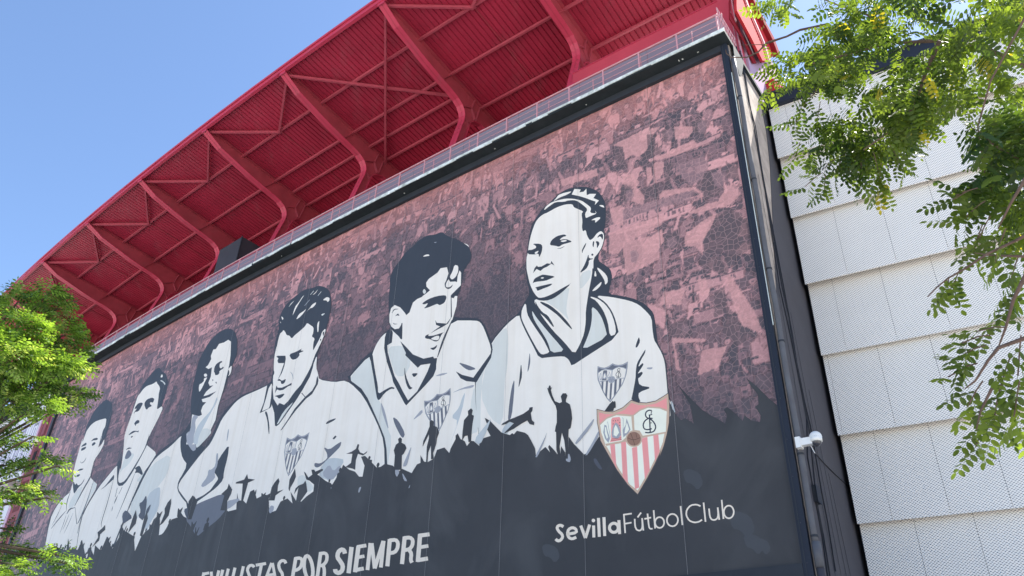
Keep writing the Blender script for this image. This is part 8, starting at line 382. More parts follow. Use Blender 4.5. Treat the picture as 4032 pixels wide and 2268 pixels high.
GIRD={'main':[(-1.5222620117511638,26.43531703859718),(-1.9106252486845403,26.852018047264732),(-2.402129057975953,26.238083839426405),(-3.8618138228469965,25.584090585998833),(-4.115125907944651,24.814842209194616),(-3.3302456464165777,24.10615414109344),(-2.325850800797809,24.324830126711383),(-0.9247043025272333,24.450838483359274),(-0.9993245556268349,24.79913925670764)],'shadow':[(-1.3472805096953617,26.2475676290996),(-1.5811791826269643,26.498533229515886),(-0.9544132041414188,24.54350731745117),(-2.3856695200285722,24.381635547640677),(-3.3938301626345826,24.163566195095108),(-2.893993022418324,23.712250708353938),(-2.195868151000843,24.180623737537616),(-0.7394323491895848,23.985983019993576)],'outer':[(-2.0634655467222216,27.01601067143857),(-2.8254331887731072,27.83357694656234),(-3.6415210887704452,27.509405998422945),(-4.524277662935473,27.409075599950896),(-5.576321064299964,27.411561736996795),(-6.0094459078560885,26.8738700200559),(-4.319074339391477,24.99899236171969),(-3.7822051824250074,24.514239738519645),(-3.9292795207890414,25.647633236267204),(-2.4331941036893334,26.26994920567404)],'edge':[(-1.9106252486845403,26.852018047264732),(-2.0327398938270886,26.9830430541778),(-2.4955642967829466,26.333926225511714),(-3.949610649154723,25.677858232097933),(-4.216700061503235,24.906556059297433),(-4.101642637584019,24.802667826308546),(-3.828214533608133,25.54142539219612),(-2.377334365106065,26.21265036745967)],'trim':[(-2.695073916324309,27.69370572510607),(-2.9571887834959556,27.97494637599683),(-3.8489248144863004,27.722153011320863),(-4.742772239178821,27.62484298448475),(-5.808833855052632,27.632361966757596),(-6.325473535220798,27.163184241900208),(-5.927311804778091,26.682390240603972),(-5.391859093941263,27.189328072039597),(-3.573130598847824,27.439253582445637)]}
CABLES={'a':[(-1.0703108365707237,22.67043551041128),(-1.15040249145342,22.332530819225514),(-1.1529733971608103,21.862503757085936),(-1.1762061697994426,21.09227154604157),(-1.129664901526401,20.41338549191277),(-1.4557778924761586,19.457136792772403),(-0.9832779734348795,13.063299429557725),(-1.210215564665291,11.595088508697861),(-1.291099430992696,10.586801742767785),(-1.3900238749127167,9.353623704173511),(-0.8040109541282316,8.093356681539872),(-0.8230886916509395,7.139867163012088),(-0.9018492717491524,6.337390661500537),(-0.7466824247497043,5.309181657421361)],'b':[(-1.2527848004911246,22.838823020652356),(-1.283879130268,22.350795890734748),(-1.266316328694066,21.728659207069708),(-1.2592771140420091,20.96831142211069),(-1.255229057718101,20.32700831308299),(-1.247314729776132,13.19725901674593),(-1.4244140421851943,12.31386103717147),(-1.2847985178552916,11.324189294651203),(-1.3246882196139944,10.168088684302177),(-1.4235451524367801,8.960701956361072),(-0.9232842582837193,7.045090526605309),(-1.0001899266268057,6.2435991648487885),(-0.9575941523057079,5.345241277874349)],'c':[(-1.3388745066996277,22.709856841315275),(-1.3345410128599546,21.55565499736352),(-1.2369775442649442,20.18659241625856),(-1.4086756674611227,13.279125817793306),(-1.4432832438349457,11.914114045680988),(-1.3699697331085126,10.911666832770447),(-1.4571442289181427,9.792650518592806),(-1.6085032962852144,9.15338443924245),(-1.5893841193964344,8.375661036780055),(-1.54503946318463,7.444911087965181),(-1.6026685831040337,6.726107638088527),(-1.5138366658271045,5.5497460030072645)],'d':[(-1.3583031391571307,8.542085329540528),(-1.6244554851962916,8.43849335934611),(-2.2611246195010564,8.386417756094524),(-3.298787184760565,8.353721292151757),(-4.148143035090199,8.36171153245888),(-4.700546992525078,8.380316614634689)],'e':[(-0.8057972671048522,22.631608676738985),(-0.828778250222923,22.311472120427933),(-0.8209078001743535,21.900455026689823),(-0.9574308645388948,21.557292340770733),(-1.1607928416772908,21.603267025734574)]}

def paint_crowd():
    C = .036; ns = int((S1-S0)/C)+1; nz = int((Z1-Z0)/C)+1
    img = np.zeros((nz, ns, 4)); ss = S0 + np.arange(ns)*C; zz = Z0 + np.arange(nz)*C
    SS, ZZ = np.meshgrid(ss, zz)
    dk = np.array(alb(88, 84, 96)); dd = np.array(alb(68, 72, 84)); md = np.array(alb(122, 103, 115)); lt = np.array(alb(192, 152, 162)); sal = np.array(alb(194, 136, 140))
    kp = [(-46, 21, .85), (-40, 21, .9), (-30, 21, .95), (-20, 21, .9), (-10, 21, .85), (-2, 21, .9), (0, 21, .85),
          (-44, 17, .8), (-38, 16, .6), (-33, 17, .62), (-26, 18, .68), (-22, 17, .5), (-18, 18.5, .7), (-15, 18, .65), (-10.5, 17, .38), (-8, 18.5, .68), (-4, 18.5, .85), (-1.5, 18.5, .85),
          (-43, 13, .7), (-37, 13, .45), (-33, 13, .3), (-28, 15, .35), (-24, 14, .28), (-18, 15, .30), (-15, 13.5, .08), (-10.2, 15, .15), (-10, 13, .05), (-3, 16, .95), (-1, 16, .85), (-2, 13.5, .9), (-.5, 13, .85), (-2, 11.5, .75), (-1, 10.8, .6), (-2, 9.6, .25), (-44, 9, .6), (-36, 10, .1), (-40, 8, .3)]
    num = np.zeros_like(SS); den = np.zeros_like(SS)
    for a, b_, v in kp:
        wgt = 1/(((SS-a)/1.6)**2 + (ZZ-b_)**2 + .3)**1.6; num += v*wgt; den += wgt
    BF = num/den
    def col(t, b, s=0):
        t = t*(.25+.8*b)
        c = dd*(1-min(1, t/.25)) + dk*min(1, t/.25) if t < .25 else (dk*(1-(t-.25)/.3)+md*(t-.25)/.3 if t < .55 else md*(1-min(1, (t-.55)/.35))+lt*min(1, (t-.55)/.35))
        return c*(1-s)+sal*s*(.5+.5*t)
    base = np.clip(BF*.55, 0, 1)
    for i in range(3): img[..., i] = np.interp(base, [0, .3, .6, 1], [dd[i], dk[i], md[i], lt[i]])
    def fill(poly, c, a=1.0):
        p = np.array(poly); x0 = max(0, int((p[:, 0].min()-S0)/C)); x1 = min(ns, int((p[:, 0].max()-S0)/C)+2); y0 = max(0, int((p[:, 1].min()-Z0)/C)); y1 = min(nz, int((p[:, 1].max()-Z0)/C)+2)
        if x1 <= x0 or y1 <= y0: return
        X = SS[y0:y1, x0:x1]; Y = ZZ[y0:y1, x0:x1]; ins = np.zeros(X.shape, bool); n = len(p); j = n-1
        for i in range(n):
            xi, yi = p[i]; xj, yj = p[j]
            if yi != yj: ins ^= ((yi > Y) != (yj > Y)) & (X < (xj-xi)*(Y-yi)/(yj-yi)+xi)
            j = i
        w = img[y0:y1, x0:x1]; w[ins, :3] = w[ins, :3]*(1-a)+np.array(c)*a
    def ofill(poly, c, a=1.0, e=.045):
        p = np.array(poly); cc = p.mean(0); dd_ = p-cc; ln = np.hypot(dd_[:, 0], dd_[:, 1])[:, None]+1e-6
        fill(cc+dd_*(1+e/ln), np.array(c)*.52+dd*.1, .9); fill(poly, c, a)
    def bf(s, z):
        return float(BF[min(nz-1, max(0, int((z-Z0)/C))), min(ns-1, max(0, int((s-S0)/C)))])
    U = lambda a, b: float(rng.uniform(a, b))
    def shard(s, z, L, W, ang, t, a=1, sl=0):
        c, sn = math.cos(ang), math.sin(ang); k = 4+int(U(0, 3)); pts = []
        for i in range(k):
            th = 2*math.pi*(i+U(-.3, .3))/k; x = L*math.cos(th)*U(.6, 1.1); y = W*math.sin(th)*U(.6, 1.1); pts.append((s+x*c-y*sn, z+x*sn+y*c))
        (ofill if L > .25 and a > .85 else fill)(pts, col(t, bf(s, z), sl), a)
    for k in range(500):
        s, z = U(S0, S1), U(Z0, Z1); shard(s, z, U(.3, 1.0), U(.12, .4), U(-.15, .25), U(.15, 1.0), .8)
    z = Z1
    while z > 7:
        s = S0-U(0, .5)
        while s < S1:
            b = bf(s, z); t = U(.1, 1.0)
            # torso
            wd = U(.18, .38); ofill([(s-wd, z-.75), (s-wd*.9, z-.15), (s-.1, z), (s+.1, z), (s+wd*.9, z-.12), (s+wd, z-.75)], col(t, b, .3 if z > 20.3 else 0), .92)
            for q in range(3): shard(s+U(-.3, .3), z-U(.1, .7), U(.06, .22), U(.03, .08), U(.6, 1.9), min(1, max(0, t+U(-.5, .5))))
            if U(0, 1) < .45:
                sg = 1 if U(0, 1) < .5 else -1; x = s+sg*wd*.7; tx = x+sg*U(-.1, .35); tz = z+U(.2, .6); tt = U(.5, 1)
                ofill([(x-.06, z-.2), (x+.07, z-.2), (tx+.04, tz), (tx-.04, tz)], col(tt, b)); fill([(tx-.07, tz-.04), (tx+.06, tz-.03), (tx+.05, tz+.12), (tx-.04, tz+.10)], col(tt, b))
            r = U(.09, .15); hx, hz = s+U(-.05, .05), z+.10
            el = [(hx+r*.8*math.cos(a*.7), hz+r*math.sin(a*.7)) for a in range(9)]
            ofill(el, col(U(.5, 1), b), 1, .03); fill([(hx-r*.9, hz+.01), (hx-r*.7, hz+r*.9), (hx, hz+r*1.2), (hx+r*.8, hz+r*.8), (hx+r*.9, hz+.03), (hx+r*.3, hz+r*.5), (hx-r*.4, hz+r*.45)], col(U(0, .25), b))
            shard(hx, hz-.03, r*.4, r*.12, U(-.3, .3), .2)
            s += U(.36, .7)
        # scarves, banners and flags held over the row
        for k in range(int(U(7, 13))):
            s = U(S0, S1); L = U(.3, 1.3); hgt = U(.07, .2); an = U(-.06, .10); t = U(.45, 1); zz0 = z+U(-.3, .3); b = bf(s, zz0)
            pts = [(s-L, zz0-L*an), (s+L, zz0+L*an), (s+L*.98, zz0+L*an-hgt*2), (s, zz0-hgt*2.2), (s-L, zz0-L*an-hgt*1.9)]
            ofill(pts, col(t, b, .25 if zz0 > 20.3 else 0))
            fill([(s-L, zz0-L*an), (s+L, zz0+L*an), (s+L, zz0+L*an-.045), (s-L, zz0-L*an-.045)], col(max(0, t-.6), b))
            if U(0, 1) < .6:
                x = s-L*.8
                while x < s+L*.8:
                    ww = U(.03, .06); zc = zz0+(x-s)*an
                    if U(0, 1) < .85: fill([(x, zc-hgt*.5), (x+ww, zc-hgt*.5), (x+ww+U(-.03, .05), zc-hgt*1.5), (x+U(-.03, .03), zc-hgt*1.5)], col(max(0, t-.55), b))
                    x += U(.09, .16)
        z -= U(.46, .62)
    for k in range(4200):
        s, z = U(S0, S1), U(7, Z1); sl = .6 if z > 20.6 else 0
        shard(s, z, U(.06, .34), U(.015, .06), U(-.25, .35) if U(0, 1) < .55 else U(.8, 2.1), U(0, 1.05), 1, sl)
    for k in range(60):
        s, z = U(-12, 0), U(10, 20.5); shard(s, z, U(.2, .6), U(.1, .3), U(0, 3), U(.2, 1), .9)
    for c, p in CROWD_HAND:
        q = [(p[i], p[i+1]) for i in range(0, len(p), 2)]; fill(q, {'l': alb(190, 150, 158), 'm': alb(130, 112, 124), 'd': alb(84, 80, 90)}[c], .72)
    # top edge warms to salmon, then the dark print haze around the heads
    tw = np.clip((ZZ-20.2)/1.5, 0, 1)[..., None]*.34
    img[..., :3] = img[..., :3]*(1-tw) + (sal*.85)*tw
    dkw = np.clip(1-BF/.5, 0, 1)[..., None]**1.2*.9
    img[..., :3] = img[..., :3]*(1-dkw) + (dd*1.02)*dkw
    haze = .04; img[..., :3] = img[..., :3]*(1-haze) + md*haze
    img[..., 3] = np.clip((SS+24)/14, 0, 1)*np.clip(.15+BF, 0, 1)*.34
    return img, ss, zz, C
IMG, SSG, ZZG, CELL = paint_crowd()
edges = [S1] + [q for q in SEAMS[1:] if q > S0] + [S0]
for a, b_ in zip(edges[:-1], edges[1:]):
    nx = max(2, int((a-b_)/CELL)+1); xs = np.linspace(b_+.004, a-.004, nx); zs = np.linspace(Z0, Z1, len(ZZG))
    p0 = np.array(F(b_+1e-5, 0, 0))[:2]; p1 = np.array(F(a-1e-5, 0, 0))[:2]; t = (xs-b_)/(a-b_)
    X = p0[0]+(p1[0]-p0[0])*t; Y = p0[1]+(p1[1]-p0[1])*t
    V = np.zeros((len(zs), nx, 3)); V[..., 0] = X; V[..., 1] = Y; V[..., 2] = zs[:, None]
    idx = np.arange(len(zs)*nx).reshape(len(zs), nx); q = np.stack([idx[:-1, :-1], idx[:-1, 1:], idx[1:, 1:], idx[1:, :-1]], -1).reshape(-1, 4)
    me = bpy.data.meshes.new('print_panel'); me.vertices.add(V.size//3); me.vertices.foreach_set('co', V.ravel()); me.loops.add(q.size); me.loops.foreach_set('vertex_index', q.ravel())
    me.polygons.add(len(q)); me.polygons.foreach_set('loop_start', np.arange(len(q))*4); me.update(calc_edges=True)
    ci = np.clip(((xs-S0)/CELL).round().astype(int), 0, IMG.shape[1]-1); ca = me.color_attributes.new('ink', 'FLOAT_COLOR', 'POINT')
    ca.data.foreach_set('color', IMG[:, ci, :].astype(np.float32).ravel())
    ul = me.uv_layers.new(name='UVMap'); UVv = np.zeros((len(zs), nx, 2)); UVv[..., 0] = xs; UVv[..., 1] = zs[:, None]
    ul.data.foreach_set('uv', UVv.reshape(-1, 2)[q.ravel()].astype(np.float32).ravel())
    me.materials.append(M_crowd); link(bpy.data.objects.new('print_panel', me), mural)
for q in SEAMS[1:]:
    if q > S0:
        b = MB(); b.hexa([F(q-.0032, .06, Z0+.01), F(q+.0032, .06, Z0+.01), F(q+.0032, .062, Z0+.01), F(q-.0032, .062, Z0+.01), F(q-.0032, .06, Z1), F(q+.0032, .06, Z1), F(q+.0032, .062, Z1), F(q-.0032, .062, Z1)])
        b.build('seam', M_seam, mural)
PLACED = []
def rank_of(xs, ys):
    b_ = (min(xs), max(xs), min(ys), max(ys)); r = 1 + max([q[4] for q in PLACED if q[0] < b_[1] and q[1] > b_[0] and q[2] < b_[3] and q[3] > b_[2]], default=0)
    PLACED.append(b_+(r,)); return r
def print_part(name, polys, level0, parent, label=None, strips=None, colmap=None):
    """flat inked shapes, each level 1 mm proud of the one below, cut at the seams so that they follow the facets"""
    bm = bmesh.new(); mats = []; lay = bm.faces.layers.int.new('lv')
    def mi(c):
        m = MP[c]
        if m not in mats: mats.append(m)
        return mats.index(m)
    for lv, c, fl in sorted(polys, key=lambda q: q[0]):
        rk = rank_of(fl[0::2], fl[1::2])
        pts = [Vector((fl[i], fl[i+1])) for i in range(0, len(fl), 2)]; n = len(pts)
        cv, ce, cf, _, _, _ = delaunay_2d_cdt(pts, [(i, (i+1) % n) for i in range(n)], [], 0, 1e-5)
        px_ = np.array([p.x for p in pts]); py_ = np.array([p.y for p in pts]); qx, qy = np.roll(px_, -1), np.roll(py_, -1)
        nv = {}
        for f in cf:
            gx = sum(cv[i].x for i in f)/3; gy = sum(cv[i].y for i in f)/3
            side = (qx-px_)*(gy-py_)-(gx-px_)*(qy-py_)
            wn_ = int(((py_ <= gy) & (qy > gy) & (side > 0)).sum()) - int(((py_ > gy) & (qy <= gy) & (side < 0)).sum())
            if wn_ == 0: continue
            for i in f:
                if i not in nv: nv[i] = bm.verts.new((cv[i].x, cv[i].y, 0))
            try: t = bm.faces.new([nv[i] for i in f]); t.material_index = mi(c); t[lay] = rk
            except ValueError: pass
    for A, B in (strips or []):
        rk2 = rank_of(A[0::2]+B[0::2], A[1::2]+B[1::2]); n = len(A)//2; va = [bm.verts.new((A[2*i], A[2*i+1], 0)) for i in range(n)]; vb = [bm.verts.new((B[2*i], B[2*i+1], 0)) for i in range(n)]
        for i in range(n-1):
            try: f = bm.faces.new((va[i], va[i+1], vb[i+1], vb[i])); f.material_index = mi('L'); f[lay] = rk2
            except ValueError: pass
    for q in SEAMS[1:]:
        if q > S0-.1: bmesh.ops.bisect_plane(bm, geom=bm.verts[:]+bm.edges[:]+bm.faces[:], plane_co=(q, 0, 0), plane_no=(1, 0, 0))
    for fc in bm.faces:
        lv = fc[lay]
        for v in fc.verts:
            if v.co.z == 0: v.co.z = .004 + lv*.0005
    for v in bm.verts:
        s, z, o = v.co; v.co = F(min(s, -1e-4), o, z)
    me = bpy.data.meshes.new(name)
    bm.normal_update()
    for f in bm.faces:
        if f.normal.dot(ndir) < 0: f.normal_flip()
    bm.to_mesh(me); bm.free()
    for m in mats: me.materials.append(m)
    o = link(bpy.data.objects.new(name, me), parent)
    if label: o['label'] = label
    return o
print_part('portrait', PRINT['f6'], 0, mural, 'largest portrait, hair tied back in a ponytail under a headband')
print_part('portrait', PRINT['f5'], 5, mural, 'portrait with thick wavy dark hair, head turned right')
print_part('portrait', PRINT['f1'], 10, mural, 'leftmost and smallest portrait with side-parted hair')
print_part('portrait', PRINT['f2'], 14, mural, 'second portrait from the left in a wide open collar')
print_part('portrait', PRINT['f3'], 18, mural, 'portrait with the left half of the face in black shadow')
print_part('portrait', PRINT['f4'], 22, mural, 'portrait with short hair streaked white, looking down')
for k in ('crest6', 'crest5', 'crest4'): print_part('shirt_badge', PRINT[k], 27, mural)
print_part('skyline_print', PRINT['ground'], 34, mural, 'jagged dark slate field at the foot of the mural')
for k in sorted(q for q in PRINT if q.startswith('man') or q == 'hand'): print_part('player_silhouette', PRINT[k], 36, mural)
print_part('club_crest', PRINT['crest'], 37, mural, 'red and white striped club crest with ball and monogram')
print_part('club_name_lettering', PRINT['dot_club'], 38, mural, 'white words SevillaFutbolClub', strips=STROKES['club'])
print_part('motto_lettering', [], 38, mural, 'white slanted words SEVILLISTAS POR SIEMPRE', strips=STROKES['motto'])
# frame
b = MB(); b.fbox(-46.2, .0, .0, .14, 21.725, 21.995); b.build('top_frame', M_frame, mural)
b = MB(); b.fbox(.003, .21, -.02, .13, 5.1, 21.995, step=1); b.build('side_frame', M_navy, mural)
b = MB(); b.fbox(.055, .075, .13, .135, 5.1, 21.9, step=1); b.build('frame_groove', M_frame, mural)
b = MB(); b.fbox(-46.35, -46.003, .0, .14, 5.1, 21.995, step=1); b.build('side_frame', M_black, mural)
b = MB(); b.fbox(-46.2, .0, .0, .14, 4.9, 5.455); b.build('bottom_frame', M_frame, mural)
b = MB()
for k in range(17): z = 5.4+k*.97+random.uniform(-.1, .1); b.fbox(.10, .110, .13, .136, z, z+.012, step=1)
tag(b.build('rivet', M_pipe, mural), kind='stuff')
# ------------------------------------------------------------------ railing on the ledge
rail = thing('ledge_railing', 'long pinkish metal railing on the ledge above the mural', 'railing')
def run(s0, s1, off, z, st=1.4):
    n = int((s1-s0)/st)+1; return [F(s0+(s1-s0)*i/n, off, z) for i in range(n+1)]
b = MB(); b.tube(run(-69, .16, .48, 23.05), .034, 8); b.build('top_rail', M_rail, rail, True)
for z in (22.52, 22.79):
    b = MB(); b.tube(run(-69, .16, .48, z), .013, 6); b.build('mid_rail', M_rail, rail, True)
s = .12; pm = None
while s > -66:
    b = MB(); b.fbox(s-.024, s+.024, .46, .50, 22.17, 23.02, step=1); b.build('post', M_rail, rail); s -= 1.447
s = -.8
while s > -66:
    b = MB(); b.fbox(s-.014, s+.014, .40, .425, 22.17, 22.93, step=1); b.build('baluster', M_rail, rail); s -= 1.94
er = thing('end_railing', 'short pinkish railing return with upright bars at the ledge corner', 'railing')
for z, n in ((23.32, 'top_rail'), (23.02, 'mid_rail')):
    b = MB(); b.tube([rp(.19, .52, z), rp(.19, -1.1, z)], .022, 6); b.build(n, M_rail, er)
for k in range(9):
    b = MB(); o = .5-.19*k; b.tube([rp(.19, o, 22.17), rp(.19, o, 23.3)], .016, 6); b.build('baluster', M_rail, er)
par = thing('parapet', 'grey pink sheet parapet just behind the long railing', 'parapet')
s = 0.1; k = 0
while s > -68:
    L = 2.9; b = MB(); b.fbox(s-L+.015, s, -.34, -.31, 22.17, 23.93); pp_ = b.build('parapet_panel', M_par, par); b = MB(); b.fbox(s-L, s, -.36, -.29, 23.93, 23.97); b.build('parapet_cap', M_rib, pp_); s -= L
# ------------------------------------------------------------------ red roof
roof = thing('stadium_roof', 'red steel stadium canopy with ribbed underside and curved girders', 'roof')
def rz(off): return 30.56 + .148*off
RIBS = [-7.15, -13.83, -20.88, -27.82, -34.87, -41.95, -49.2, -56.2, -63.2]
BAYS = [.2] + RIBS + [-70]
OO, OI = 3.42, -5.3
def lap(s0, s1, o0, o1, dz0, dz1): return [(s0, o0, rz(o0)+dz0), (s1, o0, rz(o0)+dz0), (s1, o1, rz(o1)+dz0), (s0, o1, rz(o1)+dz0), (s0, o0, rz(o0)+dz1), (s1, o0, rz(o0)+dz1), (s1, o1, rz(o1)+dz1), (s0, o1, rz(o1)+dz1)]
for i in range(len(BAYS)-1):
    a, e = BAYS[i], BAYS[i+1]; n = int((a-e)/.265); st = (a-e)/n; prof = []
    for k in range(n):
        s = a-st*k; prof += [(s, 0), (s-st*.72, 0), (s-st*.80, .055), (s-st*.92, .055)]
    prof.append((e, 0)); b = MB(); vs = []
    for s, d in prof:
        p = pc(s, OO+(.03 if (int(s*1.1) % 3 == 0) else 0)); q = pc(s, OI); vs += [(p[0], p[1], rz(OO)+d), (q[0], q[1], rz(OI)+d)]
    fs = [(2*k, 2*k+1, 2*k+3, 2*k+2) for k in range(len(prof)-1)]; b.add(vs, fs)
    n0 = len(b.v); p0, p1, q0, q1 = pc(a, OO), pc(e, OO), pc(a, OI), pc(e, OI)
    b.add([(p0[0], p0[1], rz(OO)+.12), (p1[0], p1[1], rz(OO)+.12), (q1[0], q1[1], rz(OI)+.12), (q0[0], q0[1], rz(OI)+.12)], [(0, 1, 2, 3)])
    b.build('roof_sheet', M_sheet, roof)
def purl(name, off, w, h, drop, s0=-70, s1=.2, m=None):
    b = MB(); n = 24; pts = [rp(s0+(s1-s0)*k/n, off, rz(off)-drop) for k in range(n+1)]
    for p, q in zip(pts[:-1], pts[1:]): b.bar(p, q, w, h)
    return b.build(name, m or M_purl, roof)
purl('edge_beam', 3.36, .16, .26, .10, m=M_rib); purl('gutter_trim', 3.50, .05, .12, -.02, m=M_rib)
for off in (.9, -1.4, -3.8): purl('purlin', off, .11, .14, .10)
purl('purlin', -2.6, .11, .14, .10, -27.6, -14)
FL = [(3.34, 30.72), (2.3, 30.16), (1.2, 29.84), (.2, 29.55), (-.8, 29.32), (-1.5, 29.19), (-1.95, 29.05), (-2.25, 28.86), (-2.43, 28.62), (-2.5, 28.35), (-2.46, 28.0), (-2.3, 27.4), (-2.0, 26.2), (-1.05, 22.18)]
WEB = [(3.30, rz(3.3)-.02), (-5.25, rz(-5.25)-.02), (-5.25, 28.1), (-4.9, 28.35), (-4.4, 28.6), (-3.81, 28.71), (-3.29, 28.56), (-3.06, 28.33), (-2.95, 28.04), (-2.79, 27.33), (-1.45, 22.18), (-1.08, 22.18)] + FL[-2::-1]
ARCH = [(-5.25, 28.1), (-4.9, 28.35), (-4.4, 28.6), (-3.81, 28.71), (-3.29, 28.56), (-3.06, 28.33), (-2.95, 28.04), (-2.79, 27.33), (-1.45, 22.18)]
ribm = None
def strip(b, s, pts, w, th, side=1):
    for (o0, z0), (o1, z1) in zip(pts[:-1], pts[1:]):
        d = Vector((o1-o0, z1-z0)).normalized(); nx = Vector((-d.y, d.x))*th*side
        c = []
        for (o, z) in ((o0, z0), (o1, z1)):
            for k, (ds, e) in enumerate(((-w/2, 0), (w/2, 0), (w/2, 1), (-w/2, 1))):
                P = rp(s, o+nx.x*e, z+nx.y*e); c.append(P + tdir*ds)
        b.hexa(c)
for s in RIBS:
    rib = MB(); rib.prism([rp(s, o, z) - tdir*.015 for o, z in WEB], tdir*.03); rb = rib.build('rib', M_web, roof)
    b = MB(); strip(b, s, FL, .40, -.035); b.build('lower_flange', M_rib, rb)
    b = MB(); strip(b, s, [(3.3, rz(3.3)-.05), (-5.2, rz(-5.2)-.05)], .34, .03); b.build('upper_flange', M_web, rb)
    b = MB(); strip(b, s, ARCH, .30, .025); b.build('arch_flange', M_rib, rb)
    b = MB(); strip(b, s, [(3.36, 31.02), (3.36, 30.66)], .42, .03); b.build('end_plate', M_rib, rb)
    for pts in ([(-3.05, 29.26), (-3.23, 29.97)], [(-3.05, 29.26), (-2.53, 28.99)], [(-3.05, 29.26), (-3.35, 28.75)], [(-3.42, 28.72), (-3.67, 29.85)], [(-.75, 29.36), (-1.4, 30.2)], [(-2.62, 28.3), (-2.95, 28.0)]):
        b = MB(); strip(b, s, pts, .28, .022); b.build('stiffener', M_purl, rb)
    for z in (27.9, 27.6, 27.3, 27.0):
        b = MB(); o = -2.48+(28.1-z)*.24
        for ds in (-.12, .12): c = rp(s, o+.05, z)+tdir*ds; b.bar(c, c+ndir*.03, .035, .035)
        tag(b.build('bolt', M_web, rb), kind='stuff')
def brace(s0, o0, s1, o1, dr=.2):
    b = MB(); P = rp(s0, o0, rz(o0)-dr); Q = rp(s1, o1, rz(o1)-dr); b.bar(P, Q, .10, .10); b.bar(P+Vector((0, 0, .06)), Q+Vector((0, 0, .06)), .14, .02); b.build('brace', M_purl, roof)
for i in range(len(RIBS)-1):
    a, e = RIBS[i], RIBS[i+1]; m = (a+e)/2
    if i == 1:
        brace(e, 3.1, a, -2.9, .24); brace(a, 3.1, e, -3.9, .3)
    else:
        brace(a, 3.1, m, .9); brace(e, 3.1, m, .9)
        b = MB(); b.bar(rp(m-.13, .9, rz(.9)-.17), rp(m+.13, .9, rz(.9)-.17), .26, .015); b.build('gusset_plate', M_purl, roof)
    b = MB(); b.bar(rp(m, .9, rz(.9)-.03), rp(m, -5.2, rz(-5.2)-.03), .03, .03); b.build('tie_rod', M_web, roof)
m = (RIBS[0]+.2)/2; brace(RIBS[0], 3.1, m, .9); brace(.2, 3.1, m, .9)
b = MB(); b.fbox(-70, -6.9, -5.5, -5.34, 22.17, 29.9); b.build('rear_wall', M_sheet, roof)
# solid crimson wall, column and far girders at the right end
cw = thing('crimson_wall', 'smooth crimson panel wall behind the railing at the right end', 'wall')
b = MB(); b.fbox(-7.05, -.46, -2.2, -2.0, 22.17, 26.7, step=2.3); b.build('wall_face', M_beam, cw)
b = MB(); b.fbox(-7.05, -.46, -2.25, -1.97, 26.7, 26.74, step=2.3); b.build('cap_strip', M_rib, cw)
cl = thing('corner_column', 'tall dusty red steel corner column rising above the ledge', 'column')
b = MB(); b.fbox(-.45, .08, -2.5, -1.95, 22.17, 30.0, step=2); b.build('shaft', M_beam, cl)
b = MB(); b.fbox(-.02, .0, -1.95, -1.925, 22.2, 29.9, step=2); b.build('weld_bead', M_rail, cl)
b = MB(); b.fbox(.08, .12, -2.05, -1.93, 22.2, 29.9, step=2); b.build('edge_angle', M_rail, cl)
pw = thing('pale_wall', 'pale pink sunlit end wall behind the corner column', 'wall')
b = MB(); b.hexa([rp(.0, -9, 21.5), rp(.16, -9, 21.5), rp(.16, -2.55, 21.5), rp(.0, -2.55, 21.5), rp(.0, -9, 27.0), rp(.16, -9, 27.0), rp(.16, -2.55, 27), rp(.0, -2.55, 27)]); b.build('wall_face', M_pink, pw)
gd = thing('end_girder', 'bright red riveted end girders of the roof against the blue sky', 'girder')
for nm, pts, mt, dd in (('painted_shadow', GIRD['shadow'], M_redfar2, (-.30, .04)), ('girder_plate', GIRD['main'], M_redfar, (-.12, .10)), ('girder_plate', GIRD['outer'], M_redfar, (-.22, .10)), ('edge_angle', GIRD['edge'], M_rail, (-.0, .05)), ('outer_trim', GIRD['trim'], M_redfar2, (-.15, .22))):  # first plate is the shadow line beside the girder, painted as a dark strip
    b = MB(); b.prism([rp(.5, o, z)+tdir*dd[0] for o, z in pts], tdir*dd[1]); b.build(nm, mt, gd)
b = MB()
for t in range(26):
    f = t/25; 
    for e in (.25, .42):
        o = GIRD['main'][0][0]*(1-f)+GIRD['main'][4][0]*f; z = GIRD['main'][0][1]*(1-f)+GIRD['main'][4][1]*f
        o += (GIRD['main'][1][0]-GIRD['main'][0][0])*e; z += (GIRD['main'][1][1]-GIRD['main'][0][1])*e
        c = rp(.5, o, z)+tdir*(-.02); b.bar(c, c+tdir*.02, .03, .03)
tag(b.build('rivet', M_redfar2, gd), kind='stuff')
fr = thing('far_screen', 'small red mesh screen beyond the dark coping', 'screen')
for k in range(9):
    b = MB(); o = -4.6-.42*k; b.bar(rp(.3, o, 23.2), rp(.3, o, 24.2+.22*k), .2, .38, up=tdir); b.build('screen_panel', M_redfar, fr)
# ------------------------------------------------------------------ black box on the ledge
bx = thing('ledge_box', 'dark box housing standing on the ledge behind the railing', 'box')
b = MB(); b.hexa([rp(-31.3, -4.2, 22.17), rp(-29.0, -4.2, 22.17), rp(-29.0, -.9, 22.17), rp(-31.3, -.9, 22.17), rp(-31.3, -4.2, 26.2), rp(-29.0, -4.2, 26.35), rp(-29.0, -.9, 26.5), rp(-31.3, -.9, 26.5)]); b.build('housing', M_black, bx)
b = MB(); b.bar(rp(-28.96, -.86, 22.2), rp(-28.96, -.86, 26.5), .05, .05); b.build('corner_trim', M_frame, bx)
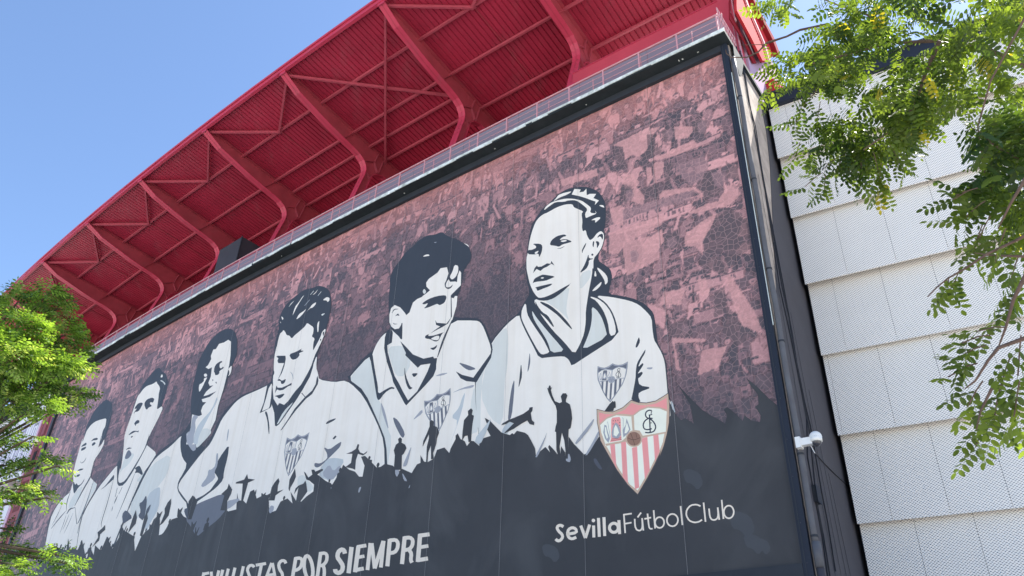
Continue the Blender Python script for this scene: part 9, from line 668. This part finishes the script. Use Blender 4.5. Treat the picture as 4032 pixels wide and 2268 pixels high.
# ------------------------------------------------------------------ pipe, cables, camera at the corner
pp = thing('rain_pipe', 'fat grey rainwater pipe running down beside the mural', 'pipe')
PX, PO = .335, .03
b = MB(); b.tube([rp(PX+.01*math.sin(z*1.7), PO, z) for z in np.linspace(21.3, 5.75, 30)], .074, 14); b.build('pipe', M_pipe, pp, True)
b = MB(); b.tube([rp(PX+.01, PO, 5.9), rp(PX+.01, PO, 5.35)], .10, 14); b.build('socket', M_pipe, pp, True)
b = MB(); b.tube([rp(PX+.01, PO, 5.4), rp(PX+.01, PO, .1)], .08, 14); b.build('lower_pipe', M_dark, pp, True)
for z in (19.5, 16.2, 13.1, 10.9, 7.9, 6.0):
    b = MB(); b.tube([rp(PX, PO, z), rp(PX, PO, z+.05)], .084, 14); b.build('pipe_clip', M_frame, pp)
cd = thing('pale_conduit', 'thin pale conduit between the navy frame and the grey pipe', 'conduit')
b = MB(); b.tube([rp(.225, .12, z) for z in np.linspace(20.6, 11.4, 14)], .013, 6); b.build('tube', M_cond, cd)
CAB = []
for j, (nm, pts) in enumerate(CABLES.items()):
    o = thing('wall_cable', {'a': 'black cable nearest the grey pipe on the return wall', 'b': 'second black cable from the grey pipe', 'c': 'black cable bundle running straight down the dark return wall', 'd': 'black cable sagging diagonally from the security camera', 'e': 'loose black cable loop from the ledge corner down the bare concrete'}[nm], 'cable', 'black cables on the return wall')
    b = MB(); b.tube([rp(.27, q[0], q[1]) for q in pts], .016 if nm != 'e' else .022, 6); b.build('cable_run', M_cable, o)
jb = thing('junction_box', 'small dark junction box on the return wall below the security camera', 'box')
b = MB(); b.prism([rp(.26, o, z) for o, z in ((-1.05, 7.0), (-.75, 7.0), (-.75, 7.4), (-1.05, 7.4))], tdir*.09); b.build('box_body', M_frame, jb)
b = MB(); b.prism([rp(.26, o, z)+tdir*.09 for o, z in ((-1.07, 6.98), (-.73, 6.98), (-.73, 7.42), (-1.07, 7.42))], tdir*.012); b.build('lid', M_navy, jb)
cc = thing('security_camera', 'white dome security camera on a box bracket fixed to the rain pipe', 'camera')
z = 8.15; base = rp(.34, .16, z)
b = MB(); b.bar(base-tdir*.02, base+tdir*.10, .20, .26, up=(0, 0, 1)); b.build('wall_plate', M_white, cc)
b = MB(); b.bar(base+tdir*.10, base+tdir*.36, .15, .17); b.build('bracket_box', M_white, cc)
dc = base+tdir*.44+Vector((0, 0, .02))
def dome(c, r, z0, z1, m, nm, sq=1):
    b = MB(); vs = []; fs = []; n = 18; k = 9
    for i in range(k+1):
        t = z0+(z1-z0)*i/k; rr = r*math.sqrt(max(0, 1-t*t))
        for j in range(n): a = 2*math.pi*j/n; vs.append(c+Vector((rr*math.cos(a), rr*math.sin(a), r*t*sq)))
    for i in range(k):
        for j in range(n): fs.append((i*n+j, i*n+(j+1) % n, (i+1)*n+(j+1) % n, (i+1)*n+j))
    fs.append(tuple(range(n))[::-1]); fs.append(tuple(k*n+j for j in range(n))); b.add(vs, fs); return b.build(nm, m, cc, True)
dome(dc+Vector((0, 0, .05)), .145, -.1, .999, M_white, 'hood')
b = MB(); b.tube([dc+Vector((0, 0, .05)), dc+Vector((0, 0, -.06))], [.145, .135], 18); b.build('collar', M_white, cc, True)
dome(dc+Vector((0, 0, -.055)), .115, -.999, .05, M_glass, 'dome')
b = MB(); b.bar(base+tdir*.30+Vector((0, 0, -.12)), base+tdir*.36+Vector((0, 0, -.30)), .05, .01); b.build('tag_plate', M_white, cc)
# ------------------------------------------------------------------ white metal wall to the right, stepping back band by band
hw = math.radians(121.5); wu = Vector((math.sin(hw), math.cos(hw), 0)); wn = Vector((-wu.y, wu.x, 0))
if wn.dot(ndir) < 0: wn = -wn
ww = thing('mesh_clad_wall', 'white expanded metal clad wall in overlapping horizontal bands beside the mural', 'wall')
def wq(off): p = pc(.4, off); return Vector((p[0], p[1], 0))
ZB = [21.6, 19.29, 16.93, 14.48, 12.14, 9.68, 7.26, 4.84, 2.42, .1]; OB = [-3.13, -3.36, -3.52, -3.80, -3.92, -4.14, -4.32, -4.5, -4.7]
PW = 1.385; START = [.55, .0, -.13+.0, .72, .13, .88-.0, 1.34-1.385, .5, .2]
pmesh = {}
for i in range(9):
    z1, z0 = ZB[i]+(.30 if i else -.02), ZB[i+1]-.05; q = wq(OB[i]); x = 0; cuts = [0] + [v for v in (START[i]+PW*k for k in range(0, 9)) if v > .12]
    for a, e in zip(cuts[:-1], cuts[1:]):
        key = (round(e-a, 2), round(z1-z0, 2))
        if key not in pmesh:
            b = MB(); W, Hh = e-a-.008, z1-z0
            b.hexa([Vector((0, 0, 0)), Vector((W, 0, 0)), Vector((W, .03, 0)), Vector((0, .03, 0)), Vector((0, -.08, Hh)), Vector((W, -.08, Hh)), Vector((W, -.05, Hh)), Vector((0, -.05, Hh))])
            me = b.mesh('mesh_panel', M_mesh); ul = me.uv_layers.new(name='UVMap')
            for lp in me.loops: co = me.vertices[lp.vertex_index].co; ul.data[lp.index].uv = (co.x, co.z)
            pmesh[key] = me
        o = link(bpy.data.objects.new('mesh_panel', pmesh[key]), ww)
        ob = q + wu*a; o.matrix_world = Matrix(((wu.x, wn.x, 0, ob.x), (wu.y, wn.y, 0, ob.y), (0, 0, 1, z0), (0, 0, 0, 1)))
    b = MB(); L = cuts[-1]
    A = wq(OB[i]); c = [A+wu*.02-wn*.02+Vector((0, 0, z0+.0)), A+wu*L-wn*.02+Vector((0, 0, z0)), A+wu*L-wn*.30+Vector((0, 0, z0)), A+wu*.02-wn*.30+Vector((0, 0, z0))]
    b.hexa([p+Vector((0, 0, .30)) for p in c]+[p+Vector((0, 0, .32)) for p in c]); b.build('bounce_strip', M_brown, ww)  # strip added under each lip to bounce warm brown onto the panels
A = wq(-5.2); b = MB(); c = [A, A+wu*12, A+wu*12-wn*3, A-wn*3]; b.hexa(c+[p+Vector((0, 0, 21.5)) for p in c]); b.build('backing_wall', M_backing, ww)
b = MB()
for i in range(9):
    o1 = OB[i]; p = [wq(o1)+wu*(-.02)-wn*.035, wq(o1)+wu*.0-wn*.035, wq(-5.4)+wu*.0, wq(-5.4)-wu*.02]; b.hexa([v+Vector((0, 0, ZB[i+1])) for v in p]+[v+Vector((0, 0, ZB[i])) for v in p])
b.build('side_sheet', M_navy, ww)
cp = thing('dark_coping', 'dark navy metal coping along the top of the mesh clad wall', 'coping')
A = wq(-2.98); b = MB(); c = [A-wu*.05, A+wu*12, A+wu*12-wn*2.0, A-wu*.05-wn*2.0]; b.hexa([p+Vector((0, 0, 21.52)) for p in c]+[p+Vector((0, 0, 22.0)) for p in c]); b.build('fascia', M_navy, cp)
A = wq(-2.90); b = MB(); c = [A-wu*.08, A+wu*12, A+wu*12-wn*2.1, A-wu*.08-wn*2.1]; b.hexa([p+Vector((0, 0, 22.0)) for p in c]+[p+Vector((0, 0, 22.08)) for p in c]); b.build('cap', M_frame, cp)
# ------------------------------------------------------------------ things left of the mural
rc = thing('box_column', 'dark red steel box column left of the mural with rectangular recesses', 'column')
b = MB(); b.fbox(-48.1, -46.36, -.5, .12, 0, 21.99, step=1); b.build('shaft', M_redcol, rc)
for k in range(9):
    z = 2+2.3*k; b = MB(); b.fbox(-47.75, -46.75, .12, .135, z, z+1.9, step=2); b.build('recess_plate', M_redcol2, rc)
    b = MB(); b.fbox(-47.5, -47.0, .135, .15, z+.3, z+1.5, step=2); b.build('inner_plate', M_redcol if k % 2 else M_backing, rc)
b = MB(); b.fbox(-48.4, -48.12, -.3, .16, 0, 21.9, step=1); b.build('pink_edge', M_pinkl, rc)
lb = thing('neighbour_banner', 'white banner with thin purple upright strokes left of the dark red column', 'banner')
b = MB(); b.fbox(-69, -48.45, -.1, .02, 15.6, 21.95); b.build('sheet', M_lwhite, lb)
random.seed(5)
for k in range(46):
    s = -48.8-.36*k+random.uniform(-.1, .1); z0 = 16.2+random.random()*1.2; b = MB(); wd = random.uniform(.05, .15); b.fbox(s-wd, s, .025, .03, z0, z0+random.uniform(2.2, 4.4), step=1); b.build('upright_stroke', M_stripe, lb)
for k in range(14):
    s = -49.2-1.2*k; z = random.choice((17.2, 18.4, 19.6)); b = MB(); b.fbox(s-.7, s, .033, .038, z, z+.16, step=1); b.build('cross_stroke', M_stripe, lb)
lw = thing('lower_panel_wall', 'white panel wall with thin pink uprights below the neighbouring banner', 'wall')
b = MB(); b.fbox(-69, -48.45, -.1, .0, 0, 15.2); b.build('panel_face', M_lwhite, lw)
for k in range(16):
    s = -49.1-1.15*k; b = MB(); b.fbox(s-.05, s, .0, .02, .2, 15.1, step=1); b.build('pink_upright', M_pinkl, lw)
b = MB(); b.fbox(-69, -48.45, -.1, .7, 15.2, 15.6); b.build('ledge', M_beige, lw)
# ------------------------------------------------------------------ trees
def leaf_template(n_pairs, lx, ly, fine):
    """pinnate leaf along +x; returns verts, faces, rachis length"""
    V = []; Fc = []; L = n_pairs*lx*.62
    for k in range(n_pairs*2+1):
        if k == n_pairs*2: p = Vector((L, 0, 0)); d = Vector((1, 0, -.1))
        else:
            i = k//2; sd = 1 if k % 2 else -1; p = Vector((L*(i+.35)/n_pairs, 0, -.012*((i-n_pairs/2)/n_pairs*2)**2)); d = Vector((.45, sd, -.18-.12*((i*7+sd) % 3)/2))
        d.normalize(); x = d.cross(Vector((0, 0, 1))).normalized(); nrm = x.cross(d); sz = lx*(.72+.28*math.sin(math.pi*((k//2)+.8)/(n_pairs+1.0)))*random.uniform(.8, 1.15); nrm = (nrm+x*random.uniform(-.6, .6)).normalized(); x = nrm.cross(d).normalized()
        wdt = ly*sz/lx
        if fine:
            prof = [(0, 0), (.22, .40), (.55, .5), (.85, .32), (1, 0), (.85, -.32), (.55, -.5), (.22, -.40)]
            n0 = len(V); V.append(p+d*sz*.5 - nrm*sz*.05)
            for t, u in prof: V.append(p+d*sz*t + x*wdt*u + nrm*(abs(u)*sz*.10 - t*t*sz*.10))
            Fc += [(n0, n0+1+j, n0+1+(j+1) % 8) for j in range(8)]
        else:
            n0 = len(V); V += [p, p+d*sz*.5+x*wdt*.5+nrm*sz*.05, p+d*sz-nrm*sz*.05, p+d*sz*.5-x*wdt*.5+nrm*sz*.05]; Fc += [(n0, n0+1, n0+2), (n0, n0+2, n0+3)]
    # rachis
    n0 = len(V); r = lx*.03; V += [Vector((-.02, r, 0)), Vector((-.02, -r, 0)), Vector((L, 0, 0))]; Fc += [(n0, n0+1, n0+2)]
    return np.array([tuple(v) for v in V]), np.array([list(f) for f in Fc]), L
def leaves_mesh(name, tmpl, places, mat_, tint_of):
    V, Fc, L = tmpl; nv = len(V); n = len(places); VV = np.zeros((n, nv, 3)); T = np.zeros((n, nv), np.float32)
    for i, (pos, ax, up, sc) in enumerate(places):
        ax = ax.normalized(); y = up.cross(ax)
        if y.length < 1e-3: y = Vector((0, 1, 0)).cross(ax)
        y.normalize(); zz = ax.cross(y); M = np.array([tuple(ax), tuple(y), tuple(zz)])*sc; VV[i] = V@M + np.array(pos); T[i] = tint_of(i)
    FF = (Fc[None]+(np.arange(n)*nv)[:, None, None]).reshape(-1, 3)
    me = bpy.data.meshes.new(name); me.vertices.add(n*nv); me.vertices.foreach_set('co', VV.ravel()); me.loops.add(FF.size); me.loops.foreach_set('vertex_index', FF.ravel().astype(np.int32))
    me.polygons.add(len(FF)); me.polygons.foreach_set('loop_start', np.arange(len(FF))*3); me.update(calc_edges=True)
    at_ = me.attributes.new('tint', 'FLOAT', 'POINT'); at_.data.foreach_set('value', T.ravel()); me.materials.append(mat_); return me
def rv(a=1): return Vector((random.uniform(-a, a), random.uniform(-a, a), random.uniform(-a, a)))
# left tree, 12-15 m away
random.seed(21)
lt = thing('street_tree', 'bright green feathery tree at the left edge in front of the mural', 'tree')
tc0 = at(-260, 1500, 15.5)
b = MB(); tp = [Vector((tc0.x, tc0.y, 0)), Vector((tc0.x+.05, tc0.y, 3)), Vector((tc0.x-.1, tc0.y+.1, 5.5)), Vector((tc0.x, tc0.y, tc0.z-1)), Vector((tc0.x+.1, tc0.y, tc0.z+.5))]; b.tube(tp, [.22, .17, .14, .1, .04], 10); b.build('trunk', M_bark, lt, True)
BL = [(70, 1190, 75, 55), (190, 1155, 60, 35), (225, 1215, 50, 45), (90, 1290, 110, 60), (250, 1320, 75, 55), (300, 1385, 50, 30), (50, 1400, 110, 65), (180, 1430, 95, 45), (270, 1440, 70, 28), (335, 1435, 28, 16), (110, 1510, 130, 55), (240, 1540, 80, 28), (320, 1548, 40, 14), (30, 1580, 70, 45), (150, 1590, 75, 30), (270, 1590, 45, 18), (20, 1490, 90, 60),
      (10, 1650, 22, 40), (40, 1735, 60, 24), (10, 1830, 40, 30), (15, 1960, 45, 26), (15, 2080, 40, 26), (130, 1718, 36, 14), (160, 1815, 70, 20), (225, 1835, 32, 16), (60, 1830, 40, 18), (70, 1925, 60, 22), (150, 1935, 45, 22), (185, 1960, 30, 14), 
      (60, 2175, 80, 28), (150, 2165, 65, 20), (230, 2185, 55, 22), (275, 2220, 40, 22), (60, 2230, 60, 26), (-90, 1300, 60, 100), (-60, 2300, 140, 60), (-220, 1500, 100, 250), (-240, 1900, 100, 250)]
tmplL = leaf_template(4, .085, .042, False); places = []; limbs = MB(); nl = 0
for (px, py, rx, ry) in BL:
    d0 = random.uniform(12.8, 14.8); c = at(px, py, d0); rx *= .84; ry *= (.8 if py < 1640 else .6); k_ = 1; k = max(5, int(rx*ry/19)); m = d0/FPX
    P0 = Vector((tc0.x, tc0.y, max(3.5, c.z-2.2-random.random()))); mid = (P0+c)*.5+Vector((0, 0, .35)); limbs.tube([P0, mid, c, c+Vector((rx*m*.7, 0, -.02))], [.05, .028, .014, .006], 6)
    for j in range(k):
        a = random.uniform(0, 6.28); r = math.sqrt(random.random()); dep = random.uniform(-.4, .4)
        p = at(px+rx*r*math.cos(a), py+ry*r*math.sin(a), d0+dep) + Vector((0, 0, 0))
        ax = Vector((math.cos(a)*.8+.35, random.uniform(-.7, .7), -math.sin(a)*.25+random.uniform(-.45, .2)))
        places.append((p, ax, Vector((random.uniform(-.4, .4), random.uniform(-.4, .4), 1)), random.uniform(.65, 1.1)))
limbs.build('limb', M_bark, lt, True)
tint = [min(1, max(0, random.gauss(.5, .34))) for _ in places]
cr = link(bpy.data.objects.new('crown', leaves_mesh('crown', tmplL, places, M_leafL, lambda i: tint[i])), lt); tag(cr, kind='stuff')
# right tree: branches hang into the frame, from about 9 m at the upper left to 3.5 m at the lower right
random.seed(33)
rt = thing('overhanging_tree', 'locust tree with long drooping leafy branches hanging in from the upper right', 'tree')
tb = Vector((5.9, 3.2, 0))
b = MB(); b.tube([tb, tb+Vector((.05, .1, 3)), tb+Vector((-.2, .4, 6)), tb+Vector((-.4, 1.2, 8.6)), tb+Vector((-.6, 1.8, 11))], [.24, .2, .16, .11, .05], 12); b.build('trunk', M_bark, rt, True)
TW = [([(3260, 95), (3150, 118), (3097, 144), (3019, 168), (2985, 205), (2940, 226), (2880, 226), (2860, 210), (2858, 196)], 8.6, .012), ([(3100, 144), (3010, 176), (2960, 176), (2900, 178)], 8.6, .006),
      ([(4032, 930), (3996, 949), (3886, 1000), (3798, 1059), (3732, 1096), (3688, 1132), (3652, 1169)], 4.6, .007), ([(4032, 1010), (3900, 1005), (3835, 995)], 4.7, .006),
      ([(4032, 640), (3960, 600), (3900, 560), (3860, 520), (3800, 490)], 5.2, .007), ([(4040, 1330), (3930, 1370), (3890, 1420), (3840, 1500), (3800, 1530)], 4.0, .008), ([(3905, 1530), (3860, 1620), (3845, 1690)], 3.9, .006),
      ([(4040, 260), (3900, 200), (3700, 160), (3500, 170), (3350, 210), (3200, 250)], 7.4, .02), ([(3700, 160), (3640, 300), (3600, 420), (3500, 520), (3400, 590)], 6.6, .014), ([(4040, 60), (3900, 320), (3850, 500), (3880, 700), (3960, 860)], 5.4, .006), ([(3500, 170), (3420, 60), (3300, 20), (3200, -20)], 7.8, .012), ([(4040, 700), (3980, 800), (3930, 900)], 4.6, .009), ([(4040, 1080), (3990, 1180), (3960, 1290), (3930, 1370)], 4.1, .009), ([(3350, 210), (3240, 330), (3160, 420)], 7.9, .008)]
for pts, d, r in TW:
    b = MB(); n = len(pts); b.tube([at(x, y, d+.05*math.sin(i*2)) for i, (x, y) in enumerate(pts)], [r*(1.2-.85*i/(n-1)) for i in range(n)], 6); b.build('branch', M_twig, rt, True)
for (x, y, d) in ((4060, 260, 7.4), (4060, 60, 5.4), (4060, 700, 4.6), (4060, 1080, 4.1), (4060, 930, 4.6), (4060, 1330, 4.0)):
    q = at(x, y, d); h = tb+Vector((-.25, .8, 7.0)); b = MB(); b.tube([q, (q+h)*.5+Vector((0, 0, .35)), h], [.006, .02, .05], 8); b.build('branch', M_bark, rt, True)
places = []; near = []
def spray(px, py, ang, Lpx, d, dens=1.0, droop=.5):
    """a twig with alternate pinnate leaves; ang in picture degrees (0 right, 90 down)"""
    m = d/FPX; a = math.radians(ang); pts = []
    n = max(3, int(Lpx*m/.055*dens)); x, y = px, py
    for i in range(n):
        t = i/n; aa = a+(math.pi/2-a)*droop*t*.8; x += Lpx/n*math.cos(aa); y += Lpx/n*math.sin(aa); pts.append((x, y))
    for i, (x, y) in enumerate(pts):
        p = at(x, y, d+random.uniform(-.06, .06)); sd = (-1)**i; aa = a+sd*random.uniform(.4, 1.2)
        ax = (at(x+50*math.cos(aa), y+50*math.sin(aa)*1.0+14, d+random.uniform(-.1, .1)) - at(x, y, d)).normalized()+Vector((0, 0, -.35))
        up = Vector((random.uniform(-.5, .5), random.uniform(-.5, .5), 1))
        near.append((p, ax, up, random.uniform(.75, 1.15), d)) if d < 5.0 else places.append((p, ax, up, random.uniform(.75, 1.1)))
    if len(pts) > 2:
        b = MB(); b.tube([at(px, py, d)]+[at(x, y, d) for x, y in pts[::2]], .0035, 5); b.build('twig', M_twig, rt)
def inpoly(x, y, P):
    c = False; j = len(P)-1
    for i in range(len(P)):
        if (P[i][1] > y) != (P[j][1] > y) and x < (P[j][0]-P[i][0])*(y-P[i][1])/(P[j][1]-P[i][1])+P[i][0]: c = not c
        j = i
    return c
MASS = [([(3230, -40), (4080, -40), (4080, 620), (3960, 560), (3830, 560), (3740, 470), (3650, 500), (3560, 540), (3440, 440), (3330, 420), (3270, 300), (3110, 330), (3150, 230), (3270, 180), (3200, 120), (3300, 60)], 1000, 6.2, 8.6),
        ([(3080, 210), (3300, 180), (3420, 300), (3400, 420), (3330, 360), (3200, 340), (3120, 330)], 160, 7.6, 8.6),
        ([(3200, 500), (3300, 440), (3420, 500), (3400, 640), (3300, 660), (3180, 600), (3150, 560)], 130, 7.0, 8.0), ([(3230, 560), (3520, 540), (3560, 580), (3480, 660), (3380, 680)], 90, 7.0, 7.8),
        ([(3000, 0), (3200, 0), (3230, 40), (3150, 60), (3060, 40)], 35, 8.2, 9.0), ([(3480, 380), (3640, 400), (3620, 560), (3500, 580)], 120, 6.4, 7.4),
        ([(3880, 480), (4080, 460), (4080, 1000), (3980, 980), (3920, 860), (3800, 760), (3850, 640)], 260, 4.9, 6.0)]
for P, n, d0, d1 in MASS:
    xs = [p[0] for p in P]; ys = [p[1] for p in P]; k = 0
    while k < n:
        x, y = random.uniform(min(xs), max(xs)), random.uniform(min(ys), max(ys))
        if not inpoly(x, y, P): continue
        # clumps and gaps
        g_ = math.sin(x*.021+1.3)*math.sin(y*.027+.4)+math.sin((x+y)*.013)*.6
        if g_ < -.35 and random.random() < .88: k += .35; continue
        d = random.uniform(d0, d1); p = at(x, y, d); ax = Vector((random.uniform(-1, .6), random.uniform(-.8, .8), random.uniform(-1.1, .15)))
        places.append((p, ax, Vector((random.uniform(-.7, .7), random.uniform(-.7, .7), 1)), random.uniform(.6, 1.05))); k += 1
SP = [(3140, 235, 160, 110, 8.3), (3120, 300, 170, 100, 8.2), (3180, 340, 110, 110, 8.0), (3230, 400, 100, 120, 7.8), (3090, 250, 200, 60, 8.5), (3040, 340, 100, 50, 8.2), (3060, 30, 170, 60, 8.7), (3330, 600, 120, 110, 7.2), (3300, 620, 150, 80, 7.2), (3240, 680, 150, 90, 6.9), (3250, 690, 95, 60, 6.9), (3390, 640, 85, 100, 7.0), (3440, 600, 75, 150, 6.8), (3470, 640, 95, 90, 6.8), (3500, 560, 60, 130, 6.8), (3160, 460, 150, 60, 7.9), (3150, 560, 110, 70, 7.6),
      (3850, 740, 165, 110, 4.9), (3880, 790, 145, 170, 4.9), (3900, 850, 120, 130, 4.9), (3870, 880, 110, 140, 4.9), (3820, 750, 172, 60, 4.9), (3960, 900, 110, 140, 4.7), (3780, 1060, 115, 70, 4.9), (3735, 1095, 95, 30, 4.9), (4010, 1010, 110, 130, 4.5), (4020, 1120, 120, 110, 4.5),
      (3900, 1320, 175, 140, 4.4), (3880, 1360, 165, 130, 4.3), (3960, 1290, 185, 120, 4.4), (3850, 1430, 165, 130, 4.3), (3870, 1500, 125, 120, 4.3), (3980, 1400, 110, 160, 4.1), (3930, 1560, 100, 140, 4.1), (4015, 1500, 100, 190, 4.0), (4020, 1320, 95, 160, 4.1), (3890, 1640, 115, 130, 4.4)]
for s_ in SP: spray(*s_)
tmR = leaf_template(5, .062, .034, True); tmN = leaf_template(5, .056, .030, True)
tint = [1 if random.random() < .01 else min(.9, max(0, .45+.4*math.sin(q[0].x*5.1+q[0].z*3.7)*math.sin(q[0].z*4.3+1)+random.gauss(0, .15))) for q in places]
cr = link(bpy.data.objects.new('crown', leaves_mesh('crown', tmR, places, M_leafR, lambda i: tint[i])), rt); tag(cr, kind='stuff')
vars_ = [leaves_mesh('leaf', tmN, [(Vector((0, 0, 0)), Vector((1, 0, 0)), Vector((0, 0, 1)), 1)], M_leafR, lambda i, t=t: t) for t in (.15, .3, .45, .6, .75, 1.0)]
random.shuffle(near)
rest = near[290:]; near = near[:290]
for p, ax, up, sc, d in near:
    ax = ax.normalized(); y = up.cross(ax).normalized(); zz = ax.cross(y)
    o = bpy.data.objects.new('leaf', random.choices(vars_, (3, 5, 5, 4, 2, .08))[0]); link(o, rt)
    o.matrix_world = Matrix(((ax.x*sc, y.x*sc, zz.x*sc, p.x), (ax.y*sc, y.y*sc, zz.y*sc, p.y), (ax.z*sc, y.z*sc, zz.z*sc, p.z), (0, 0, 0, 1)))
if rest:
    cr = link(bpy.data.objects.new('drooping_foliage', leaves_mesh('drooping_foliage', tmN, [q[:4] for q in rest], M_leafR, lambda i: random.uniform(.1, .8))), rt); tag(cr, kind='stuff')
print('near leaves', len(near), 'rest', len(rest), 'crown', len(places))
